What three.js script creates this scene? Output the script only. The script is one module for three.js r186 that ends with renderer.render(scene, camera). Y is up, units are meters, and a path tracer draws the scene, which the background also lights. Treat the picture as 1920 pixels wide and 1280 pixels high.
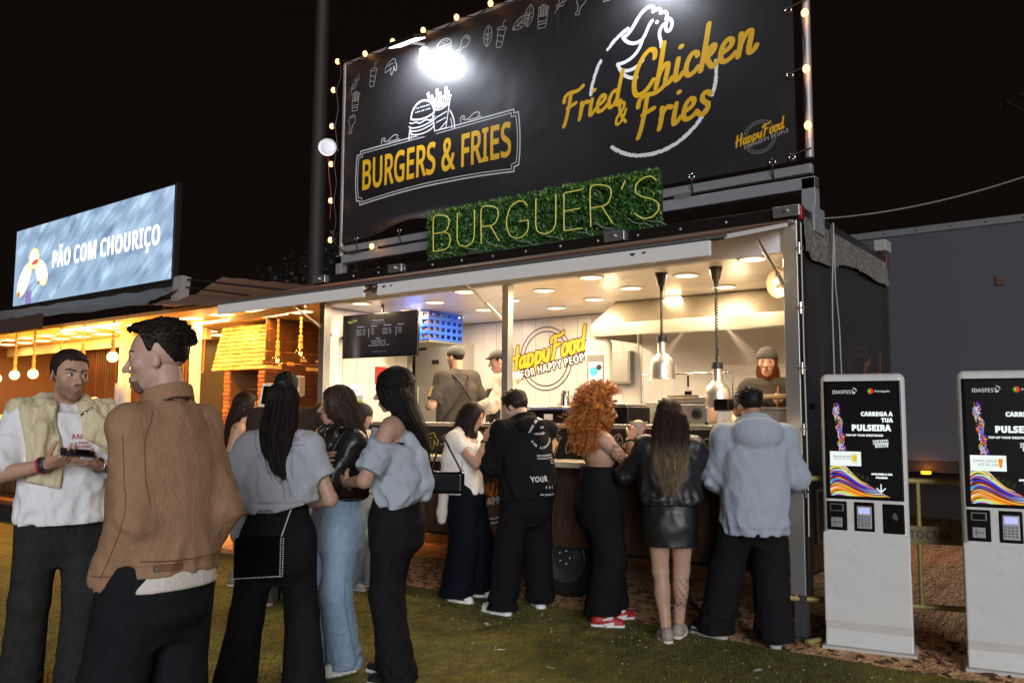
import * as THREE from 'three';
import { RoundedBoxGeometry } from 'three/addons/geometries/RoundedBoxGeometry.js';
import { DecalGeometry } from 'three/addons/geometries/DecalGeometry.js';
import { mergeGeometries } from 'three/addons/utils/BufferGeometryUtils.js';
import { RectAreaLightUniformsLib } from 'three/addons/lights/RectAreaLightUniformsLib.js';
import { createNoise3D, createNoise2D } from 'simplex-noise';

// ---------------------------------------------------------------- camera, sky, floodlight, exposure
const scene = new THREE.Scene();
const renderer = new THREE.WebGLRenderer({ antialias: true });
renderer.setSize(1024, 682);
renderer.shadowMap.enabled = true;
renderer.toneMapping = THREE.LinearToneMapping;
renderer.toneMappingExposure = 1.0;
RectAreaLightUniformsLib.init();

const CAM = new THREE.Vector3(1.938, 1.5, 5.808);
const camera = new THREE.PerspectiveCamera(44.28, 1024 / 682, 0.05, 300);
camera.position.copy(CAM);
camera.rotation.order = 'YXZ';
camera.rotation.set(0.0889, 0.6555, 0.005);

const SUN = { color: 0xf8f9ff, intensity: 2.35 };          // the high floodlight behind the camera that lights the crowd
const sun = new THREE.DirectionalLight(SUN.color, SUN.intensity);
sun.position.set(-3 + 12 * 0.7, 1.0 + 2.5, 1.5 + 12 * 0.714);          // almost in line with the camera, a little higher
sun.target.position.set(-3, 1.0, 1.5);
sun.castShadow = true;
sun.shadow.radius = 55;
sun.shadow.mapSize.set(4096, 4096);
Object.assign(sun.shadow.camera, { left: -16, right: 16, top: 9, bottom: -9, near: 0.1, far: 60 });
scene.add(sun, sun.target);

{ // night sky: almost black, a faint brown glow of the town low down
  const W = 256, H = 128, d = new Float32Array(W * H * 4);
  for (let y = 0; y < H; y++) {
    const up = Math.max(0, ((y + 0.5) / H - 0.5) * 2);
    for (let x = 0; x < W; x++) {
      const i = (y * W + x) * 4, g = 1 - 0.35 * up;
      d[i] = 0.0052 * g; d[i + 1] = 0.0032 * g; d[i + 2] = 0.0024 * g; d[i + 3] = 1;
    }
  }
  const t = new THREE.DataTexture(d, W, H, THREE.RGBAFormat, THREE.FloatType);
  t.mapping = THREE.EquirectangularReflectionMapping; t.magFilter = THREE.LinearFilter; t.needsUpdate = true;
  scene.background = t; scene.environment = t;
}

const TRUCK_LIGHT = 215, STALL_LIGHT = 100;
// ---------------------------------------------------------------- helpers
function rng(seed) { let s = seed >>> 0; return () => { s = (s + 0x6d2b79f5) | 0; let t = Math.imul(s ^ (s >>> 15), 1 | s); t = (t + Math.imul(t ^ (t >>> 7), 61 | t)) ^ t; return ((t ^ (t >>> 14)) >>> 0) / 4294967296; }; }
const R = rng(7), n3 = createNoise3D(rng(11)), n2 = createNoise2D(rng(5));
const V = (x, y, z) => new THREE.Vector3(x, y, z);
const { lerp, clamp, smoothstep } = THREE.MathUtils;
const rad = (d) => d * Math.PI / 180;
const used = {};
function numbered(n) { const k = used[n] = (used[n] ?? -1) + 1; return k ? n + '_' + String(k).padStart(3, '0') : n; }
function tag(o, label, category, group, kind) {
  if (label) o.userData.label = label;
  if (category) o.userData.category = category;
  if (group) o.userData.group = group;
  if (kind) o.userData.kind = kind;
  return o;
}
function thing(name, label, category, pos = [0, 0, 0], turn = 0, group) {
  const o = new THREE.Group(); o.name = numbered(name); scene.add(o);
  o.position.set(...pos); o.rotation.y = turn;
  return tag(o, label, category, group);
}
function part(parent, name, geo, mat, label) {
  const m = new THREE.Mesh(Array.isArray(geo) ? merge(geo) : geo, mat);
  m.name = parent === scene ? numbered(name) : name; m.castShadow = m.receiveShadow = true; parent.add(m);
  if (label) m.userData.label = label;
  return m;
}
function solo(name, geo, mat, label, category, group) { return tag(part(scene, name, geo, mat), label, category, group); }
function setting(name, geo, mat) { return tag(part(scene, name, geo, mat), null, null, null, 'structure'); }
function copyOf(o, pos, turn, label) { const c = o.clone(); c.name = numbered(o.name.replace(/_\d{3}$/, '')); scene.add(c); if (pos) c.position.set(...pos); if (turn !== undefined) c.rotation.y = turn; if (label) c.userData.label = label; return c; }
function merge(list) {
  const l = list.map((g) => { let q = g.index ? g.toNonIndexed() : g.clone(); for (const k of Object.keys(q.attributes)) if (!['position', 'normal', 'uv', 'color'].includes(k)) q.deleteAttribute(k); return q; });
  const col = l.some((g) => g.attributes.color), uv = l.every((g) => g.attributes.uv);
  for (const g of l) {
    if (!uv) g.deleteAttribute('uv');
    if (col && !g.attributes.color) g.setAttribute('color', new THREE.BufferAttribute(new Float32Array(g.attributes.position.count * 3).fill(1), 3));
  }
  return mergeGeometries(l, false);
}
function place(g, x = 0, y = 0, z = 0, rx = 0, ry = 0, rz = 0) { g.applyMatrix4(new THREE.Matrix4().compose(V(x, y, z), new THREE.Quaternion().setFromEuler(new THREE.Euler(rx, ry, rz)), V(1, 1, 1))); return g; }
// box from min corner to max corner, faces with uv in metres
function box(x0, y0, z0, x1, y1, z1, bevel = 0) {
  const w = x1 - x0, h = y1 - y0, d = z1 - z0;
  const g = bevel ? new RoundedBoxGeometry(w, h, d, 2, Math.min(bevel, w / 2.1, h / 2.1, d / 2.1)) : new THREE.BoxGeometry(w, h, d);
  const p = g.attributes.position, n = g.attributes.normal, u = g.attributes.uv;
  for (let i = 0; i < p.count; i++) {
    const ax = Math.abs(n.getX(i)), ay = Math.abs(n.getY(i)), az = Math.abs(n.getZ(i));
    const X = p.getX(i) + (x0 + x1) / 2, Y = p.getY(i) + (y0 + y1) / 2, Z = p.getZ(i) + (z0 + z1) / 2;
    if (ax > ay && ax > az) u.setXY(i, Z, Y); else if (ay > az) u.setXY(i, X, Z); else u.setXY(i, X, Y);
  }
  return place(g, (x0 + x1) / 2, (y0 + y1) / 2, (z0 + z1) / 2);
}
function rod(a, b, r, r2 = r, seg = 10) {
  const A = Array.isArray(a) ? V(...a) : a, B = Array.isArray(b) ? V(...b) : b, d = B.clone().sub(A);
  const g = new THREE.CylinderGeometry(r2, r, d.length(), seg);
  g.applyQuaternion(new THREE.Quaternion().setFromUnitVectors(V(0, 1, 0), d.clone().normalize()));
  return g.translate((A.x + B.x) / 2, (A.y + B.y) / 2, (A.z + B.z) / 2);
}
function bar(a, b, w, h) { // rectangular section beam
  const A = V(...a), B = V(...b), d = B.clone().sub(A), g = new THREE.BoxGeometry(w, h, d.length());
  g.applyMatrix4(new THREE.Matrix4().lookAt(B, A, V(0, 1, 0)));
  return g.translate((A.x + B.x) / 2, (A.y + B.y) / 2, (A.z + B.z) / 2);
}
function tube(pts, r, seg = 40, rs = 6) { return new THREE.TubeGeometry(new THREE.CatmullRomCurve3(pts.map((p) => Array.isArray(p) ? V(...p) : p)), seg, r, rs, false); }
function sag(a, b, drop, r, n = 24) { const pts = []; for (let i = 0; i <= n; i++) { const t = i / n; pts.push([lerp(a[0], b[0], t), lerp(a[1], b[1], t) - drop * 4 * t * (1 - t), lerp(a[2], b[2], t)]); } return tube(pts, r, n * 2, 5); }
function quadUV(w, h, x = 0, y = 0) { return new THREE.PlaneGeometry(w, h).translate(x, y, 0); }
const mats = new Map();
function M(color, rough = 0.6, o = {}) {
  const key = color + '|' + rough + '|' + Object.entries(o).map(([k, v]) => k + (v?.uuid ?? v)).join();
  if (!mats.has(key)) {
    const { physical, ...rest } = o;
    const phys = ['clearcoat', 'sheen', 'transmission', 'anisotropy', 'ior', 'thickness', 'specularIntensity'].some((k) => k in rest);
    if (rest.emissive !== undefined) rest.emissive = new THREE.Color(rest.emissive);
    mats.set(key, new (phys ? THREE.MeshPhysicalMaterial : THREE.MeshStandardMaterial)({ color: new THREE.Color(color), roughness: rough, ...rest }));
  }
  return mats.get(key);
}
function canvas(w, h, draw, opt = {}) {
  const c = document.createElement('canvas'); c.width = w; c.height = h;
  const g = c.getContext('2d'); draw(g, w, h);
  const t = new THREE.CanvasTexture(c); if (!opt.data) t.colorSpace = THREE.SRGBColorSpace;
  t.wrapS = t.wrapT = opt.clamp ? THREE.ClampToEdgeWrapping : THREE.RepeatWrapping; t.anisotropy = 8;
  if (opt.repeat) t.repeat.set(...opt.repeat);
  return t;
}
function dataTex(n, f, srgb, repeat) {  // f(u,v) -> [r,g,b] 0..1, tiles of n x n
  const d = new Uint8Array(n * n * 4);
  for (let y = 0; y < n; y++) for (let x = 0; x < n; x++) { const c = f(x / n, y / n), i = (y * n + x) * 4; for (let k = 0; k < 3; k++) d[i + k] = clamp(c[k], 0, 1) * 255; d[i + 3] = 255; }
  const t = new THREE.DataTexture(d, n, n); t.wrapS = t.wrapT = THREE.RepeatWrapping; t.magFilter = THREE.LinearFilter; t.minFilter = THREE.LinearMipmapLinearFilter;
  if (srgb) t.colorSpace = THREE.SRGBColorSpace; if (repeat) t.repeat.set(...repeat); t.needsUpdate = true; return t;
}
// noise that tiles: sampled on a torus
const tn = (u, v, f, s = 0) => { const a = u * 2 * Math.PI, b = v * 2 * Math.PI; return 0.5 * (n3(Math.cos(a) * f / 6.28 + s, Math.sin(a) * f / 6.28, Math.cos(b) * f / 6.28) + n3(Math.sin(b) * f / 6.28, Math.cos(a) * f / 6.28 + 7 + s, Math.sin(a) * f / 6.28 + 3)); };

// ---------------------------------------------------------------- script lettering (strokes in em units, y down)
const GLYPH = {
  F: [0.62, 'M.28 -.94C.26 -.6 .22 -.2 .12 .04M.05 -.74C.0 -.95 .2 -1 .4 -.95C.55 -.92 .65 -.97 .72 -1.03M.2 -.5L.5 -.57'],
  r: [0.36, 'M.09 -.5C.12 -.3 .1 -.15 .06 0M.08 -.24C.14 -.45 .24 -.54 .34 -.44'],
  i: [0.25, 'M.1 -.48C.08 -.3 .02 .01 .11 .0C.16 0 .2 -.08 .25 -.12M.14 -.74L.16 -.74'],
  e: [0.4, 'M.06 -.22C.2 -.22 .34 -.3 .3 -.42C.24 -.54 .06 -.44 .05 -.2C.04 .05 .26 .04 .4 -.12'],
  d: [0.46, 'M.34 -.42C.2 -.56 .02 -.36 .05 -.12C.08 .08 .26 .0 .32 -.2M.44 -1C.38 -.6 .3 -.1 .35 -.02C.38 .02 .42 -.04 .46 -.1'],
  C: [0.6, 'M.56 -.74C.6 -.98 .4 -1.04 .26 -.88C.0 -.6 .0 .02 .24 .02C.4 .02 .5 -.1 .58 -.22'],
  h: [0.46, 'M.16 -1C.13 -.6 .1 -.3 .05 0M.08 -.2C.16 -.5 .36 -.58 .32 -.34C.3 -.16 .24 .02 .36 0C.4 0 .44 -.06 .46 -.1'],
  c: [0.36, 'M.32 -.38C.3 -.54 .08 -.52 .05 -.2C.04 .06 .24 .04 .36 -.12'],
  k: [0.44, 'M.16 -1C.13 -.6 .1 -.3 .05 0M.08 -.22C.2 -.5 .4 -.54 .34 -.38C.3 -.28 .18 -.24 .12 -.24C.24 -.2 .26 .02 .38 0L.44 -.06'],
  n: [0.46, 'M.08 -.48C.1 -.3 .08 -.15 .05 0M.08 -.2C.16 -.5 .36 -.58 .32 -.34C.3 -.16 .24 .02 .36 0C.4 0 .44 -.06 .46 -.1'],
  s: [0.34, 'M.3 -.42C.22 -.56 .06 -.5 .1 -.36C.14 -.26 .3 -.24 .26 -.1C.22 .04 .08 .02 .02 -.07'],
  '&': [0.52, 'M.42 -.42C.3 .1 .05 .1 .06 -.14C.08 -.34 .36 -.44 .34 -.62C.3 -.8 .12 -.72 .16 -.54C.2 -.3 .34 -.1 .46 .02'],
  H: [0.64, 'M.18 -.95C.15 -.6 .12 -.3 .06 .02M.56 -1C.51 -.6 .47 -.2 .46 .02M.02 -.42C.2 -.52 .4 -.5 .62 -.58'],
  a: [0.44, 'M.32 -.42C.2 -.56 .02 -.36 .05 -.12C.08 .08 .26 .0 .32 -.24M.36 -.48C.31 -.2 .27 .02 .34 0C.38 0 .42 -.06 .44 -.1'],
  p: [0.45, 'M.1 -.5C.08 -.2 .04 .2 .0 .42M.08 -.28C.16 -.54 .4 -.54 .36 -.24C.34 .04 .14 .06 .07 -.08'],
  y: [0.43, 'M.06 -.48C.04 -.2 .06 -.02 .16 -.02C.28 -.04 .32 -.3 .36 -.48M.36 -.48C.32 -.1 .28 .36 .1 .4C.02 .4 .0 .3 .06 .24'],
  o: [0.4, 'M.2 -.5C.02 -.5 -.02 .02 .16 .02C.34 .02 .38 -.46 .2 -.5C.26 -.42 .34 -.42 .42 -.48'], ' ': [0.24, ''],
};
function script(g, text, x, y, size, slope, color, lw = 0.13, edge) {
  g.save(); g.translate(x, y); g.rotate(-slope); g.transform(1, 0, -0.22, 1, 0, 0); g.scale(size, size);
  g.lineCap = 'round'; g.lineJoin = 'round';
  for (const pass of edge ? [0, 1] : [1]) {
    g.save();
    for (const ch of text) { const [w, d] = GLYPH[ch]; const p = new Path2D(d);
      if (pass === 0) { g.strokeStyle = edge; g.lineWidth = lw + 0.1; g.stroke(p); }
      else { g.strokeStyle = color; g.lineWidth = lw; g.stroke(p); g.translate(0.03, 0); g.lineWidth = lw * 0.8; g.stroke(p); g.translate(-0.03, 0); }
      g.translate(w + 0.02, 0); }
    g.restore();
  }
  g.restore();
}
function happyFood(g, x, y, size, gold, line, textCol, edge) {
  g.save(); g.translate(x, y); g.scale(size, size); g.strokeStyle = line; g.lineWidth = 0.035;
  for (const r of [0.86, 1.0]) { g.beginPath(); g.arc(0, 0, r, 0, 7); g.stroke(); }
  script(g, 'HappyFood', -1.5, 0.36, 0.68, 0.2, gold, 0.16, edge);
  g.rotate(-0.2); g.fillStyle = textCol; g.font = 'bold 0.34px sans-serif';
  g.scale(0.9, 1);
  if (edge) { g.strokeStyle = edge; g.lineWidth = 0.08; g.lineJoin = 'round'; g.strokeText('FOR HAPPY PEOPLE', -1.2, 0.72); }
  g.fillText('FOR HAPPY PEOPLE', -1.2, 0.72); g.restore();
}
// chalk doodles of food, drawn in a unit box
const DOODLE = {
  cup: (g) => g.stroke(new Path2D('M-.22 -.3L-.16 .5C-.1 .56 .1 .56 .16 .5L.22 -.3M-.27 -.32C-.2 -.26 .2 -.26 .27 -.32C.26 -.44 -.26 -.44 -.27 -.32M.02 -.42L.06 -.66L.14 -.7M-.2 -.1C-.05 .1 .05 -.1 .19 .1M-.18 .2C-.05 .35 .05 .2 .17 .35')),
  drum: (g) => g.stroke(new Path2D('M-.1 .1C-.4 -.1 -.3 -.5 0 -.48C.28 -.46 .3 -.1 .08 .1L.04 .34C.16 .4 .08 .52 0 .46C-.06 .54 -.18 .46 -.06 .34ZM-.16 -.3C-.1 -.38 .0 -.4 .08 -.36')),
  leaf: (g) => g.stroke(new Path2D('M0 .5C-.34 .2 -.3 -.3 0 -.5C.3 -.3 .34 .2 0 .5M0 .5L0 -.4M0 .2L-.16 .05M0 .2L.16 .05M0 0L-.16 -.16M0 0L.16 -.16')),
  herb: (g) => g.stroke(new Path2D('M-.3 .5C-.1 .2 .1 -.2 .3 -.5M-.2 .3C-.3 .2 -.3 .1 -.2 .1C-.14 .16 -.14 .2 -.16 .24M-.08 .1C-.2 0 -.22 -.1 -.12 -.12M0 .04C.12 .04 .2 .0 .2 -.1M-.1 .2C.04 .24 .1 .2 .12 .12M.08 -.12C-.04 -.2 -.04 -.3 .04 -.34M.14 -.2C.26 -.16 .34 -.2 .34 -.3')),
  box: (g) => g.stroke(new Path2D('M-.26 -.1L-.2 .5L.2 .5L.26 -.1C.1 0 -.1 0 -.26 -.1M-.22 -.1L-.26 -.46L-.16 -.48L-.12 -.06M-.1 -.04L-.1 -.54L0 -.54L0 -.04M.02 -.04L.06 -.5L.15 -.48L.12 -.06M.16 -.06L.22 -.42L.3 -.4L.24 -.1M-.22 .2L.22 .2M-.21 .32L.21 .32')),
  wing: (g) => g.stroke(new Path2D('M-.4 .3C-.4 0 -.2 -.3 .1 -.36C.2 -.4 .3 -.3 .24 -.2C.4 -.1 .46 .1 .4 .26C.3 .2 .24 .1 .2 0C.24 .2 .2 .34 .1 .46C.02 .34 0 .2 .02 .06C-.1 .2 -.26 .3 -.4 .3M-.2 .0C-.1 -.1 0 -.14 .1 -.14')),
  burger: (g) => g.stroke(new Path2D('M-.46 -.06C-.46 -.5 .46 -.5 .46 -.06ZM-.48 .04C-.3 .14 -.2 -.02 0 .08C.2 .16 .3 0 .48 .06M-.44 .14L.44 .14L.44 .24L-.44 .24ZM-.44 .3C-.44 .5 .44 .5 .44 .3ZM-.2 -.26L-.16 -.28M0 -.32L.04 -.3M.18 -.24L.22 -.26M-.04 -.18L0 -.2')),
};
function doodle(g, kind, x, y, s, rot, color, lw = 0.045) { g.save(); g.translate(x, y); g.rotate(rot); g.scale(s, s); g.strokeStyle = color; g.lineWidth = lw; g.lineCap = g.lineJoin = 'round'; DOODLE[kind](g); g.restore(); }

// ---------------------------------------------------------------- ground
const texGround = dataTex(256, (u, v) => { const a = 0.5 + 0.5 * tn(u, v, 14), b = 0.5 + 0.5 * tn(u, v, 60, 4), c = R(); const k = 0.30 + 0.34 * a + 0.26 * b + 0.25 * (c - 0.5); return [k * 1.55, k * 1.16, k * 0.84]; }, true);
const texGroundB = dataTex(256, (u, v) => { const k = 0.5 + 0.3 * tn(u, v, 40) + 0.3 * tn(u, v, 90, 3) + 0.25 * (R() - 0.5); return [k, k, k]; });
const dirtMat = M(0xffffff, 0.95, { map: texGround, bumpMap: texGroundB, bumpScale: 0.02 });
{
  const g = new THREE.PlaneGeometry(160, 160, 1, 1).rotateX(-Math.PI / 2), u = g.attributes.uv;
  for (let i = 0; i < u.count; i++) u.setXY(i, u.getX(i) * 107, u.getY(i) * 107);
  setting('ground', g, dirtMat);
}
// turf edge follows z = turfEdge(x)
const turfEdge = (x) => 0.40 + 0.10 * Math.sin(x * 1.7 + 1) + 0.09 * Math.sin(x * 0.7) + (x > -1 ? -0.2 * smoothstep(x, -1, 0.6) : 0) + (x < -2.5 ? -0.1 * smoothstep(-x, 2.5, 4) : 0) + 0.02 * n2(x * 6, 1);
const texTurf = dataTex(512, (u, v) => {
  const a = 0.5 + 0.5 * tn(u, v, 9), b = 0.5 + 0.5 * tn(u, v, 42, 2), c = R(), l = 0.42 + 0.3 * a + 0.28 * b + 0.6 * (c - 0.5);
  return [l * 0.54, l * 0.53, l * 0.19];
}, true);
const texTurfB = dataTex(256, (u, v) => { const k = R() * 0.6 + 0.4 * (0.5 + 0.5 * tn(u, v, 50)); return [k, k, k]; });
const turfMat = M(0xffffff, 0.92, { vertexColors: true, map: texTurf, bumpMap: texTurfB, bumpScale: 0.012 });
{
  const pos = [], uv = [], idx = [], col = [], nx = 220, xs = -16, xe = 7;
  for (let i = 0; i <= nx; i++) { const x = lerp(xs, xe, i / nx); for (let j = 0; j <= 40; j++) { const z = lerp(turfEdge(x), 9, (j / 40) ** 1.6), w = 1.08 + 0.3 * n2(x * 0.8, z * 0.9) + 0.22 * n2(x * 2.7, z * 2.7) + 0.12 * n2(x * 8, z * 8), br = Math.max(0, n2(x * 1.3 + 9, z * 1.4)); pos.push(x, 0.012, z); uv.push(x / 0.9, z / 0.9); col.push(w * (1 + 0.25 * br), w, w * (1 - 0.1 * br)); } }
  for (let i = 0; i < nx; i++) for (let j = 0; j < 40; j++) { const a = i * 41 + j; idx.push(a, a + 1, a + 41, a + 1, a + 42, a + 41); }
  const g = new THREE.BufferGeometry(); g.setAttribute('position', new THREE.Float32BufferAttribute(pos, 3)); g.setAttribute('uv', new THREE.Float32BufferAttribute(uv, 2)); g.setAttribute('color', new THREE.Float32BufferAttribute(col, 3)); g.setIndex(idx); g.computeVertexNormals();
  setting('turf_ground', g, turfMat);
}
{ // blades of the artificial turf
  const blade = new THREE.BufferGeometry();
  blade.setAttribute('position', new THREE.Float32BufferAttribute([-0.0022, 0, 0, 0.0022, 0, 0, 0.001, 0.013, 0.005], 3)); blade.computeVertexNormals();
  const N = 160000, im = new THREE.InstancedMesh(blade, M(0xffffff, 0.8, { side: THREE.DoubleSide }), N), m = new THREE.Matrix4(), q = new THREE.Quaternion(), c = new THREE.Color(), e = new THREE.Euler();
  let k = 0;
  for (let tries = 0; k < N && tries < N * 6; tries++) {
    const x = lerp(-7.5, 1.3, R()), z = lerp(0.1, 4.6, R());
    if (z < turfEdge(x) - 0.01) continue;
    const dx = x - CAM.x, dz = z - CAM.z, dep = -(dx * -0 + 0) + (-dx * 0.609 - dz * 0.793);   // along the view
    if (dep < 2.6 || R() > 8 / (dep * dep)) continue;
    e.set((R() - 0.5) * 1.1, R() * 6.28, (R() - 0.5) * 1.1); q.setFromEuler(e);
    const s = 0.6 + R() * 0.8; m.compose(V(x, 0.01, z), q, V(s, s, s)); im.setMatrixAt(k, m);
    const l = 0.6 + R() * 0.7; c.setRGB(0.125 * l, 0.128 * l, 0.03 * l); if (R() < 0.12) c.setRGB(0.16 * l, 0.13 * l, 0.05 * l); im.setColorAt(k, c); k++;
  }
  im.count = k; im.name = 'turf_blades'; scene.add(im); tag(im, 'short green artificial grass blades in front of the food trailer', 'grass', null, 'stuff');
}
{ // litter on the turf
  const shapes = [0, 1, 2].map((s) => { const g = new THREE.PlaneGeometry(0.05 + s * 0.018, 0.018 + s * 0.008, 4, 2); const p = g.attributes.position; for (let i = 0; i < p.count; i++) p.setZ(i, 0.005 * n2(p.getX(i) * 60 + s * 9, p.getY(i) * 60)); g.computeVertexNormals(); return g.rotateX(-Math.PI / 2); });
  const mt = M(0xd8d4c8, 0.8, { side: THREE.DoubleSide });
  const list = [[-0.98, 1.62, 'small white paper strip on the turf behind the woman in the leather skirt'], [0.0, 0.9, 'white paper scrap on the turf right of the grey hoodie man'], [-1.93, 1.05, 'white paper scrap beside the white sneakers'], [-1.45, 1.5, 'white paper strip on the turf below the white sneakers'], [-3.6, 2.6, 'pale paper scrap on turf behind the man in the white T-shirt']];
  list.forEach(([x, z, l], i) => { const o = solo('paper_scrap', shapes[i % 3], mt, l, 'litter'); o.position.set(x, 0.025, z); o.rotation.y = i * 1.3; });
  const bits = []; for (let i = 0; i < 420; i++) { const x = lerp(-6.5, 1.2, R()), z = lerp(0.5, 4.2, R() * R()); if (z < turfEdge(x)) continue; bits.push(place(new THREE.PlaneGeometry(0.006 + R() * 0.012, 0.004 + R() * 0.008), x, 0.024, z, -1.4 + R() * 0.4, 0, R() * 6)); }
  const o = part(scene, 'crumbs', bits, M(0xb9b29a, 0.9, { side: THREE.DoubleSide })); tag(o, 'tiny pale crumbs and wood chips scattered over the turf', 'crumbs', null, 'stuff');
  const chips = []; for (let i = 0; i < 900; i++) { const x = lerp(-6, 1.2, R()), z = turfEdge(x) - R() * 1.1; chips.push(place(box(-0.02 - R() * 0.02, 0, -0.006, 0.02, 0.007, 0.006), x, 0.004, z, R() - 0.5, R() * 6.28, 0)); }
  const ch = part(scene, 'wood_chips', chips, M(0x5a3e2a, 0.9)); tag(ch, 'brown wood chips strewn on the dirt strip before the trailer', 'wood chips', null, 'stuff');
}

// ---------------------------------------------------------------- shared surface materials
const steelTex = dataTex(128, (u, v) => { const k = 0.5 + 0.25 * tn(u, v * 0.15, 90) + 0.3 * (R() - 0.5); return [k, k, k]; });
const steel = M(0xc4c0b8, 0.27, { metalness: 0.72 });
const steelDull = M(0xa5a29c, 0.36, { metalness: 0.72 });
const galv = M(0x9a9c9f, 0.5, { metalness: 0.45 });
const black = M(0x121212, 0.5), blackGloss = M(0x0c0c0d, 0.18), blackMatte = M(0x161514, 0.85), rubber = M(0x17171a, 0.85);
const whitePanel = M(0xcdc8be, 0.3), offWhite = M(0xd9d6ce, 0.5), redPlastic = M(0xb01818, 0.4), chrome = M(0xd8d8d8, 0.12, { metalness: 1 });
const gold = '#d3a323';

// wood for cladding: several tones sharing one grain texture set
function woodMats(base, n, rough = 0.6, seed = 1) {
  const r = rng(seed); const out = [];
  for (let k = 0; k < n; k++) {
    const o = r() * 50, l = 0.75 + r() * 0.5;
    out.push(M(0xffffff, rough, { map: dataTex(128, (u, v) => { const g = 0.5 + 0.5 * n3(u * 26 + o, v * 2.2, o), f = 0.5 + 0.5 * n3(u * 80, v * 5, o + 3), kk = l * (0.62 + 0.4 * g + 0.22 * f); return base.map((c) => c * kk); }, true) }));
  }
  return out;
}

// ---------------------------------------------------------------- the food trailer
const X0 = -5.216, X1 = 0, ZB = -2.37, ROOF = 2.985, CEIL = 2.67, FLOOR = 0.55;
const trailer = thing('food_trailer', 'long dark food trailer with a lit white kitchen and open serving hatch', 'food trailer');
const T = (n, g, m, l) => part(trailer, n, g, m, l);
T('floor', box(X0 + 0.05, FLOOR - 0.08, ZB + 0.05, X1 - 0.05, FLOOR, -0.02), M(0x4a4844, 0.6));
T('chassis', [box(X0 + 0.2, 0.34, -0.5, X1 - 0.2, 0.44, -0.42), box(X0 + 0.2, 0.34, -2.0, X1 - 0.2, 0.44, -1.92), box(X0 + 0.3, 0.34, -1.9, X0 + 0.38, 0.42, -0.5), box(-0.5, 0.34, -1.9, -0.42, 0.42, -0.5)], blackMatte);
T('roof', box(X0 - 0.02, CEIL + 0.06, ZB - 0.02, X1 + 0.0, ROOF - 0.04, -0.07), M(0x2a2a2c, 0.6));
// outer skins
const vinyl = canvas(1024, 1024, (g, w, h) => {
  g.fillStyle = '#14100d'; g.fillRect(0, 0, w, h);
  const r = rng(3); for (let i = 0; i < 22; i++) { const x = i * 47; g.fillStyle = `rgba(${40 + r() * 20},${26 + r() * 12},18,.35)`; g.fillRect(x, 0, 43, h); g.fillStyle = 'rgba(0,0,0,.5)'; g.fillRect(x + 43, 0, 3, h); }
  g.globalAlpha = 0.5; happyFood(g, 620, 470, 200, '#8a4a12', '#4a4644', '#3a3634'); g.globalAlpha = 1;
}, { clamp: true });
{
  const w = part(trailer, 'side_wall', box(X1 - 0.04, 0.42, ZB, X1 + 0.0, CEIL + 0.06, -0.1), M(0x17120f, 0.5));
  const g = new THREE.PlaneGeometry(2.2, 2.24); g.rotateY(Math.PI / 2); g.translate(X1 + 0.004, 1.56, -1.22);
  part(w, 'vinyl_print', g, M(0xffffff, 0.32, { map: vinyl }), 'faded brown logo print on the end wall');
  part(w, 'rail', box(X1 + 0.005, 1.56, ZB + 0.1, X1 + 0.03, 1.6, -0.16), M(0x3a3a3a, 0.4, { metalness: 0.8 }));
  part(w, 'trim', [box(X1 - 0.02, 0.44, ZB - 0.02, X1 + 0.02, CEIL + 0.06, ZB + 0.03)], M(0x2c2c2c, 0.4));
  part(w, 'frame', [box(X1 + 0.004, 0.62, -0.62, X1 + 0.014, 0.64, -0.2), box(X1 + 0.004, 0.98, -0.62, X1 + 0.014, 1.0, -0.2), box(X1 + 0.004, 0.64, -0.24, X1 + 0.014, 0.98, -0.2)], M(0xb9b9b9, 0.5));
  part(w, 'fire_hose_cabinet', box(X1 + 0.002, 0.66, -0.58, X1 + 0.008, 0.96, -0.26), M(0x3a0f12, 0.3));
}
T('back_wall', box(X0, 0.42, ZB, X1 - 0.05, CEIL + 0.06, ZB + 0.04), M(0x1b1715, 0.5));
T('end_wall', [box(X0, 0.42, -1.46, X0 + 0.04, CEIL + 0.06, -0.1), box(-5.78, 0.42, ZB, -5.74, CEIL + 0.06, -1.46), box(-5.74, 0.42, -1.5, X0, CEIL + 0.06, -1.46), box(-5.74, 0.42, ZB, X0 - 0.001, CEIL + 0.06, ZB + 0.04), box(-5.74, CEIL + 0.002, ZB + 0.04, X0, CEIL + 0.06, -1.5), box(-5.74, 0.42, ZB + 0.04, X0, FLOOR, -1.5)], M(0x8a857c, 0.5));
T('shelf', [box(-5.1, 2.315, -1.52, -4.4, 2.335, -0.94), box(-5.14, 2.25, -1.5, -5.1, 2.315, -1.46)], steelDull);
// steel corner and middle posts of the hatch
T('post', [box(-0.115, 0.3, -0.1, -0.012, 2.9, -0.002, 0.004)], steel);
T('post', [box(-0.01, 0.3, -0.095, 0.012, 2.9, -0.012, 0.004)], black);
T('post', [box(X0 + 0.085, 0.42, -0.09, X0 + 0.17, 2.7, -0.0, 0.004)], steel);
T('post', [box(-2.652, 1.46, -0.085, -2.58, 2.665, -0.01, 0.004)], steel);
for (let i = 0; i < 5; i++) T('hinge_bolt', [rod([-0.018, 1.0 + i * 0.42, 0.0], [0.03, 1.0 + i * 0.42, 0.0], 0.012), rod([0.005, 0.96 + i * 0.42, 0.004], [0.005, 1.04 + i * 0.42, 0.004], 0.008)], chrome);
T('cable', [tube([[0.018, 2.86, 0.0], [0.019, 2.0, 0.004], [0.022, 1.2, 0.0], [0.02, 0.7, 0.004]], 0.005, 40, 5)], M(0xb8b8b0, 0.5));
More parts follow.
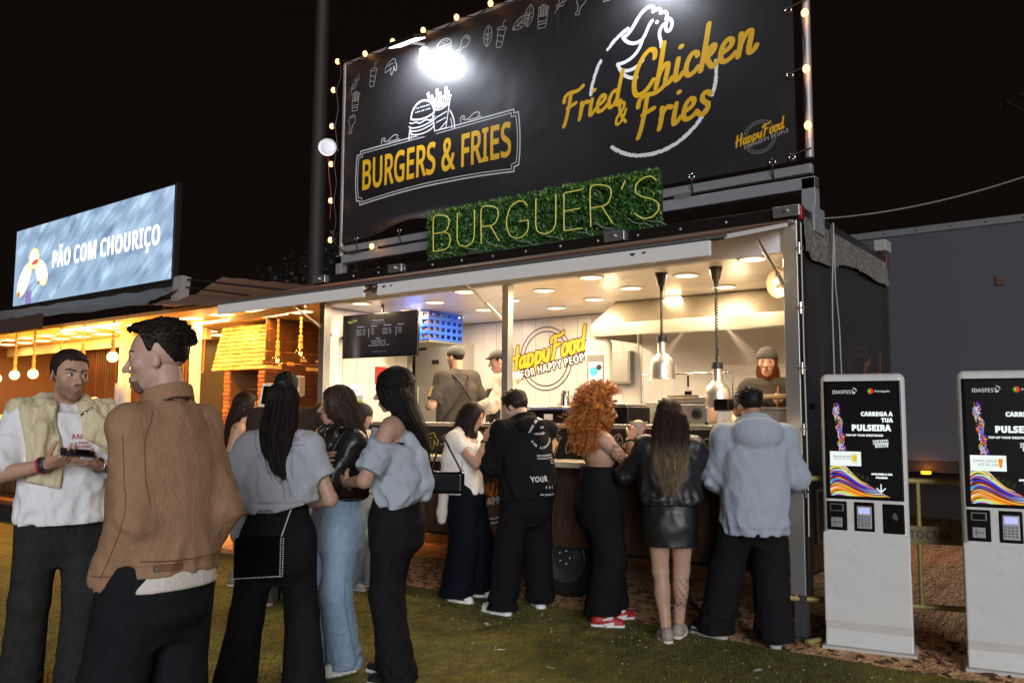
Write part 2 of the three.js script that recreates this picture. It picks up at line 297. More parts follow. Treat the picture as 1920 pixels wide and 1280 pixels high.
T('header', box(-5.05, CEIL + 0.004, -0.06, -0.12, 2.88, -0.03), M(0xdcdde0, 0.45));
// roof rail with fittings
{
  const r = T('roof_rail', box(X0 - 0.02, ROOF - 0.1, -0.062, X1 + 0.02, ROOF, 0.0, 0.004), M(0x2a2623, 0.35, { metalness: 0.5 }));
  part(r, 'gutter', [box(X0 - 0.02, ROOF - 0.128, -0.03, X1 - 0.02, ROOF - 0.104, 0.05, 0.006)], M(0x9a948a, 0.5, { metalness: 0.5 }));
  for (const x of [X0 + 0.02, -4.05, -1.55, -0.15]) part(r, 'clamp', [box(x - 0.02, ROOF - 0.075, 0.002, x + 0.17, ROOF + 0.004, 0.03, 0.004), rod([x + 0.08, ROOF - 0.03, 0.03], [x + 0.08, ROOF - 0.03, 0.05], 0.012)], M(0xc8c8c6, 0.35, { metalness: 0.9 }));
  part(r, 'red_marker', box(X1 + 0.004, ROOF - 0.1, -0.05, X1 + 0.03, ROOF + 0.002, 0.004, 0.004), M(0x8a1018, 0.25));
  for (let i = 0; i < 12; i++) part(r, 'rivet', new THREE.SphereGeometry(0.012, 8, 6).translate(-4.6 + i * 0.37, ROOF - 0.05, 0.002), steelDull);
  part(r, 'side_rail', box(X1 + 0.001, ROOF - 0.07, ZB, X1 + 0.02, ROOF - 0.005, -0.064), M(0x201c1a, 0.4));
  part(r, 'red_marker', box(X1 - 0.01, ROOF - 0.1, ZB - 0.03, X1 + 0.03, ROOF + 0.004, ZB + 0.06, 0.004), M(0x5a1018, 0.25));
}
{ // torn pale tarp strip along the end wall
  const pos = [], uv = [], idx = [], nx = 40, ny = 6;
  for (let i = 0; i <= nx; i++) for (let j = 0; j <= ny; j++) {
    const t = i / nx, s = j / ny, z = lerp(-0.04, ZB + 0.02, t), drop = 0.25 - 0.05 * t + 0.02 * Math.sin(t * 9) + (t > 0.04 && t < 0.35 ? 0.03 : 0) + 0.008 * n2(t * 30, 1);
    pos.push(X1 + 0.022 + 0.016 * s * n2(t * 8, s * 3) + 0.012 * s, ROOF - 0.065 - drop * s, z); uv.push(t * 2, s);
  }
  for (let i = 0; i < nx; i++) for (let j = 0; j < ny; j++) { const a = i * (ny + 1) + j; idx.push(a, a + 1, a + ny + 1, a + 1, a + ny + 2, a + ny + 1); }
  const g = new THREE.BufferGeometry(); g.setAttribute('position', new THREE.Float32BufferAttribute(pos, 3)); g.setAttribute('uv', new THREE.Float32BufferAttribute(uv, 2)); g.setIndex(idx); g.computeVertexNormals();
  T('tarp_strip', g, M(0x8d8983, 0.8, { side: THREE.DoubleSide, map: dataTex(128, (u, v) => { const k = 0.8 + 0.2 * tn(u, v, 12) - (tn(u, v, 20, 5) > 0.35 ? 0.2 : 0); return [k, k, k * 0.97]; }, true) }), 'torn grey tarp strip under the roof rail');
}
// lifted hatch flaps: top skin, white front strip
function flap(xa, xb, zt, yt) {
    const L = Math.hypot(zt - 0.02, yt - 2.872), a = Math.atan2(2.872 - yt, zt - 0.02);
  const slab = (x0, x1, u0, u1, v0, v1) => { const g = new THREE.BoxGeometry(x1 - x0, v1 - v0, u1 - u0); g.translate((x0 + x1) / 2, (v0 + v1) / 2, (u0 + u1) / 2); g.rotateX(a); return g.translate(0, 2.872, 0.02); };
  const f = T('hatch_flap', slab(xa, xb, 0.02, L - 0.06, -0.03, 0), M(0xd8d4cc, 0.4), 'white lifted hatch flap');
  part(f, 'top_skin', slab(xa - 0.01, xb + 0.01, 0.0, L, 0.003, 0.016), M(0x6a4a34, 0.5));
  part(f, 'edge_seal', slab(xa - 0.02, xb + 0.02, L - 0.055, L + 0.004, -0.018, 0.0), M(0x5d5f62, 0.5));
  part(f, 'edge_seal', slab(xa, xb, L - 0.05, L - 0.016, -0.03, -0.02), M(0x141414, 0.6));
  const fr = box(xa + 0.06, yt - 0.118, zt - 0.012, xb - 0.06, yt - 0.026, zt + 0.012, 0.004); part(f, 'front_strip', fr, M(0xe3e1dc, 0.4), 'white front strip of the flap');
  return f;
}
flap(-5.22, -3.06, 1.2, 2.572); flap(-3.02, -0.06, 1.2, 2.572);
for (const x of [-3.02, -2.86, -0.62]) T('latch', [bar([x - 0.12, 2.5, 1.2], [x + 0.12, 2.515, 1.2], 0.02, 0.018), rod([x - 0.02, 2.5, 1.16], [x - 0.02, 2.53, 1.21], 0.02), rod([x + 0.06, 2.5, 1.16], [x + 0.06, 2.53, 1.21], 0.016)], M(0x6a5a48, 0.4, { metalness: 0.8 }));
for (const x of [-5.12, -2.75, -0.12]) T('gas_strut', [rod([x, 2.36, -0.16], [x, 2.5, 0.1], 0.017), rod([x, 2.5, 0.1], [x, 2.68, 0.46], 0.011)], M(0xb5aea0, 0.3, { metalness: 0.9 }));
// lower front: planks, bottom trim, print
{
  const wm = woodMats([0.27, 0.19, 0.145], 5, 0.5, 9);
  const w = T('front_cladding', box(X0 + 0.05, 0.5, -0.03, X1 - 0.13, 1.1, -0.012), M(0x17100b, 0.7));
  const n = 46, x0 = X0 + 0.06, x1 = X1 - 0.14, wd = (x1 - x0) / n, geos = [0, 1, 2].map((k) => box(0.003, 0.505, -0.011, wd - 0.003, 1.1, 0.004 + k * 0.002, 0.002));
  for (let i = 0; i < n; i++) { const p = part(w, 'plank', geos[i % 3], wm[(i * 7) % 5]); p.position.x = x0 + i * wd; }
  T('bottom_trim', box(X0 + 0.03, 0.44, -0.05, X1 - 0.12, 0.505, 0.012, 0.004), M(0x4a3320, 0.5));
  const logo = canvas(768, 768, (g) => happyFood(g, 384, 384, 232, '#c46a14', '#c9c6c0', '#d5d2cc'), { clamp: true });
  const d = new THREE.PlaneGeometry(0.86, 0.86).translate(-2.75, 0.83, 0.013); part(w, 'logo_print', d, M(0xffffff, 0.6, { map: logo, transparent: true }), 'round orange and white logo on the planks');
  const d2 = d.clone().translate(-1.85, 0, 0); part(w, 'logo_print', new THREE.PlaneGeometry(0.86, 0.86).translate(-4.35, 0.83, 0.013), M(0xffffff, 0.6, { map: logo, transparent: true }));
}
// serving ledge
T('serving_ledge', [box(X0 + 0.1, 1.103, 0.012, X1 - 0.1, 1.148, 0.33, 0.006)], M(0xb9ad98, 0.35));
// chalkboard panel between ledge and worktop
{
  const tex = canvas(2048, 128, (g, w, h) => {
    g.fillStyle = '#0e0e0f'; g.fillRect(0, 0, w, h);
    const kinds = ['wing', 'cup', 'burger', 'box', 'drum', 'leaf']; for (let i = 0; i < 24; i++) { const y = i % 9 === 7 ? '#a89a20' : '#9f9f9a'; doodle(g, kinds[(i * 5 + (i >> 2)) % 6], 40 + i * 84, 66, 96, (i % 3 - 1) * 0.25, y, 0.04); }
  }, { clamp: true });
  const p = T('front_panel', box(X0 + 0.17, 1.15, -0.03, X1 - 0.12, 1.405, -0.012), black);
  part(p, 'chalk_print', new THREE.PlaneGeometry(4.9, 0.25).translate(-2.55, 1.277, -0.01), M(0xffffff, 0.7, { map: tex }), 'black panel with chalk drawings of food');
}
T('worktop', [box(X0 + 0.17, 1.405, -0.62, X1 - 0.12, 1.44, 0.0, 0.006)], steel);
// interior
{
  const cw = T('ceiling', box(X0 + 0.05, CEIL + 0.012, ZB + 0.05, X1 - 0.05, CEIL + 0.05, -0.065), M(0x6a6458, 0.6));
  const n = 6, d = (2.25) / n; for (let i = 0; i < n; i++) part(cw, 'ceiling_panel', box(X0 + 0.06, CEIL, ZB + 0.06 + i * d + 0.003, X1 - 0.06, CEIL + 0.01, ZB + 0.06 + (i + 1) * d - 0.003), M(0xf4efe6, 0.2));
  const ww = T('inner_wall', box(X0 + 0.05, FLOOR, ZB + 0.042, X1 - 0.06, CEIL - 0.004, ZB + 0.05), M(0x8a857c, 0.6));
  const pw = 0.2, g = box(0.002, FLOOR, ZB + 0.051, pw - 0.002, CEIL - 0.006, ZB + 0.064, 0.003); const np = Math.floor(5.06 / pw);
  for (let i = 0; i < np; i++) { const m = part(ww, 'wall_panel', g, whitePanel); m.position.x = X0 + 0.07 + i * pw; }
  const lw = T('inner_wall', box(X0 + 0.041, FLOOR, -1.46, X0 + 0.05, CEIL - 0.004, -0.1), M(0x8a857c, 0.6));
  const gl = box(X0 + 0.051, FLOOR, 0.002, X0 + 0.064, CEIL - 0.006, pw - 0.002, 0.003);
  for (let i = 0; i < 6; i++) { const m = part(lw, 'wall_panel', gl, whitePanel); m.position.z = -1.36 + i * pw; }
  const rw = T('inner_wall', box(X1 - 0.058, FLOOR, ZB + 0.07, X1 - 0.042, CEIL - 0.004, -0.1), steelDull);
}
{ // round recessed lights, five staggered rows
  const rows = [[-0.13, [-4.62, -3.19, -1.79, -0.39]], [-0.5, [-3.92, -2.54, -1.1]], [-0.84, [-4.62, -3.2, -1.81]], [-1.27, [-3.89, -2.47, -1.1]], [-1.6, [-4.6, -3.16, -1.75]]];
  const disc = new THREE.CylinderGeometry(0.092, 0.092, 0.006, 28), ring = new THREE.TorusGeometry(0.1, 0.008, 6, 28).rotateX(Math.PI / 2);
  const glow = M(0xfff2dc, 0.6, { emissive: 0xffe3b8, emissiveIntensity: 2.4 }), rim = M(0xe8e4da, 0.4);
  for (const [z, xs] of rows) for (const x of xs) {
    const l = T('ceiling_light', ring, rim); l.position.set(x, CEIL - 0.004, z); const d = part(l, 'light_disc', disc, glow); d.position.y = -0.002;
    const a = new THREE.RectAreaLight(0xffe2bc, TRUCK_LIGHT, 0.16, 0.16); a.position.set(x, CEIL - 0.014, z); a.rotation.x = -Math.PI / 2; scene.add(a); a.name = 'ceiling_lamp';
  }
}
// wheels
function wheel(x, z) {
  const w = T('wheel', new THREE.CylinderGeometry(0.1, 0.1, 0.02, 20).rotateX(Math.PI / 2).translate(x, 0.33, z - 0.02), M(0x77777a, 0.4, { metalness: 0.9 }));
  part(w, 'tyre', new THREE.TorusGeometry(0.255, 0.078, 14, 40).translate(x, 0.33, z - 0.08), rubber);
  const pr = [[0.02, 0.0], [0.06, 0.0], [0.08, -0.02], [0.13, -0.025], [0.16, 0.0], [0.19, -0.01], [0.2, 0.02], [0.215, 0.03], [0.215, -0.08]].map((p) => new THREE.Vector2(p[0], p[1]));
  const rim = part(w, 'rim', new THREE.LatheGeometry(pr, 36).rotateX(Math.PI / 2).translate(x, 0.33, z - 0.03), M(0x8e8e90, 0.35, { metalness: 0.9, side: THREE.DoubleSide }));
  for (let k = 0; k < 5; k++) part(w, 'wheel_nut', rod([x + 0.055 * Math.cos(k * 1.257), 0.33 + 0.055 * Math.sin(k * 1.257), z - 0.02], [x + 0.055 * Math.cos(k * 1.257), 0.33 + 0.055 * Math.sin(k * 1.257), z + 0.005], 0.011, 0.011, 6), chrome);
}
wheel(-2.06, -0.1); wheel(-2.9, -0.1);
T('support_leg', [box(-0.1, 0.0, -0.1, -0.02, 0.3, -0.03), box(-0.13, 0, -0.13, 0.01, 0.02, 0.0)], M(0x5a5a5a, 0.5, { metalness: 0.6 }));
T('hose', [tube([[-1.1, 0.5, -0.1], [-0.95, 0.3, -0.06], [-0.9, 0.12, -0.1], [-0.7, 0.06, 0.0], [-0.6, 0.04, -0.3]], 0.018, 40, 6)], M(0x2a2a2a, 0.6));

// ---------------------------------------------------------------- things in the kitchen
{ // fridge
  const f = thing('fridge', 'tall steel fridge in the left kitchen corner behind the blue bread crates', 'fridge', [-5.6, FLOOR, -1.95]);
  part(f, 'body', box(0, 0, -0.36, 0.7, 1.86, -0.05, 0.01), M(0xb4afa6, 0.36, { metalness: 0.4 })); const d = part(f, 'door', box(0.005, 0.08, -0.045, 0.695, 1.85, 0.0, 0.01), M(0xc4beb4, 0.36, { metalness: 0.4 }));
  part(d, 'handle', [rod([0.1, 0.98, 0.04], [0.1, 1.32, 0.04], 0.014), rod([0.1, 1.0, 0.0], [0.1, 1.0, 0.04], 0.01), rod([0.1, 1.3, 0], [0.1, 1.3, 0.04], 0.01)], M(0xc8c0b0, 0.3, { metalness: 0.9 }));
  part(d, 'badge', box(0.3, 1.6, 0.001, 0.42, 1.65, 0.004), M(0x2c2a28, 0.4));
  part(f, 'display', box(0.06, 1.78, 0.001, 0.2, 1.84, 0.006), M(0x1a1414, 0.3));
}
{ // blue bread crates: four stacked on the fridge
  const wall = (w, h, nx, m) => { // lattice side in xy plane with windows
    const s = new THREE.Shape([[0, 0], [w, 0], [w, h], [0, h]].map((p) => new THREE.Vector2(...p))), cw = w / nx;
    for (let i = 0; i < nx; i++) { const a = i * cw + cw * 0.2, b = (i + 1) * cw - cw * 0.2, y0 = h * 0.3, y1 = h * 0.82; s.holes.push(new THREE.Path([[a, y0], [b, y0], [b, y1], [a, y1]].map((p) => new THREE.Vector2(...p)))); }
    return new THREE.ExtrudeGeometry(s, { depth: 0.012, bevelEnabled: false });
  };
  const W = 0.6, D = 0.57, Hh = 0.078, blue = M(0x2f62d8, 0.4);
  const make = (label) => {
    const c = thing('bread_crate', label, 'crate', [0, 0, 0], 0, 'blue bread crates stacked on the shelf');
    part(c, 'side', wall(W, Hh, 5).translate(-W / 2, 0, D / 2 - 0.012), blue); part(c, 'side', wall(W, Hh, 5).translate(-W / 2, 0, -D / 2), blue);
    part(c, 'side', wall(D, Hh, 6).rotateY(Math.PI / 2).translate(-W / 2, 0, D / 2), blue); part(c, 'side', wall(D, Hh, 6).rotateY(Math.PI / 2).translate(W / 2 - 0.012, 0, D / 2), blue);
    part(c, 'bottom', box(-W / 2, 0, -D / 2, W / 2, 0.008, D / 2), blue);
    part(c, 'rim', [box(-W / 2 - 0.008, Hh - 0.01, D / 2 - 0.002, W / 2 + 0.008, Hh, D / 2 + 0.008), box(W / 2 - 0.002, Hh - 0.01, -D / 2, W / 2 + 0.008, Hh, D / 2), box(-W / 2 - 0.008, Hh - 0.01, -D / 2, -W / 2 + 0.002, Hh, D / 2)], blue);
    return c;
  };
  const names = ['lowest blue bread crate of the stack on the high shelf', 'second blue bread crate from the bottom of the stack on the high shelf', 'third blue bread crate from the bottom of the stack on the high shelf', 'topmost blue bread crate of the stack just under the ceiling'];
  const c0 = make(names[0]); c0.position.set(-4.71, 2.34, -1.22); c0.rotation.y = 0.0;
  for (let k = 1; k < 4; k++) copyOf(c0, [-4.71, 2.34 + k * 0.08, -1.22], 0.0, names[k]);
  const bun = new THREE.SphereGeometry(0.05, 12, 8).scale(1, 0.6, 1), bm = M(0xc98a4a, 0.7);
  let k = 0; for (let c = 0; c < 4; c++) for (let i = 0; i < 5; i++) for (let j = 0; j < 2; j++) { const b = solo('burger_bun', bun, bm, 'round tan burger bun lying inside the stacked blue bread crates', 'bun', 'buns in the blue crates'); b.position.set(-4.93 + i * 0.11, 2.38 + c * 0.08, -1.0 - j * 0.13); }
}
{ // menu screen
  const tex = canvas(1024, 600, (g, w, h) => {
    g.fillStyle = '#15131a'; g.fillRect(0, 0, w, h); const q = g.createLinearGradient(0, 0, w, h);
    happyFood(g, 130, 92, 44, '#b9c024', '#77777f', '#77777f');
    g.fillStyle = '#c3c4d6'; g.textAlign = 'center'; g.font = '44px sans-serif'; g.fillText('Preçário', 505, 108); g.font = '15px sans-serif'; g.fillText('Todos os menus com bebida', 510, 140);
    g.font = 'bold 27px sans-serif'; for (const [s, x] of [['Burgers', 258], ['Menus', 448], ['Doubles', 634], ['Menus', 818]]) g.fillText(s, x, 180);
    g.font = 'bold 21px sans-serif'; g.textAlign = 'left';
    ['Cheese - 6,5€', 'Bacon  - 7,5€', 'Special - 8,5€'].forEach((s, i) => g.fillText(s, 196, 228 + i * 32)); ['10€', '11€', '12€'].forEach((s, i) => g.fillText(s, 408, 224 + i * 32));
    ['Cheese - 9€', 'Bacon  - 10€', 'Special - 11€'].forEach((s, i) => g.fillText(s, 566, 228 + i * 32)); ['12,5€', '13,5€', '14,5€'].forEach((s, i) => g.fillText(s, 776, 224 + i * 32));
    g.fillRect(370, 200, 5, 130); g.fillRect(750, 200, 5, 130);
    g.textAlign = 'center'; g.font = 'bold 26px sans-serif'; g.fillText('Fries', 505, 362); g.font = 'bold 20px sans-serif';
    ['Batata Simples - 4,5€', 'Batata Cheddar - 6€', 'Batata Cheddar e Bacon - 7,5€'].forEach((s, i) => g.fillText(s, 515, 396 + i * 32)); g.font = '13px sans-serif'; g.fillText('IVA incluído à taxa legal em vigor', 520, 548);
  }, { clamp: true });
  const t = thing('menu_screen', 'black wall screen with the white price list left of the fridge', 'screen', [-4.53, 2.345, -0.3], 0.07);
  part(t, 'casing', box(-0.53, -0.235, -0.04, 0.53, 0.235, 0.0, 0.008), blackGloss);
  part(t, 'display', new THREE.PlaneGeometry(1.03, 0.44).translate(0, 0.005, 0.002), M(0x101010, 0.2, { emissive: 0xffffff, emissiveMap: tex, emissiveIntensity: 0.8 }));
  part(t, 'bracket', [box(-0.015, 0.2, -0.06, 0.015, 0.34, -0.04), box(-0.6, -0.02, -0.12, 0.1, 0.02, -0.06)], black);
}
{ // extractor hood
  const h = thing('extractor_hood', 'stainless steel extractor hood over the grill', 'extractor hood');
  const xa = -2.56, xb = -0.1, zf = -1.35, zb = ZB + 0.08;
  const pos = [], f = (a, b, c, d) => pos.push(...a, ...b, ...c, ...a, ...c, ...d);
  const y0 = 2.42, y1 = CEIL - 0.002, s = 0.16, A = [xa, y0, zf], B = [xb, y0, zf], C = [xb, y1, zf - 0.22], D = [xa + s, y1, zf - 0.22], E = [xa, y0, zb], F = [xa + s, y1, zb];
  f(A, B, C, D); f(E, A, D, F);
  const g = new THREE.BufferGeometry(); g.setAttribute('position', new THREE.Float32BufferAttribute(pos, 3)); g.computeVertexNormals();
  part(h, 'canopy', g, M(0xb0a898, 0.3, { metalness: 0.85, side: THREE.DoubleSide }));
  part(h, 'lip', [box(xa, 2.3, zf - 0.004, xb, 2.42, zf + 0.004), box(xa - 0.004, 2.3, zb, xa + 0.004, 2.42, zf)], M(0xc4bcaa, 0.28, { metalness: 0.85 }));
  part(h, 'filter', [0, 1, 2, 3, 4].map((i) => box(xa + 0.1 + i * 0.48, 2.4, zb + 0.05, xa + 0.54 + i * 0.48, 2.41, zf - 0.1)), M(0x6a655c, 0.4, { metalness: 1 }));
}
{ // steel backsplash, wall cupboards, notices, towel dispenser
  const b = thing('steel_backsplash', 'brushed steel sheet on the kitchen wall under the hood', 'backsplash');
  part(b, 'sheet', box(-2.5, 1.44, ZB + 0.066, -0.062, 2.42, ZB + 0.076), M(0xddd8ce, 0.36, { metalness: 0.2 }));
  part(b, 'edge_strip', box(-2.52, 1.44, ZB + 0.066, -2.5, 2.42, ZB + 0.08), steel);
  const bw = solo('back_counter', [box(-2.5, 1.3, ZB + 0.08, -0.08, 1.44, -1.75, 0.006), box(-2.45, FLOOR, ZB + 0.1, -0.1, 1.3, -1.8)], steelDull, 'steel counter with cooking gear under the hood', 'counter');
  const e = thing('electric_box', 'grey metal switch box beside the steel backsplash', 'switch box', [-2.72, 1.86, ZB + 0.066]); part(e, 'body', box(-0.12, 0, 0, 0.12, 0.36, 0.1, 0.006), M(0x9a978f, 0.4, { metalness: 0.6 })); part(e, 'door', box(-0.1, 0.02, 0.1, 0.1, 0.34, 0.106, 0.004), M(0xaba79e, 0.4, { metalness: 0.6 }));
  const n1 = canvas(128, 96, (g) => { g.fillStyle = '#f0e2cf'; g.fillRect(0, 0, 128, 96); g.fillStyle = '#cc3326'; g.fillRect(4, 8, 120, 18); g.fillRect(4, 70, 120, 18); g.fillStyle = '#777'; g.fillRect(24, 40, 18, 14); g.fillRect(82, 40, 18, 14); }, { clamp: true });
  const no = solo('safety_notice', new THREE.PlaneGeometry(0.17, 0.15).translate(-3.2, 2.32, ZB + 0.068), M(0xffffff, 0.5, { map: n1 }), 'small white notice with red bars on the kitchen wall', 'notice');
  const n2c = canvas(128, 256, (g) => { g.fillStyle = '#f1efe9'; g.fillRect(0, 0, 128, 256); g.fillStyle = '#3f9fd0'; g.beginPath(); g.arc(48, 80, 40, 0, 7); g.fill(); g.fillStyle = '#223'; g.beginPath(); g.arc(98, 48, 26, 0, 7); g.fill(); g.fillStyle = '#3f9fd0'; g.fillRect(84, 150, 34, 50); g.fillStyle = '#556'; for (let i = 0; i < 4; i++) g.fillRect(10, 150 + i * 18, 56, 6); }, { clamp: true });
  const d = thing('towel_dispenser', 'tall white dispenser with a blue sticker at the middle of the kitchen', 'dispenser', [-2.56, 1.44, -1.5], 0.3);
  part(d, 'body', new RoundedBoxGeometry(0.26, 0.86, 0.2, 4, 0.07).translate(0, 0.43, 0), M(0xe4d8c4, 0.35)); part(d, 'steel_front', box(-0.1, 0.1, 0.1, 0.08, 0.68, 0.106), steelDull); part(d, 'sticker', new THREE.PlaneGeometry(0.14, 0.3).translate(-0.01, 0.46, 0.108), M(0xffffff, 0.5, { map: n2c }));
  solo('red_frame', [box(-3.16, 1.7, ZB + 0.066, -3.14, 2.14, ZB + 0.07), box(-3.14, 2.12, ZB + 0.066, -2.95, 2.14, ZB + 0.07)], redPlastic, 'thin red frame on the wall behind the dispenser', 'frame');
  solo('fire_extinguisher_sign', box(X0 + 0.066, 1.86, -1.02, X0 + 0.07, 2.06, -0.84), M(0xd8241c, 0.4), 'red square sign on the left kitchen wall', 'sign');
  const logo = canvas(1024, 768, (g) => happyFood(g, 520, 390, 300, '#f2b81e', '#2a2a2a', '#f6f4ee', '#231a10'), { clamp: true });
  solo('wall_logo', new THREE.PlaneGeometry(1.28, 0.96).translate(-3.8, 2.19, ZB + 0.069), M(0xffffff, 0.4, { map: logo, transparent: true }), 'round yellow and black logo on the white kitchen wall', 'wall logo');
}
{ // heat lamps
  const make = (label) => {
    const l = thing('heat_lamp', label, 'heat lamp', [0, 0, 0], 0, 'heat lamps over the counter');
    part(l, 'ceiling_cup', [new THREE.CylinderGeometry(0.052, 0.03, 0.1, 20).translate(0, -0.05, 0), new THREE.CylinderGeometry(0.024, 0.014, 0.05, 12).translate(0, -0.125, 0)], M(0x2a241e, 0.3));
    const pts = []; for (let i = 0; i <= 520; i++) { const t = i / 520, a = t * 58 * Math.PI; pts.push([0.012 * Math.cos(a), -0.15 - t * 0.5, 0.012 * Math.sin(a)]); }
    part(l, 'coiled_cable', tube(pts, 0.0045, 700, 4), M(0x1a1714, 0.5));
    return l;
  };
  const shade = (l, y) => {
    part(l, 'cable', rod([0, -0.64, 0], [0, y + 0.36, 0], 0.009), black);
    part(l, 'shade_cap', new THREE.CylinderGeometry(0.042, 0.045, 0.05, 20).translate(0, y + 0.33, 0), black);
    const pr = [[0.036, 0.31], [0.036, 0.22], [0.05, 0.2], [0.085, 0.165], [0.1, 0.12], [0.104, 0.02], [0.112, 0.0]].map((p) => new THREE.Vector2(...p));
    const s = part(l, 'lamp_shade', new THREE.LatheGeometry(pr, 36).translate(0, y, 0), M(0xd8d0c4, 0.34, { metalness: 0.85, side: THREE.DoubleSide }));
    part(l, 'bulb', new THREE.SphereGeometry(0.05, 16, 12).translate(0, y + 0.09, 0), M(0xffe8c0, 0.5, { emissive: 0xffd090, emissiveIntensity: 3 }));
    const pl = new THREE.PointLight(0xffc890, 0.5); pl.position.set(0, y + 0.09, 0); pl.castShadow = true; l.add(pl); pl.name = 'bulb_lamp';
  };
  const a = make('left chrome heat lamp on a coiled black cable, higher of the two'); a.position.set(-1.225, CEIL - 0.002, -0.3); shade(a, -0.87);
  const b = make('right chrome heat lamp on a coiled black cable, lower of the two'); b.position.set(-0.752, CEIL - 0.002, -0.3); shade(b, -1.1);
  b.children.find((c) => c.name === 'coiled_cable').scale.y = 1.35; b.children.find((c) => c.name === 'coiled_cable').position.y = 0.05;
}
{ // round steel lamp by the right post
  const l = thing('clamp_lamp', 'round steel dish lamp clamped by the right hatch post', 'lamp', [-0.25, 2.5, -0.3], -0.35);
  const pr = []; for (let i = 0; i <= 10; i++) { const a = i / 10 * 1.45; pr.push(new THREE.Vector2(0.105 * Math.sin(a) + 0.002, 0.09 * (1 - Math.cos(a)))); }
  part(l, 'dish', new THREE.LatheGeometry(pr, 36).rotateX(Math.PI / 2 + 0.1).translate(0, 0, -0.06), M(0xd2c4ae, 0.3, { metalness: 0.9, side: THREE.DoubleSide }));
  part(l, 'bulb', new THREE.SphereGeometry(0.045, 14, 10).translate(0, 0, -0.0), M(0xe8dcc8, 0.2));
  const pts = []; for (let i = 0; i <= 200; i++) { const t = i / 200, a = t * 40; pts.push([0.1 + 0.02 * Math.cos(a), 0.12 - t * 0.42, -0.03 + 0.02 * Math.sin(a)]); } part(l, 'coiled_cable', tube(pts, 0.006, 260, 4), black);
}
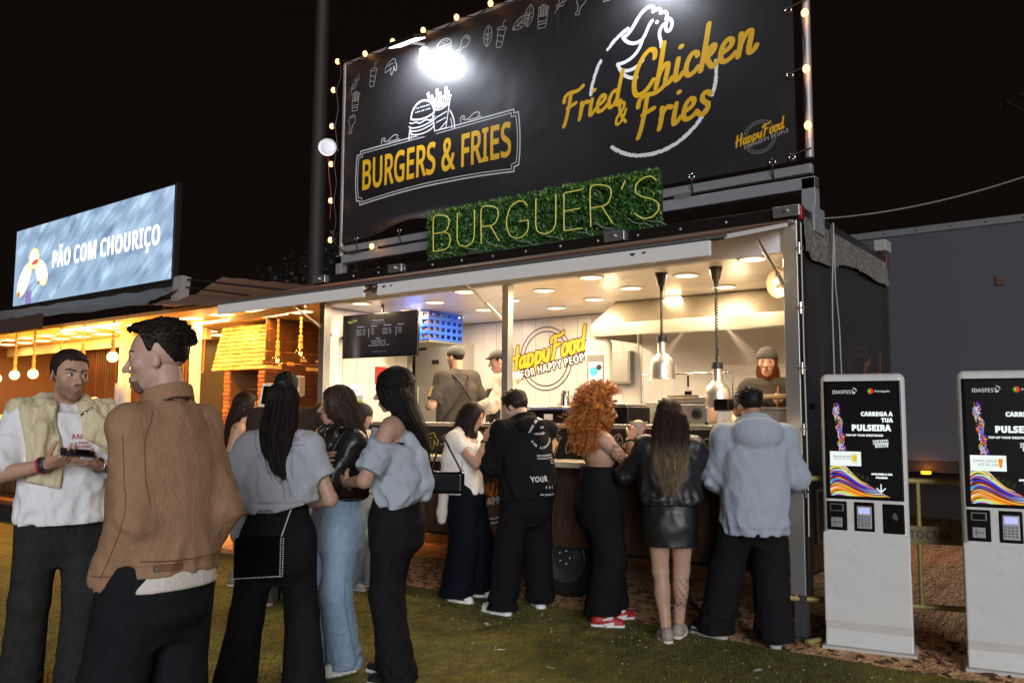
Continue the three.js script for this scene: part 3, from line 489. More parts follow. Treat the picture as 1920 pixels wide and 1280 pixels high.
// gear on the worktop
{
  const W = 1.44;
  const g = thing('contact_grill', 'steel contact grill with a black round dial on the worktop', 'grill', [-1.0, W, -0.38], 0.05);
  part(g, 'body', [box(-0.2, 0.02, -0.18, 0.2, 0.16, 0.18, 0.012)], steelDull); part(g, 'lid', [box(-0.2, 0.17, -0.18, 0.2, 0.22, 0.16, 0.012)], steel); part(g, 'dial', [rod([0.11, 0.085, 0.18], [0.11, 0.085, 0.215], 0.034, 0.03, 20)], black); part(g, 'dial_plate', rod([0.11, 0.085, 0.178], [0.11, 0.085, 0.184], 0.045, 0.045, 24), M(0x8a8a84, 0.3, { metalness: 0.9 })); part(g, 'handle', [rod([-0.12, 0.22, 0.2], [0.12, 0.22, 0.2], 0.012), rod([-0.12, 0.2, 0.12], [-0.12, 0.22, 0.2], 0.01), rod([0.12, 0.2, 0.12], [0.12, 0.22, 0.2], 0.01)], chrome);
  for (const [x, y] of [[-0.17, 0], [0.17, 0]]) part(g, 'foot', rod([x, 0, 0.14], [x, 0.02, 0.14], 0.015), black);
  const f = thing('deep_fryer', 'black fryer with a steel lid behind the orange haired woman', 'fryer', [-1.66, W, -0.35]);
  part(f, 'body', box(-0.19, 0, -0.2, 0.19, 0.14, 0.18, 0.01), blackGloss); part(f, 'lid', [box(-0.17, 0.145, -0.18, 0.17, 0.17, 0.16, 0.012)], steel); part(f, 'handle', rod([-0.05, 0.19, 0.12], [0.05, 0.19, 0.12], 0.012), black);
  const c = thing('card_terminal', 'black till box with white labels behind the man in the black hoodie', 'till', [-2.28, W, -0.28]);
  part(c, 'body', box(-0.26, 0, -0.16, 0.2, 0.12, 0.14, 0.01), blackGloss); part(c, 'label', box(0.0, 0.03, 0.141, 0.09, 0.08, 0.143), M(0xd8d2c4, 0.5)); part(c, 'top_tray', box(-0.26, 0.125, -0.16, 0.2, 0.15, 0.14, 0.012), steel);
  const cup = thing('steel_cup', 'left steel tumbler upside down on the tray by the till', 'tumbler', [-2.27, W + 0.15, -0.45], 0, 'steel tumblers on the till tray');
  part(cup, 'body', new THREE.LatheGeometry([[0.001, 0.14], [0.036, 0.14], [0.044, 0.0], [0.041, 0.0]].map((p) => new THREE.Vector2(...p)), 20), M(0xb0aca4, 0.2, { metalness: 1 })); part(cup, 'rim', new THREE.TorusGeometry(0.044, 0.003, 6, 24).rotateX(Math.PI / 2), chrome);
  copyOf(cup, [-2.13, W + 0.15, -0.5], 0, 'right steel tumbler upside down on the tray by the till');
  const bin = thing('bread_bin', 'low blue crate on the worktop behind the cook in the beige hoodie', 'crate', [-3.0, W, -1.55]); part(bin, 'body', [box(-0.3, 0, -0.2, 0.3, 0.13, -0.19), box(-0.3, 0, 0.19, 0.3, 0.13, 0.2), box(-0.3, 0, -0.2, -0.29, 0.13, 0.2), box(0.29, 0, -0.2, 0.3, 0.13, 0.2), box(-0.3, 0, -0.2, 0.3, 0.01, 0.2)], M(0x2a56c0, 0.4)); part(bin, 'rim', [box(-0.31, 0.12, 0.2, 0.31, 0.14, 0.215), box(0.3, 0.12, -0.2, 0.315, 0.14, 0.2)], M(0x2a56c0, 0.4));
  solo('prep_table', [box(-3.3, 1.38, -1.8, -2.1, 1.44, -1.3, 0.006), box(-3.25, FLOOR, -1.78, -3.2, 1.38, -1.73), box(-2.2, FLOOR, -1.78, -2.15, 1.38, -1.73)], steelDull, 'steel prep table in the middle of the kitchen', 'table');
  const pan = thing('tray_shelf', 'steel wire shelf with a hanging rail behind the right heat lamp', 'shelf', [-1.35, 1.44, -1.3]); part(pan, 'frame', [rod([-0.6, 0.46, 0], [0.3, 0.46, 0], 0.008), rod([0.3, 0.18, 0], [0.3, 0.46, 0], 0.008), rod([-0.6, 0.2, 0], [-0.6, 0.46, 0], 0.008), rod([0.22, 0.2, 0], [0.22, 0.44, 0], 0.006)], chrome); part(pan, 'board', box(-0.6, 0.0, -0.2, 0.32, 0.2, 0.0, 0.006), steelDull);
  const jar = (x, label) => { const j = thing('spice_jar', label, 'shaker', [x, W, -0.1]); part(j, 'glass', new THREE.CylinderGeometry(0.024, 0.028, 0.06, 16).translate(0, 0.03, 0), M(0x9a8a6a, 0.15, { metalness: 0.3 })); part(j, 'cap', new THREE.CylinderGeometry(0.026, 0.026, 0.022, 16).translate(0, 0.071, 0), black); };
  jar(-0.48, 'small steel shaker with black cap on the worktop under the right lamp');
  const pot = thing('steel_bowl', 'shallow steel bowl on the worktop at the far right', 'bowl', [-0.3, W, -0.3]); part(pot, 'body', box(-0.16, 0.0, -0.2, 0.2, 0.12, 0.2, 0.02), steelDull); part(pot, 'rim', box(-0.18, 0.12, -0.22, 0.22, 0.135, 0.22, 0.004), steel); part(pot, 'shelf_edge', box(-0.18, 0.2, -0.22, 0.22, 0.225, 0.22, 0.004), M(0xc8a878, 0.4));
  const spk = thing('black_dispenser', 'black and white sauce dispenser behind the mayonnaise bottle', 'dispenser', [-0.68, W, -0.25]); part(spk, 'head', box(-0.06, 0.11, -0.05, 0.06, 0.2, 0.06, 0.01), blackGloss); part(spk, 'body', box(-0.045, 0, -0.045, 0.045, 0.11, 0.045, 0.01), offWhite);
  // squeeze bottles on the ledge
  const bottle = (name, label, x, z, mat, capMat, sticker) => {
    const b = thing(name, label, 'sauce bottle', [x, 1.148, z]);
    const pr = [[0.001, 0], [0.042, 0], [0.046, 0.01], [0.044, 0.06], [0.036, 0.11], [0.042, 0.16], [0.04, 0.19], [0.024, 0.225], [0.022, 0.235]].map((p) => new THREE.Vector2(...p));
    part(b, 'body', new THREE.LatheGeometry(pr, 28), mat); part(b, 'cap', [new THREE.CylinderGeometry(0.026, 0.028, 0.03, 20).translate(0, 0.25, 0), new THREE.CylinderGeometry(0.004, 0.012, 0.03, 12).translate(0, 0.28, 0)], capMat);
    if (sticker) part(b, 'label', new THREE.CylinderGeometry(0.0455, 0.0465, 0.06, 24, 1, true, 0.0, 2.4).translate(0, 0.035, 0), sticker);
  };
  bottle('mayonnaise_bottle', 'cream mayonnaise squeeze bottle with black cap on the ledge', -0.5, 0.28, M(0xe8dcae, 0.35), black, M(0xffffff, 0.5, { map: canvas(128, 64, (g) => { g.fillStyle = '#e9e6da'; g.fillRect(0, 0, 128, 64); g.fillStyle = '#24408a'; g.fillRect(40, 6, 40, 22); g.fillStyle = '#9a8'; g.fillRect(20, 36, 80, 6); g.fillRect(30, 48, 60, 5); }, { clamp: true }) }));
  bottle('ketchup_bottle', 'red ketchup squeeze bottle on the ledge beside the wavy haired woman', -1.14, 0.2, M(0xb01410, 0.35), M(0x8a0f0c, 0.4));
  const cone = thing('paper_cone', 'open brown paper food cone standing on the ledge', 'paper cone', [-2.02, 1.148, 0.22]); 
  const cg = new THREE.CylinderGeometry(0.11, 0.05, 0.15, 24, 4, true); { const p = cg.attributes.position; for (let i = 0; i < p.count; i++) { const a = Math.atan2(p.getZ(i), p.getX(i)); if (p.getY(i) > 0.05) p.setY(i, p.getY(i) + 0.04 * Math.sin(a * 2 + 0.6)); } cg.computeVertexNormals(); } part(cone, 'paper', cg.translate(0, 0.075, 0), M(0xd9b98a, 0.8, { side: THREE.DoubleSide })); part(cone, 'fries', [...Array(12)].map((_, i) => place(box(-0.005, 0, -0.005, 0.005, 0.1, 0.005), 0.04 * Math.cos(i * 2.4), 0.06, 0.04 * Math.sin(i * 2.4), R() - 0.5, 0, R() - 0.5)), M(0xd8a640, 0.7));
  const note = canvas(128, 96, (g) => { g.fillStyle = '#e6ecd0'; g.fillRect(0, 0, 128, 96); g.fillStyle = '#c9d860'; g.fillRect(0, 30, 128, 66); g.fillStyle = '#222'; g.font = 'bold 40px sans-serif'; g.fillText('5 N', 20, 76); }, { clamp: true });
  solo('notice_card', new THREE.PlaneGeometry(0.22, 0.16).translate(-4.7, 1.63, -0.15), M(0xffffff, 0.6, { map: note, side: THREE.DoubleSide }), 'pale green notice card behind the counter left of the fridge', 'notice');
  const note2 = canvas(96, 128, (g) => { g.fillStyle = '#e9eaec'; g.fillRect(0, 0, 96, 128); g.fillStyle = '#2c54b0'; g.font = 'bold 34px sans-serif'; g.fillText('ME', 16, 60); }, { clamp: true });
  const p2 = new THREE.PlaneGeometry(0.16, 0.2); p2.rotateY(Math.PI / 2); p2.translate(X0 + 0.068, 1.75, -0.55); solo('wall_notice', p2, M(0xffffff, 0.6, { map: note2 }), 'white notice with blue letters on the left kitchen wall', 'notice');
}

{ // more of the clutter of a working kitchen
  const back = -2.0, Y = 1.44;
  const ladle = thing('ladle', 'steel ladle hanging from the rail behind the grill', 'ladle', [-1.75, 1.88, -1.3], 0, 'kitchen tools on the rail'); part(ladle, 'handle', rod([0, 0, 0], [0, -0.22, 0], 0.006), chrome); part(ladle, 'bowl', new THREE.SphereGeometry(0.035, 16, 8, 0, 7, 1.57, 1.57).translate(0, -0.22, 0.02), M(0xc8c4bc, 0.25, { metalness: 0.8, side: THREE.DoubleSide }));
  copyOf(ladle, [-1.62, 1.88, -1.3], 0.4, 'second steel ladle on the rail, nearer the dispenser'); 
  const sp = thing('spatula', 'steel spatula with a black grip on the rail', 'spatula', [-1.48, 1.88, -1.3]); part(sp, 'grip', rod([0, 0, 0], [0, -0.1, 0], 0.01), black); part(sp, 'blade', box(-0.035, -0.24, -0.003, 0.035, -0.14, 0.003), chrome); part(sp, 'handle', rod([0, -0.1, 0], [0, -0.15, 0], 0.005), chrome);
  const tray = thing('steel_tray', 'lowest steel tray stacked on the back counter under the hood', 'tray', [-0.75, Y, back], 0, 'steel trays on the back counter'); part(tray, 'body', box(-0.26, 0, -0.16, 0.26, 0.06, 0.16, 0.01), steelDull); part(tray, 'rim', box(-0.28, 0.055, -0.18, 0.28, 0.065, 0.18, 0.003), steel); copyOf(tray, [-0.74, Y + 0.07, back], 0.05, 'middle steel tray of the stack on the back counter'); copyOf(tray, [-0.76, Y + 0.14, back], -0.04, 'topmost steel tray of the stack on the back counter');
  const box1 = thing('carton', 'brown cardboard carton on the prep table beside the white dispenser', 'carton', [-2.95, 1.44, -1.62], 0.2); part(box1, 'body', box(-0.14, 0, -0.1, 0.14, 0.2, 0.1, 0.003), M(0x9a7448, 0.8)); part(box1, 'tape', box(-0.02, 0.2, -0.1, 0.02, 0.203, 0.1), M(0xb89a68, 0.3));
  const b1 = thing('oil_bottle', 'tall yellow oil bottle on the back counter', 'bottle', [-1.55, Y, back + 0.1]); part(b1, 'body', new THREE.LatheGeometry([[0.001, 0], [0.04, 0], [0.042, 0.16], [0.016, 0.22], [0.015, 0.26]].map((p) => new THREE.Vector2(...p)), 20), M(0xc8a028, 0.2)); part(b1, 'cap', new THREE.CylinderGeometry(0.017, 0.017, 0.025, 14).translate(0, 0.27, 0), M(0xb02018, 0.4));
  const roll = thing('paper_roll', 'white kitchen paper roll on the back counter', 'paper roll', [-1.95, Y, back + 0.1]); part(roll, 'paper', new THREE.CylinderGeometry(0.06, 0.06, 0.24, 24).translate(0, 0.12, 0), M(0xe4e0d8, 0.8)); part(roll, 'core', new THREE.CylinderGeometry(0.02, 0.02, 0.244, 14).translate(0, 0.122, 0), M(0x9a7a52, 0.8));
  const nap = thing('napkin_box', 'black napkin box on the ledge left of the paper cone', 'napkin box', [-2.32, 1.148, 0.16], 0.1); part(nap, 'body', box(-0.07, 0, -0.06, 0.07, 0.12, 0.06, 0.006), blackGloss); part(nap, 'napkins', box(-0.05, 0.118, -0.04, 0.05, 0.14, 0.04, 0.004), M(0xe8e4dc, 0.8));
  const cupst = thing('drink_cup', 'paper drink cup standing on the ledge by the left end of the hatch', 'cup', [-3.9, 1.148, 0.2]); part(cupst, 'body', new THREE.CylinderGeometry(0.045, 0.033, 0.12, 20).translate(0, 0.06, 0), M(0xc8c4ba, 0.6)); part(cupst, 'lid', new THREE.CylinderGeometry(0.047, 0.047, 0.012, 20).translate(0, 0.126, 0), M(0xe8e8e8, 0.4));
}

// ---------------------------------------------------------------- big banner on its frame above the roof
const ZF = -0.35;
{
  const f = thing('sign_frame', 'galvanised tube frame that carries the big black banner above the trailer', 'frame');
  part(f, 'post', rod([-5.2, ROOF - 0.1, ZF], [-5.2, 5.47, ZF], 0.03), galv); part(f, 'post', rod([-0.02, 3.42, ZF], [-0.02, 5.5, ZF], 0.032), galv);
  part(f, 'post', box(-0.07, ROOF - 0.12, ZF - 0.05, 0.03, 3.26, ZF + 0.05, 0.004), galv); part(f, 'post', box(-5.24, ROOF - 0.1, ZF - 0.04, -5.15, 3.26, ZF + 0.05, 0.004), galv);
  part(f, 'top_tube', rod([-5.2, 5.47, ZF], [0, 5.5, ZF], 0.03), galv);
  part(f, 'rail', box(-5.2, 3.3, ZF - 0.03, 0.0, 3.37, ZF + 0.03, 0.004), galv); part(f, 'rail', box(-5.24, 3.175, ZF - 0.05, 0.03, 3.265, ZF + 0.05, 0.004), galv);
  part(f, 'bracket', [box(-0.03, ROOF - 0.14, ZF - 0.14, 0.036, ROOF + 0.05, ZF + 0.1, 0.004), rod([0.036, ROOF - 0.02, ZF + 0.03], [0.046, ROOF - 0.02, ZF + 0.03], 0.014), rod([0.036, ROOF - 0.08, ZF - 0.08], [0.046, ROOF - 0.08, ZF - 0.08], 0.014)], galv);
  part(f, 'clip', [box(-1.1, 3.263, ZF + 0.03, -0.96, 3.305, ZF + 0.054), box(-4.7, 3.263, ZF + 0.03, -4.58, 3.305, ZF + 0.054)], steelDull);
}
{
  const x0 = -5.15, x1 = -0.1, y0 = 3.4, y1 = 5.44, W = 2048, H = 828, s = W / (x1 - x0);
  const tex = canvas(W, H, (g, w, h) => {
    g.fillStyle = '#232122'; g.fillRect(0, 0, w, h);
    const r = rng(21); // smeared chalk dust of the print
    g.lineCap = 'round';
    for (let i = 0; i < 3200; i++) { const x = r() * w, y = r() * h, a = Math.max(0, n2(x / 300, y / 220) + 0.25 * n2(x / 70, y / 60)); g.strokeStyle = `rgba(130,130,118,${0.05 * a})`; g.lineWidth = 2 + r() * 12; g.beginPath(); g.moveTo(x, y); g.lineTo(x + (r() - 0.5) * 12, y + 20 + r() * 60); g.stroke(); }
    const X = (x) => (x - x0) * s, Y = (y) => (y1 - y) * s;
    g.fillStyle = 'rgba(20,18,20,.75)'; // plain dark fields under the two logos
    for (const [cx, cy, rx, ry] of [[-3.8, 4.25, 1.25, 0.62], [-1.25, 4.2, 1.25, 0.8]]) { const q = g.createRadialGradient(0, 0, 0.55, 0, 0, 1); q.addColorStop(0, 'rgba(30,28,30,.9)'); q.addColorStop(1, 'rgba(30,28,30,0)'); g.save(); g.translate(X(cx), Y(cy)); g.scale(rx * s, ry * s); g.fillStyle = q; g.fillRect(-1, -1, 2, 2); g.restore(); }
    const wc = '#b9b9b9', thin = '#8f8f8d';
    // burger sign with notched frame
    const frame = (m) => { const L = X(-4.93) + m, Rr = X(-2.7) - m, Tp = Y(4.39) + m, Bt = Y(3.79) - m, n = 22; g.beginPath(); g.moveTo(L + n, Tp); g.lineTo(Rr - n, Tp); g.lineTo(Rr - n, Tp + n * 0.7); g.lineTo(Rr, Tp + n * 0.7); g.quadraticCurveTo(Rr + 16, (Tp + Bt) / 2, Rr, Bt - n); g.lineTo(Rr - n, Bt - n * 0.8); g.lineTo(Rr - n, Bt); g.quadraticCurveTo((L + Rr) / 2, Bt - 36, L + n, Bt); g.lineTo(L + n, Bt - n * 0.8); g.lineTo(L, Bt - n); g.quadraticCurveTo(L - 16, (Tp + Bt) / 2, L, Tp + n * 0.7); g.lineTo(L + n, Tp + n * 0.7); g.closePath(); };
    g.fillStyle = '#1b191b'; frame(0); g.fill(); g.strokeStyle = wc; g.lineWidth = 6; frame(0); g.stroke(); g.lineWidth = 4; frame(12); g.stroke();
    g.save(); g.translate(X(-3.82), Y(3.955)); g.fillStyle = gold; g.textAlign = 'center'; const txt = 'BURGERS & FRIES'; g.font = '150px sans-serif'; g.lineWidth = 9; g.strokeStyle = gold; const tw = g.measureText(txt).width; g.scale(2.08 * s / tw, 1.2); g.fillText(txt, 0, 0); g.lineWidth = 7; g.strokeText(txt, 0, 0); g.restore();
    // burger with fries
    g.save(); g.translate(X(-3.86), Y(4.6)); g.strokeStyle = '#d0d0d0'; g.lineJoin = g.lineCap = 'round';
    g.lineWidth = 7; g.beginPath(); g.arc(16, 92, 128, Math.PI, 0); g.stroke(); g.lineWidth = 4; g.beginPath(); g.arc(16, 92, 114, Math.PI, 0); g.stroke();
    g.fillStyle = '#1d1b1d'; g.beginPath(); g.ellipse(10, 40, 112, 60, 0, 0, 7); g.fill();
    g.lineWidth = 5; for (let i = 0; i < 9; i++) { const x = 24 + i * 9; g.save(); g.translate(x, 6); g.rotate(-0.35 + i * 0.085); g.strokeRect(0, -96 + (i % 3) * 18, 10, 84); g.restore(); }
    g.fillRect(22, -6, 96, 70); g.stroke(new Path2D('M20 -12C50 6 90 4 118 -22L96 84L34 84ZM40 30L100 16M44 50L96 40M60 84L102 56'));
    g.beginPath(); g.arc(-34, 6, 66, Math.PI * 1.0, Math.PI * 2.0); g.quadraticCurveTo(-34, 30, -100, 6); g.fill(); g.lineWidth = 8; g.stroke();
    g.lineWidth = 6; g.stroke(new Path2D('M-108 20C-90 34 -76 16 -60 30C-44 42 -20 18 0 30C14 38 26 26 34 20M-112 36C-90 56 -20 52 36 34M-108 52C-80 70 -20 66 30 48M-106 58C-106 90 26 88 32 54'));
    g.fillStyle = '#d0d0d0'; for (let i = 0; i < 16; i++) { g.beginPath(); g.ellipse(-80 + (i * 29) % 92, -34 + (i * 17) % 34, 4, 2.4, 0.5, 0, 7); g.fill(); }
    g.restore();
    g.strokeStyle = wc; g.lineWidth = 4; for (const [x, d] of [[-4.42, 1], [-3.3, 1]]) { g.save(); g.translate(X(x), Y(4.41)); g.stroke(new Path2D('M-50 0C-60 -26 -30 -30 -30 -14C-30 -6 -40 -8 -40 -14M-30 -4C0 0 10 -30 40 -22C54 -18 50 -4 40 -8M-10 0L60 0')); g.restore(); }
    // chicken logo
    g.strokeStyle = '#dcdcdc'; g.lineCap = 'round'; g.lineJoin = 'round';
    const cx = X(-1.31), cy = Y(4.27); g.lineWidth = 15;
    for (const [a, b] of [[0.48, 2.25], [-0.1, 0.36], [3.25, 3.75], [3.95, 4.35]]) { g.lineWidth = 15; g.beginPath(); g.arc(cx, cy, 240, a, b); g.stroke(); }
    g.strokeStyle = 'rgba(35,33,34,.9)'; const rr = rng(8); for (let i = 0; i < 420; i++) { const a = rr() * 7, q = 240 + (rr() < 0.5 ? -8 : 8) + (rr() - 0.5) * 5; g.lineWidth = 1 + rr() * 3; g.beginPath(); g.arc(cx, cy, q, a, a + 0.01 + rr() * 0.02); g.stroke(); }
    g.save(); g.translate(X(-1.28), Y(4.72)); g.strokeStyle = '#e2e2e2'; g.lineWidth = 13; g.stroke(new Path2D('M-116 -16C-70 -20 -66 -90 -10 -98C4 -96 6 -86 2 -76C20 -84 34 -78 30 -62C52 -66 60 -50 50 -36C74 -34 78 -10 64 8C50 14 44 -4 52 -22C42 -20 32 -14 26 0C20 22 34 34 30 56M-116 -16C-100 12 -70 26 -40 10C-24 -4 -22 -28 -2 -44M-40 10C-60 70 -110 78 -140 74C-120 128 -90 140 -64 140M-128 96C-104 116 -60 108 -40 84')); g.fillStyle = '#e2e2e2'; g.beginPath(); g.arc(16, -34, 7, 0, 7); g.fill(); g.restore();
    script(g, 'Fried', X(-2.22), Y(4.11), 116, 0.11, gold, 0.125); script(g, 'Chicken', X(-1.5), Y(4.21), 146, 0.11, gold, 0.115);
    script(g, '&', X(-1.66), Y(4.0), 100, 0.11, gold, 0.1); script(g, 'Fries', X(-1.47), Y(3.85), 138, 0.11, gold, 0.115);
    happyFood(g, X(-0.38), Y(3.64), 52, gold, '#8d8d8d', '#9a9a9a', '#1a1010');
    // chalk doodles along the top and the left edge
    const row = [['herb', -5.0, 5.18, 0.1], ['cup', -4.7, 5.2, 0.15], ['wing', -4.42, 5.24, 0.2], ['box', -4.98, 4.98, 0.1], ['drum', -5.03, 4.73, 0.2], ['box', -3.95, 5.22, 0], ['burger', -3.66, 5.25, 0], ['drum', -3.4, 5.2, 0.9], ['leaf', -3.08, 5.2, 0.1], ['cup', -2.92, 5.16, 0.2], ['leaf', -2.68, 5.22, 1.2], ['leaf', -2.58, 5.26, 0.2], ['box', -2.42, 5.2, 0.1], ['herb', -2.2, 5.28, 0.2], ['drum', -2.0, 5.2, 0.4], ['box', -1.72, 5.25, 0], ['wing', -1.45, 5.3, 0.2], ['herb', -1.0, 5.3, 0], ['cup', -0.7, 5.25, 0.2]];
    for (const [k, x, y, rot] of row) doodle(g, k, X(x), Y(y), 86, rot, thin, 0.04);
  }, { clamp: true });
  const g = new THREE.PlaneGeometry(x1 - x0, y1 - y0, 120, 60), p = g.attributes.position;
  for (let i = 0; i < p.count; i++) {
    const x = p.getX(i) + (x0 + x1) / 2, y = p.getY(i) + (y0 + y1) / 2;
    let z = 0.006 * n2(x * 0.9, y * 1.1) + 0.0012 * n2(x * 4, y * 3);
    const lift = smoothstep(3.6 - y, 0, 0.22) * Math.exp(-(((x + 4.0) / 0.5) ** 2)); z += 0.1 * lift;
    p.setXYZ(i, x, y + 0.09 * lift, ZF + 0.045 + z);
  }
  g.computeVertexNormals();
  const b = thing('banner', 'big black vinyl banner for burgers and fried chicken above the trailer', 'banner');
  part(b, 'fabric', g, M(0xffffff, 0.42, { map: tex, side: THREE.DoubleSide }));
  const ring = new THREE.TorusGeometry(0.022, 0.006, 6, 16);
  for (let i = 0; i < 8; i++) { const x = -4.9 + i * 0.66; part(b, 'eyelet', ring.clone().translate(x, 3.42, ZF + 0.058), chrome); part(b, 'cable_tie', tube([[x, 3.42, ZF + 0.07], [x + 0.004, 3.36, ZF + 0.06], [x, 3.29, ZF + 0.035]], 0.006, 10, 5), black); }
  for (const y of [3.43, 4.06, 4.57, 5.1]) { part(b, 'eyelet', ring.clone().translate(-0.13, y, ZF + 0.058), chrome); part(b, 'cable_tie', tube([[-0.13, y, ZF + 0.07], [-0.06, y + 0.03, ZF + 0.06], [0.01, y + 0.05, ZF + 0.04]], 0.006, 10, 5), black); }
}
// ---------------------------------------------------------------- floodlights that light the banner
{
  const make = (x, label, pow) => {
    const l = thing('banner_floodlight', label, 'floodlight', [x, 5.27, ZF + 0.3], 0, 'floodlights over the banner');
    const tilt = new THREE.Matrix4().makeRotationX(0.42);
    part(l, 'housing', box(-0.2, 0.008, -0.1, 0.2, 0.05, 0.1, 0.01).applyMatrix4(tilt), black); part(l, 'arm', [rod([0, 0.03, -0.05], [0, 0.1, -0.34], 0.014), rod([-0.12, 0.03, 0], [0, 0.1, -0.3], 0.01)], galv);
    part(l, 'lens', box(-0.18, -0.002, -0.085, 0.18, 0.006, 0.085).applyMatrix4(tilt), M(0xffffff, 0.5, { emissive: 0xf6fbff, emissiveIntensity: 6 }));
    const a = new THREE.RectAreaLight(0xeaf2ff, pow, 0.34, 0.16); a.position.set(0, -0.012, 0); a.rotation.x = -Math.PI / 2 + 0.42; a.name = 'flood_lamp'; l.add(a);
  };
  make(-3.93, 'left LED floodlight above the burger picture of the banner', 250); make(-1.3, 'right LED floodlight above the chicken picture of the banner', 90);
}
// ---------------------------------------------------------------- string lights along the frame
{
  const s = thing('string_light', 'string of warm round bulbs along the banner frame', 'string lights');
  const pts = [[-5.27, 3.45, 0.0], [-5.28, 3.9, 0], [-5.29, 4.32, 0], [-5.29, 4.76, 0], [-5.28, 5.18, 0], [-5.22, 5.5, 0], [-4.8, 5.47, 0], [-4.37, 5.49, 0], [-3.92, 5.485, 0], [-3.46, 5.49, 0], [-3.02, 5.5, 0], [-2.56, 5.5, 0], [-2.1, 5.51, 0], [-1.65, 5.51, 0], [-1.2, 5.51, 0], [-0.75, 5.52, 0], [-0.3, 5.52, 0], [0.0, 5.42, 0], [-0.02, 4.96, 0], [-0.03, 4.5, 0], [-0.03, 4.07, 0], [-0.03, 3.64, 0]];
  const P3 = pts.map(([x, y]) => [x, y, ZF + 0.06]), path = [];
  P3.forEach((p, i) => { path.push(V(...p)); if (i < P3.length - 1) { const q = P3[i + 1]; path.push(V((p[0] + q[0]) / 2 + 0.01, (p[1] + q[1]) / 2 - (Math.abs(q[0] - p[0]) > 0.2 ? 0.04 : 0), ZF + 0.04)); } });
  path.unshift(V(-4.61, 3.29, ZF + 0.07), V(-5.0, 3.27, ZF + 0.07)); part(s, 'cord', tube(path, 0.006, 400, 5), black);
  P3.push([-4.61, 3.29, ZF + 0.08]);
  const glass = new THREE.SphereGeometry(0.026, 14, 10).scale(1, 1.25, 1), sock = new THREE.CylinderGeometry(0.014, 0.016, 0.035, 10), hot = M(0xffe0b0, 0.4, { emissive: 0xffb066, emissiveIntensity: 4 });
  P3.forEach((p, i) => { const b = part(s, 'bulb', glass, hot); const dx = i < 6 ? -0.035 : i > 16 && i < 22 ? 0.03 : 0, dy = dx ? 0 : 0.0; b.position.set(p[0] + dx, p[1] + dy, p[2] + 0.02); part(s, 'socket', sock, black).position.set(p[0] + dx * 0.3, p[1] + dy * 0.2, p[2] + 0.01); const l = new THREE.PointLight(0xff9a40, 0.10); l.position.copy(b.position); l.shadow.radius = 1; l.castShadow = true; l.name = 'bulb_lamp'; s.add(l); });
}
{ // little dish antenna on the left post
  const d = thing('dish_antenna', 'small white round dish on the left post of the banner frame', 'antenna', [-5.34, 4.5, ZF + 0.12], 0.75);
  const pr = []; for (let i = 0; i <= 8; i++) pr.push(new THREE.Vector2(0.1 * i / 8 + 0.001, 0.03 * (i / 8) ** 2)); part(d, 'dish', new THREE.LatheGeometry(pr, 32).rotateX(Math.PI / 2), M(0xd6d6d6, 0.5, { side: THREE.DoubleSide }));
  part(d, 'back_cover', new THREE.SphereGeometry(0.095, 24, 12).scale(1, 1, 0.35).translate(0, 0, -0.0), M(0xcfcfd0, 0.5)); part(d, 'arm', rod([0, 0, -0.02], [0.1, 0.02, -0.12], 0.012), galv); part(d, 'cable', tube([[0, -0.06, -0.02], [0.02, -0.3, 0], [0.05, -0.55, 0.0], [0.04, -0.8, -0.04]], 0.004, 24, 5), M(0x8a3020, 0.5));
}
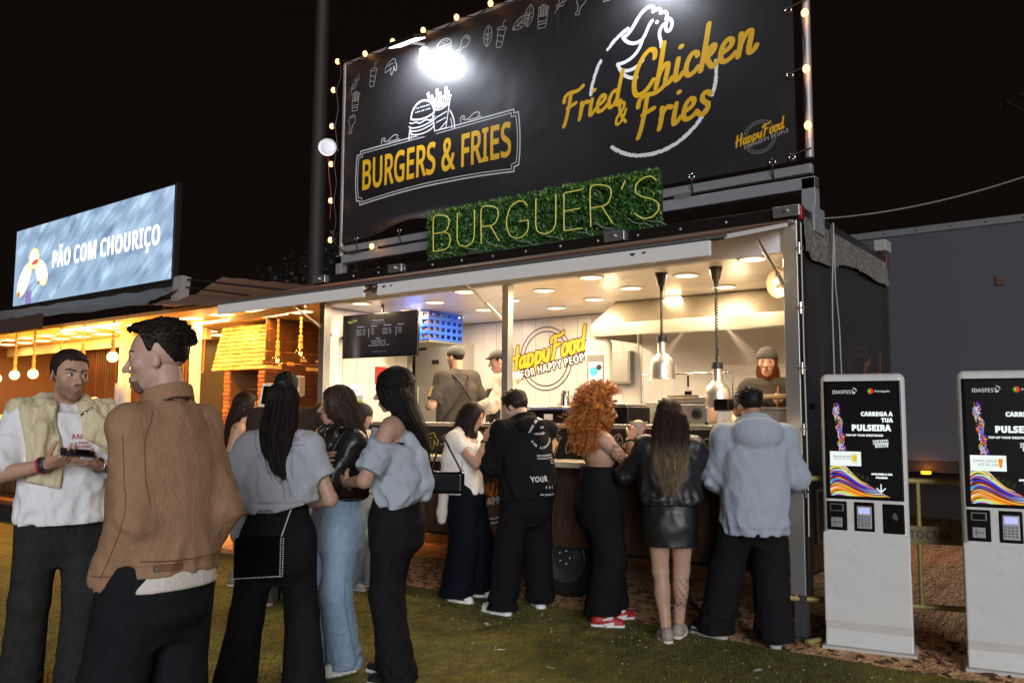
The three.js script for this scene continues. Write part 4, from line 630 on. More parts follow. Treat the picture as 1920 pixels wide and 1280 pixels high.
// ---------------------------------------------------------------- BURGUER'S on the box hedge
{
  const hd = thing('hedge_sign', "artificial box hedge panel with yellow neon letters BURGUER'S over the hatch", 'sign', [0, 0, 0]);
  const x0 = -3.66, x1 = -1.14, y0 = 2.995, y1 = 3.475, z0 = -0.2;
  part(hd, 'backing', box(x0 + 0.02, y0, z0 - 0.02, x1 - 0.02, y1 - 0.02, z0 + 0.06), M(0x1a3312, 0.9));
  const leaf = new THREE.BufferGeometry(); leaf.setAttribute('position', new THREE.Float32BufferAttribute([0, 0, 0, 0.011, 0.012, 0.004, 0, 0.03, 0, -0.011, 0.012, 0.004], 3)); leaf.setIndex([0, 1, 2, 0, 2, 3]); leaf.computeVertexNormals();
  const N = 13000, im = new THREE.InstancedMesh(leaf, M(0xffffff, 0.45, { side: THREE.DoubleSide }), N), m = new THREE.Matrix4(), q = new THREE.Quaternion(), c = new THREE.Color();
  for (let i = 0; i < N; i++) {
    const x = lerp(x0, x1, R()), y = lerp(y0, y1, R()), edge = Math.min(x - x0, x1 - x, y1 - y), b = 0.03 * n2(x * 7, y * 7);
    q.setFromEuler(new THREE.Euler(-0.5 + R() * 1.6, R() * 6.28, (R() - 0.5) * 2)); const s = 0.7 + R() * 0.7;
    m.compose(V(x + (R() - 0.5) * 0.03, y + (R() - 0.3) * 0.02, z0 + 0.05 + R() * 0.05 + b * (edge > 0.03 ? 1 : 0.4)), q, V(s, s, s)); im.setMatrixAt(i, m);
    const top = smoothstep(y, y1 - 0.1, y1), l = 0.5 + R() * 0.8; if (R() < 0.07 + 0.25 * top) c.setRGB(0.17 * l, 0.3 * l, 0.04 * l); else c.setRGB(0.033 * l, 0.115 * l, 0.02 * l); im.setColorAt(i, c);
  }
  im.name = 'foliage'; hd.add(im); im.userData.kind = 'stuff';
  // neon strokes: letters in a unit cell, y up
  const L = {
    B: [[[0, 0], [0, 1], [0.42, 1], [0.58, 0.9], [0.6, 0.75], [0.52, 0.58], [0.4, 0.52], [0, 0.52]], [[0.4, 0.52], [0.58, 0.45], [0.66, 0.28], [0.6, 0.08], [0.42, 0], [0, 0]]],
    U: [[[0, 1], [0, 0.3], [0.08, 0.08], [0.32, 0], [0.56, 0.08], [0.64, 0.3], [0.64, 1]]],
    R: [[[0, 0], [0, 1], [0.4, 1], [0.57, 0.9], [0.6, 0.74], [0.52, 0.55], [0.38, 0.48], [0, 0.48]], [[0.32, 0.48], [0.64, 0]]],
    G: [[[0.7, 0.86], [0.56, 0.98], [0.36, 1], [0.12, 0.88], [0, 0.6], [0, 0.36], [0.12, 0.1], [0.38, 0], [0.6, 0.06], [0.72, 0.2], [0.72, 0.45]], [[0.72, 0.45], [0.42, 0.45]]],
    E: [[[0.56, 1], [0, 1], [0, 0], [0.56, 0]], [[0, 0.52], [0.5, 0.52]]],
    "'": [[[0.1, 1.02], [0, 0.82]]], S: [[[0.6, 0.88], [0.46, 1], [0.26, 1], [0.06, 0.88], [0.04, 0.68], [0.2, 0.55], [0.46, 0.45], [0.64, 0.32], [0.64, 0.14], [0.48, 0.01], [0.22, 0], [0, 0.16]]],
  };
  const neon = M(0xd2c860, 0.4, { emissive: 0x9a9a30, emissiveIntensity: 0.3 }), wire = M(0x9aa39a, 0.4), hgt = 0.33; let x = -3.52;
  const wds = { B: 0.66, U: 0.64, R: 0.64, G: 0.72, E: 0.56, "'": 0.1, S: 0.64 }, sc = 0.33, gap = 0.085; let k = 0;
  for (const ch of "BURGUER'S") {
    const geos = L[ch].map((st) => { const p = new THREE.CurvePath(); const v = st.map(([a, b]) => V(x + a * sc, 3.075 + b * hgt, z0 + 0.16)); if (st.length <= 3 || ch === 'E') { for (let i = 0; i < v.length - 1; i++) p.add(new THREE.LineCurve3(v[i], v[i + 1])); return new THREE.TubeGeometry(p, 40, 0.0052, 6); } return new THREE.TubeGeometry(new THREE.CatmullRomCurve3(v, false, 'catmullrom', 0.35), 80, 0.0052, 6); });
    part(hd, 'neon_letter', geos, neon);
    part(hd, 'wire', tube([[x + 0.05, 3.1, z0 + 0.15], [x + 0.1, 3.06, z0 + 0.13], [x + 0.2, 3.04, z0 + 0.12], [x + 0.25, 3.01, z0 + 0.1]], 0.0028, 16, 4), wire);
    x += wds[ch] * sc + gap;
  }
  part(hd, 'acrylic_edge', box(x0 + 0.02, y0 - 0.004, z0 + 0.06, x1 - 0.02, y0 + 0.004, z0 + 0.13), M(0x8a9088, 0.3));
  part(hd, 'clamp', [box(-3.05, 2.96, -0.12, -2.93, 3.02, 0.0), box(-1.6, 2.96, -0.12, -1.48, 3.02, 0.0)], M(0x8d9190, 0.3, { metalness: 0.8 }));
}
// ---------------------------------------------------------------- self service kiosks
function kioskScreen(second) {
  return canvas(512, 880, (g, w, h) => {
    g.fillStyle = '#060607'; g.fillRect(0, 0, w, h);
    g.fillStyle = '#e9e9e9'; g.font = '38px sans-serif'; g.fillText('IDASFEST', 42, 84); g.lineWidth = 5; g.strokeStyle = '#e9e9e9'; for (const r of [10, 18, 26]) { g.beginPath(); g.arc(196, 66, r, r > 20 ? -1.6 : 0.2, r > 20 ? -0.1 : 1.7); g.stroke(); }
    g.fillStyle = '#1f9a3c'; g.beginPath(); g.arc(322, 66, 22, 0, 7); g.fill(); g.fillStyle = '#e0301c'; g.beginPath(); g.arc(322, 66, 22, -1.7, 1.7); g.fill(); g.fillStyle = '#e8c024'; g.beginPath(); g.arc(316, 66, 7, 0, 7); g.fill();
    g.fillStyle = '#dcdcdc'; g.font = 'bold 22px sans-serif'; g.fillText('Português', 352, 74); g.fillText('⌄', 466, 70);
    const fat = (s, x, y, px, lw) => { g.font = `bold ${px}px sans-serif`; g.textAlign = 'right'; g.lineJoin = 'miter'; g.strokeStyle = g.fillStyle = '#f4fbfb'; g.lineWidth = lw; g.strokeText(s, x, y); g.fillText(s, x, y); };
    fat('CARREGA A', 474, 258, 42, 4); fat('TUA', 474, 306, 42, 4); fat('PULSEIRA', 458, 372, 61, 6); fat('TOP-UP YOUR WRISTBAND', 404, 416, 21.5, 1.5); fat('APROXIME A SUA', 458, 712, 18, 2.5); fat('PULSEIRA', 424, 738, 18, 2.5);
    g.lineWidth = 9; g.lineCap = 'round'; g.beginPath(); g.moveTo(376, 794); g.lineTo(376, 844); g.moveTo(346, 822); g.lineTo(376, 848); g.lineTo(406, 822); g.stroke();
    g.save(); g.translate(386, 470); g.rotate(-0.07); g.fillStyle = '#e6efe9'; g.fillRect(-58, -28, 112, 32); g.fillRect(-44, 4, 92, 26); g.fillStyle = '#111'; g.textAlign = 'center'; g.font = 'bold 30px sans-serif'; g.fillText('QUEIMA', 0, -2); g.font = 'bold 26px sans-serif'; g.fillText('FITAS!', 2, 27); g.restore();
    // paint coloured pillar and ribbons
    const pal = ['#2b3fe0', '#e0402a', '#f0a020', '#ffffff', '#38b6e8', '#7a2ad0', '#f0e050', '#101040', '#e86a1a', '#d8f0ff'];
    const r = rng(33); g.lineCap = 'round';
    for (let i = 0; i < 120; i++) { const y = 150 + r() * 360, cx = 66 + (y - 150) * 0.12 + 6 * Math.sin(y / 20); g.strokeStyle = pal[Math.floor(r() * 10)]; g.lineWidth = 2 + r() * 5; g.beginPath(); g.moveTo(cx + (r() - 0.5) * 52, y); g.quadraticCurveTo(cx + (r() - 0.5) * 70, y + 20, cx + (r() - 0.5) * 50, y + 10 + r() * 44); g.stroke(); }
    g.strokeStyle = '#b9c8ff'; g.lineWidth = 4; g.beginPath(); for (let a = 0; a < 12; a += 0.2) g.lineTo(62 + a * 1.6 * Math.cos(a), 208 + a * 1.6 * Math.sin(a)); g.stroke();
    g.save(); g.beginPath(); g.rect(10, 640, 430, 240); g.clip();
    const rib = ['#e8402a', '#2a2ab8', '#f0f0e8', '#f09a28', '#7a1a14', '#28a8e0', '#f0d848', '#5a28a0', '#c83a10', '#a8e0d8', '#181830', '#e86a20', '#384ad8', '#d8c030'];
    for (let i = 0; i < 42; i++) { const y = 640 + i * 7; g.strokeStyle = rib[i % rib.length]; g.lineWidth = 9 + (i % 4) * 3; g.beginPath(); g.moveTo(10, y + 10 * Math.sin(i)); g.bezierCurveTo(110, y - 80 + 30 * Math.sin(i * 2), 150 + i * 2, y + 100, 260 + i * 6, 880 - Math.max(0, 30 - i) * 3.4); g.stroke(); }
    g.restore();
    g.fillStyle = '#06060a'; g.beginPath(); g.moveTo(120, 640); g.quadraticCurveTo(230, 770, 440, 880); g.lineTo(512, 880); g.lineTo(512, 640); g.fill();
    fat('APROXIME A SUA', 458, 712, 18, 2.5); fat('PULSEIRA', 424, 738, 18, 2.5); g.lineWidth = 9; g.beginPath(); g.moveTo(376, 784); g.lineTo(376, 840); g.moveTo(346, 814); g.lineTo(376, 842); g.lineTo(406, 814); g.stroke();
    g.strokeStyle = '#3a5a22'; g.lineWidth = 3; for (let i = 0; i < 5; i++) { g.beginPath(); g.ellipse(150 + i * 32, 690 + i * 14, 8, 14, 0.4, 0, 7); g.stroke(); }
    g.fillStyle = '#f0fbf6'; g.fillRect(14, 536, 226, 112); g.fillStyle = '#777'; g.textAlign = 'left'; g.font = 'bold 19px sans-serif';
    if (second) { g.font = '25px sans-serif'; g.fillText('HAPPY HOUR', 32, 586); g.fillText('ATÉ ÀS 23H', 62, 612); g.fillStyle = '#e8901a'; g.beginPath(); g.moveTo(188, 560); g.lineTo(220, 560); g.lineTo(212, 622); g.lineTo(196, 622); g.fill(); }
    else { g.fillText('BALDE NA MÃO', 38, 582); g.font = '14px sans-serif'; g.fillText('CONCERTO NA ALMA', 38, 600); g.fillStyle = '#e8c81a'; g.fillRect(178, 562, 30, 52); g.strokeStyle = '#c8b890'; g.lineWidth = 3; g.strokeRect(174, 556, 38, 70); }
  }, { clamp: true });
}
let kioskDirt;
function kiosk(label, x, z, turn, second) {
  const k = thing('payment_kiosk', label, 'kiosk', [x, 0, z], turn);
  const dirt = kioskDirt ??= dataTex(256, (u, v) => { const k = 0.98 + 0.02 * tn(u, v, 6) - Math.max(0, tn(u, v, 18, 4) - 0.36) * 0.1 - (R() < 0.0006 ? 0.2 : 0); return [k, k, k * 0.99]; }, true), white = M(0xd4d3d0, 0.42, { map: dirt }), W = 0.262;
  part(k, 'upper_body', new RoundedBoxGeometry(W * 2, 1.12, 0.11, 5, 0.045).translate(0, 1.235, 0), white);
  const sh = new THREE.Shape([[0.058, 0.74], [0.075, 0.7], [0.078, 0.18], [0.05, 0.12], [0.075, 0.03], [0.075, 0.02], [-0.06, 0.02], [-0.05, 0.74]].map((p) => new THREE.Vector2(-p[0], p[1])));
  const lo = new THREE.ExtrudeGeometry(sh, { depth: W * 2 - 0.02, bevelThickness: 0.01, bevelSize: 0.008, bevelSegments: 3 }); lo.rotateY(Math.PI / 2); lo.translate(-W + 0.01, 0, 0);
  part(k, 'lower_body', lo, white);
  part(k, 'base_plate', box(-W - 0.02, 0.0, -0.16, W + 0.02, 0.022, 0.13, 0.008), M(0xc2beb4, 0.5));
  part(k, 'screen_glass', new RoundedBoxGeometry(0.475, 0.785, 0.02, 4, 0.009).translate(0, 1.355, 0.048), blackGloss);
  part(k, 'display', new THREE.PlaneGeometry(0.435, 0.745).translate(0, 1.36, 0.0595), M(0x050505, 0.25, { emissive: 0xffffff, emissiveMap: kioskScreen(second), emissiveIntensity: 1.0 }));
  const reader = (x, w, y) => new RoundedBoxGeometry(w, 0.19, 0.016, 3, 0.007).translate(x, y, 0.053);
  const r1 = part(k, 'card_reader', reader(-0.172, 0.125, 0.855), blackGloss); part(r1, 'reader_window', [box(-0.215, 0.885, 0.06, -0.13, 0.935, 0.065, 0.004)], M(0x8a8a88, 0.35, { metalness: 0.7 })); part(r1, 'window_glass', box(-0.207, 0.892, 0.0652, -0.138, 0.928, 0.067), blackGloss); part(r1, 'card_slot', [box(-0.21, 0.782, 0.06, -0.14, 0.845, 0.066, 0.004)], M(0xa5a6a6, 0.4, { metalness: 0.5 })); part(r1, 'slot_line', [box(-0.2, 0.812, 0.0662, -0.15, 0.816, 0.068), box(-0.19, 0.79, 0.0662, -0.188, 0.838, 0.068)], black);
  const r2 = part(k, 'pin_pad', reader(-0.005, 0.125, 0.855), blackGloss); part(r2, 'pad_body', box(-0.05, 0.78, 0.06, 0.04, 0.925, 0.068, 0.006), M(0xb0b2b2, 0.4, { metalness: 0.4 })); part(r2, 'small_display', box(-0.04, 0.875, 0.0685, 0.03, 0.915, 0.07), M(0xbfc6f0, 0.4, { emissive: 0xa8b0f0, emissiveIntensity: 0.5 }));
  const key = new THREE.BoxGeometry(0.012, 0.011, 0.004); for (let i = 0; i < 4; i++) for (let j = 0; j < 4; j++) part(r2, 'key', key.clone().translate(-0.035 + i * 0.02, 0.855 - j * 0.018, 0.07), M(0x77797a, 0.5));
  const r3 = part(k, 'contactless_pad', reader(0.17, 0.13, 0.85), blackGloss); part(r3, 'wave_mark', [0.012, 0.022, 0.032].map((r) => new THREE.TorusGeometry(r, 0.0024, 4, 14, 1.7).rotateZ(-0.6).translate(0.158, 0.86, 0.0625)), M(0x8a8a8a, 0.5));
  part(k, 'service_hatch', [box(-0.005, 0.57, 0.0792, 0.09, 0.572, 0.0806), box(-0.005, 0.668, 0.0792, 0.09, 0.67, 0.0806), box(-0.007, 0.57, 0.0792, -0.005, 0.67, 0.0806), box(0.09, 0.57, 0.0792, 0.092, 0.67, 0.0806)], M(0x9d9d9b, 0.5));
  part(k, 'side_lock', box(W + 0.0002, 0.5, -0.02, W + 0.003, 0.58, 0.02), black);
  return k;
}
kiosk('white payment kiosk with glowing screen, nearer the food trailer', 0.37, -0.08, 0.19, false);
kiosk('white payment kiosk cut by the right edge with happy hour notice', 1.2, -0.1, 0.21, true);
// ---------------------------------------------------------------- crowd barrier with a sign
{
  const y = M(0xa3965a, 0.5, { metalness: 0.2 }), b = thing('crowd_barrier', 'yellowish tube crowd barrier with a name plate behind the kiosks', 'barrier');
  const A = [-0.09, 0, -0.04], B = [1.95, 0, -0.78], P = (t, h) => [lerp(A[0], B[0], t), h, lerp(A[2], B[2], t)];
  part(b, 'top_rail', rod(P(0, 1.085), P(1, 1.085), 0.019), y); part(b, 'bottom_rail', rod(P(-0.06, 0.27), P(1, 0.27), 0.019), y);
  for (const t of [0.0, 0.36, 0.7, 1]) part(b, 'post', rod(P(t, 0.27), P(t, 1.085), 0.015), y);
  for (const t of [0.1, 0.9]) { part(b, 'foot', [rod([P(t, 0)[0] + 0.1, 0.02, P(t, 0)[2] - 0.26], [P(t, 0)[0] - 0.1, 0.02, P(t, 0)[2] + 0.2], 0.018), rod(P(t, 0.27), P(t, 0.02), 0.018)], y); }
  const tex = canvas(256, 64, (g) => { g.fillStyle = '#6e6232'; g.fillRect(0, 0, 256, 64); g.fillStyle = '#241f12'; g.font = 'bold 42px sans-serif'; g.textAlign = 'center'; g.fillText('TOCMA', 136, 47); }, { clamp: true });
  const s = part(b, 'name_plate', new THREE.BoxGeometry(0.44, 0.115, 0.004), [M(0x6e6232, 0.5), M(0x6e6232, 0.5), M(0x6e6232, 0.5), M(0x6e6232, 0.5), M(0xffffff, 0.5, { map: tex }), M(0x6e6232, 0.5)]); s.position.set(...P(0.385, 0.735)); s.position.z += 0.02; s.rotation.y = Math.atan2(-(B[2] - A[2]), B[0] - A[0]);
}
// ---------------------------------------------------------------- grey semi-trailer behind
{
  const t = thing('lorry_trailer', 'dark grey box lorry trailer parked behind the kiosks', 'lorry trailer');
  const z = -4.5, g = M(0x4a4c52, 0.45);
  part(t, 'box', box(-1.6, 1.03, z - 2.5, 9, 3.6, z), g); part(t, 'top_rail', box(-1.62, 3.6, z - 2.5, 9.02, 3.68, z + 0.02, 0.006), M(0x7c7e80, 0.45, { metalness: 0.4 }));
  part(t, 'side_skirt', box(-1.5, 0.9, z - 2.4, 9, 1.03, z - 0.03), M(0x131313, 0.7)); part(t, 'underframe', box(-1.5, 0.35, z - 2.3, 9, 0.9, z - 0.5), M(0x0b0b0b, 0.8));
  part(t, 'marker_light', box(-0.2, 0.88, z - 0.02, -0.1, 0.915, z + 0.02, 0.006), M(0xff9a20, 0.4, { emissive: 0xff8a10, emissiveIntensity: 3.5 }));
  const lp = new THREE.PointLight(0xff9020, 0.3); lp.position.set(-0.15, 0.897, z + 0.05); lp.name = 'marker_lamp'; t.add(lp);
  part(t, 'reflector_strip', [box(0.3, 0.955, z - 0.028, 1.2, 0.985, z - 0.026)], M(0x2a2a2a, 0.3));
  const v = part(t, 'vent', box(0.61, 2.93, z + 0.001, 0.69, 3.03, z + 0.006), black); for (let i = 0; i < 4; i++) part(v, 'slat', box(0.615, 2.94 + i * 0.024, z + 0.006, 0.685, 2.95 + i * 0.024, z + 0.02, 0.002), M(0xa88a70, 0.4, { metalness: 0.5 }));
  for (let i = 0; i < 5; i++) part(t, 'rivet', new THREE.SphereGeometry(0.01, 6, 5).translate(-0.5 + i * 0.35, 3.64, z + 0.02), black);
}
solo('overhead_wire', [sag([-0.05, 2.98, -0.45], [3.2, 3.6, 0.4], 0.28, 0.006, 30)], M(0x8d8b84, 0.6), 'thin grey wire sagging from the trailer roof out to the right', 'wire');
solo('hanging_cable', [tube([[0.03, 2.9, -0.62], [0.06, 2.97, -0.6], [0.07, 2.9, -0.58], [0.05, 2.4, -0.57], [0.04, 1.7, -0.6], [0.05, 1.2, -0.55]], 0.007, 60, 5), tube([[0.03, 2.92, -0.66], [0.05, 2.96, -0.63], [0.06, 2.88, -0.62], [0.05, 2.5, -0.66], [0.045, 2.2, -0.74], [0.05, 1.9, -0.74], [0.05, 1.2, -0.82]], 0.006, 60, 5)], M(0x9b9a94, 0.5), 'two pale cables hanging down the dark end wall of the trailer', 'cable');
solo('floodlight_pole', new THREE.CylinderGeometry(0.12, 0.19, 13, 20).translate(-11.35, 6.5, -5), M(0x241d19, 0.7), 'tall dark pole behind the food trailer', 'pole');
{ // white junction box on the far roof corner, litter bag under the trailer
  solo('roof_box', box(0.0, 2.98, -2.2, 0.1, 3.08, -2.0, 0.006), M(0x9b9a96, 0.5), 'small pale box on the far roof corner of the trailer', 'box');
  const bag = new THREE.IcosahedronGeometry(0.05, 3), p = bag.attributes.position; for (let i = 0; i < p.count; i++) { const s = 1 + 0.5 * n3(p.getX(i) * 30, p.getY(i) * 30, p.getZ(i) * 30); p.setXYZ(i, p.getX(i) * s, p.getY(i) * s * 0.6, p.getZ(i) * s); } bag.computeVertexNormals();
  const a = solo('crumpled_napkin', bag, M(0xcfcfcf, 0.8), 'crumpled white napkin on the dirt beside the red sneakers', 'napkin'); a.position.set(-1.22, 0.03, -0.28); copyOf(a, [-1.05, 0.025, -0.18], 1, 'smaller crumpled napkin nearer the woman in the skirt').scale.setScalar(0.8);
}
// ---------------------------------------------------------------- market stall on the left
{
  const s = thing('market_stall', 'warmly lit wooden food stall on the left with an awning', 'market stall');
  const wood = woodMats([0.34, 0.2, 0.1], 4, 0.6, 15), cream = M(0xd9cdb8, 0.5);
  const xa = -16.2, xb = -7.6, zb = -2.55, C = 2.8;
  part(s, 'ceiling', box(xa, C, zb, xb + 2.1, C + 0.05, -0.0), M(0xd8c8a8, 0.35)); part(s, 'floor', box(xa, 0, zb, xb, 0.12, 0.1), M(0x4a3a2a, 0.7));
  const bw = part(s, 'back_wall', box(xa, 0, zb - 0.05, xb, C, zb), M(0x2a180c, 0.7)); const sl = box(0, 0.2, zb + 0.001, 0.075, C - 0.01, zb + 0.03, 0.003);
  for (let i = 0; i < 44; i++) { const m = part(bw, 'slat', sl, wood[(i * 3) % 4]); m.position.x = xa + 0.05 + i * 0.1; }
  part(s, 'dark_panel', box(-11.7, 0.2, zb + 0.002, -10.35, 2.7, zb + 0.02), M(0x1c130c, 0.6)); part(s, 'left_wall', box(xa, 0, zb, xa + 0.05, C, 0), M(0x5a3a20, 0.7));
  part(s, 'beam', box(xa, 2.62, -1.32, -9.2, 2.79, -1.25), cream); part(s, 'pillar', box(-10.25, 1.3, -0.6, -10.13, C, -0.48), cream); part(s, 'pillar', box(-9.0, 1.3, -0.98, -8.9, C, -0.86), cream);
  part(s, 'tiled_wall', box(-10.3, 1.2, -2.5, -9.0, C - 0.002, -2.46), M(0xd0b080, 0.4));
  const cn = part(s, 'counter', box(xa, 0.25, 0.1, xb - 0.1, 1.3, 0.16), M(0x3a1a0e, 0.6)); part(s, 'counter_top', box(xa, 1.3, -0.35, xb - 0.1, 1.35, 0.24, 0.006), M(0xc09a70, 0.4));
  const pl = box(0.003, 0.3, 0.161, 0.197, 1.295, 0.175, 0.003); for (let i = 0; i < 42; i++) { const m = part(cn, 'plank', pl, wood[(i * 5 + 1) % 4]); m.position.x = xa + i * 0.2; }
  part(s, 'step', box(-12.6, 0.0, 0.3, -9.6, 0.24, 0.7, 0.01), M(0x0c0b0a, 0.8)); part(s, 'step_top', box(-12.6, 0.242, 0.28, -9.6, 0.3, 0.72, 0.006), M(0x6a3a1c, 0.7));
  // awning and roof skins
  const sheet = (pts, nx, ny, amp, mat, name) => { const pos = [], idx = []; for (let i = 0; i <= nx; i++) for (let j = 0; j <= ny; j++) { const u = i / nx, v = j / ny, q = [0, 1, 2].map((k) => lerp(lerp(pts[0][k], pts[1][k], u), lerp(pts[3][k], pts[2][k], u), v)); pos.push(q[0], q[1] + amp * n2(u * 9, v * 3), q[2] + amp * n2(u * 7 + 3, v * 4)); } for (let i = 0; i < nx; i++) for (let j = 0; j < ny; j++) { const a = i * (ny + 1) + j; idx.push(a, a + 1, a + ny + 1, a + 1, a + ny + 2, a + ny + 1); } const g = new THREE.BufferGeometry(); g.setAttribute('position', new THREE.Float32BufferAttribute(pos, 3)); g.setIndex(idx); g.computeVertexNormals(); return part(s, name, g, mat); };
  const tarp = M(0x5b5856, 0.7, { side: THREE.DoubleSide }), brown = M(0x6a4c38, 0.75, { side: THREE.DoubleSide }), pale = M(0x8a8480, 0.7, { side: THREE.DoubleSide });
  sheet([[-16, 2.9, 0.62], [-7.9, 2.86, 0.42], [-7.74, 3.12, 0.02], [-16, 3.22, 0.02]], 60, 8, 0.02, tarp, 'awning');
  sheet([[-16, 2.68, 0.66], [-10.4, 2.7, 0.56], [-10.4, 2.9, 0.555], [-16, 2.9, 0.62]], 40, 3, 0.015, M(0x3a2a1e, 0.8, { side: THREE.DoubleSide }), 'valance');
  part(s, 'corner_cap', [box(-7.98, 2.87, -0.1, -7.66, 2.93, 0.18), bar([-7.82, 2.9, 0.04], [-7.82, 3.24, 0.0], 0.2, 0.12)], pale);
  sheet([[-7.9, 2.84, 0.44], [-5.4, 2.66, 0.36], [-5.7, 2.86, -0.7], [-7.74, 3.02, -0.1]], 30, 8, 0.018, brown, 'roof_sheet'); sheet([[-7.74, 3.0, -0.1], [-5.7, 2.88, -0.7], [-6.4, 3.16, -1.8], [-7.7, 3.3, -0.5]], 20, 6, 0.014, brown, 'roof_sheet');
  part(s, 'roof_pole', [rod([-7.7, 3.2, 0.0], [-6.2, 2.98, -0.5], 0.012), rod([-7.7, 3.1, 0.02], [-5.9, 2.8, -0.2], 0.01)], black);
  part(s, 'cross_beam', [bar([-7.5, 2.72, -0.5], [-5.7, 2.72, -0.2], 0.08, 0.07)], cream);
  // oven side wall of boards, facing the food trailer
  const ow = part(s, 'board_wall', box(-7.5, 0.3, -3.4, -7.44, C, -1.9), M(0x4a2c16, 0.7)); const bd = box(-7.439, 0.004, -3.38, -7.42, 0.146, -1.0, 0.003); for (let i = 0; i < 16; i++) { const m = part(ow, 'board', bd, wood[(i * 3 + (i >> 1)) % 4]); m.position.y = 0.4 + i * 0.15; }
  // recessed square lights, the tube at the front edge
  const pan = box(-0.15, -0.006, -0.09, 0.15, 0, 0.09), glow = M(0xfff0c8, 0.5, { emissive: 0xffe6b0, emissiveIntensity: 3 });
  let k = 0;
  for (const z of [-0.5, -0.9, -1.65, -2.1]) for (let x = -15.6 + (k++ % 2) * 0.35; x < -6.2; x += 0.72) {
    if (x > -8.9 && z < -1) continue;
    const l = part(s, 'ceiling_light', pan, glow); l.position.set(x, C - 0.002, z);
    if ((Math.round(x * 10) + k) % 2 === 0 || x > -8.6) { const a = new THREE.RectAreaLight(0xffba62, STALL_LIGHT, 0.3, 0.18); a.position.set(x, C - 0.016, z); a.rotation.x = -Math.PI / 2; a.name = 'ceiling_lamp'; scene.add(a); }  // panels and lamps at the right end are added to brighten the oven
  }
  const tb = part(s, 'tube_light', [rod([-11.0, 2.74, 0.02], [-9.35, 2.74, 0.0], 0.022), rod([-8.2, 2.72, -0.5], [-6.2, 2.7, -0.4], 0.016)], glow);
  const ta = new THREE.RectAreaLight(0xffb050, 60, 1.6, 0.05); ta.position.set(-10.2, 2.71, 0.01); ta.rotation.x = -Math.PI / 2; ta.name = 'tube_lamp'; scene.add(ta);
}
{ // brick oven
  const o = thing('brick_oven', 'pizza oven with a yellow brick hood at the right end of the stall', 'oven');
  const xa = -8.66, xb = -7.42, zf = -1.0, zb = -1.95, r = rng(77), yb = 2.11, yt = 2.74;
  part(o, 'core', box(xa + 0.03, 0.2, zb, xb - 0.03, 1.3, zf - 0.03), M(0x4a2a18, 0.8)); const inner = (x0, x1, y0, y1) => box(x0, y0, zb + 0.03, x1, y1, zf - 0.03);
  part(o, 'mouth', [inner(xa + 0.42, xb - 0.18, 1.32, 1.36), box(xa + 0.42, 1.36, zb, xb - 0.18, 2.1, zb + 0.03)], M(0x15100d, 0.9));
  part(o, 'hood_core', [box(xa + 0.02, yb, zb, xb - 0.07, yt, zf - 0.2), inner(xa + 0.3, xa + 0.42, 1.3, 2.1), inner(xb - 0.18, xb - 0.03, 1.3, 2.1)], M(0x6a4420, 0.9));
  const bm = [M(0xd2a660, 0.7), M(0xc89a52, 0.75), M(0xdab06c, 0.7), M(0xbf8f4a, 0.75)], rm = [M(0xb8642c, 0.75), M(0xa8562a, 0.8), M(0xc47436, 0.75)];
  const bh = yt - yb, rows = 11, h = bh / rows, w = 0.135, bg = [0, 1, 2].map((k) => box(0.005, 0.005, -0.02, w - 0.005, h - 0.005, 0.006 + k * 0.004, 0.004)), half = box(0.005, 0.005, -0.02, w / 2 - 0.005, h - 0.005, 0.008, 0.004);
  for (let j = 0; j < rows; j++) { const sl = (1 - j / rows) * 0.16, n = 9; for (let i = 0; i < n; i++) { const hb = j % 2 && i === 0; const m = part(o, 'brick', hb ? half : bg[Math.floor(r() * 3)], bm[Math.floor(r() * 4)]); m.position.set(xa + (j % 2 ? (i ? i * w - w / 2 : 0) : i * w), yb + j * h, zf - 0.16 + sl); m.rotation.x = -0.24; }
    for (let i = 0; i < 7; i++) { const m = part(o, 'brick', i === 0 && j % 2 ? half : bg[Math.floor(r() * 3)], bm[Math.floor(r() * 4)]); m.rotation.y = Math.PI / 2; m.position.set(xb - 0.04 + sl * 0.2, yb + j * h, zf - 0.12 + sl * 0.8 - (i * w - (j % 2 && i ? w / 2 : 0))); } }
  for (const [x0, n] of [[xa + 0.28, 1], [xb - 0.18, 1]]) for (let j = 0; j < 14; j++) { const m = part(o, 'brick', bg[Math.floor(r() * 3)], rm[Math.floor(r() * 3)]); m.position.set(x0 + (j % 2) * 0.012, 1.3 + j * h, zf - 0.02); }
  part(o, 'shelf', [rod([xa + 0.45, 1.85, zf - 0.2], [xb - 0.2, 1.85, zf - 0.2], 0.012), box(xa + 0.45, 1.6, zf - 0.5, xb - 0.2, 1.62, zf - 0.1)], M(0x5a5048, 0.5, { metalness: 0.6 }));
}
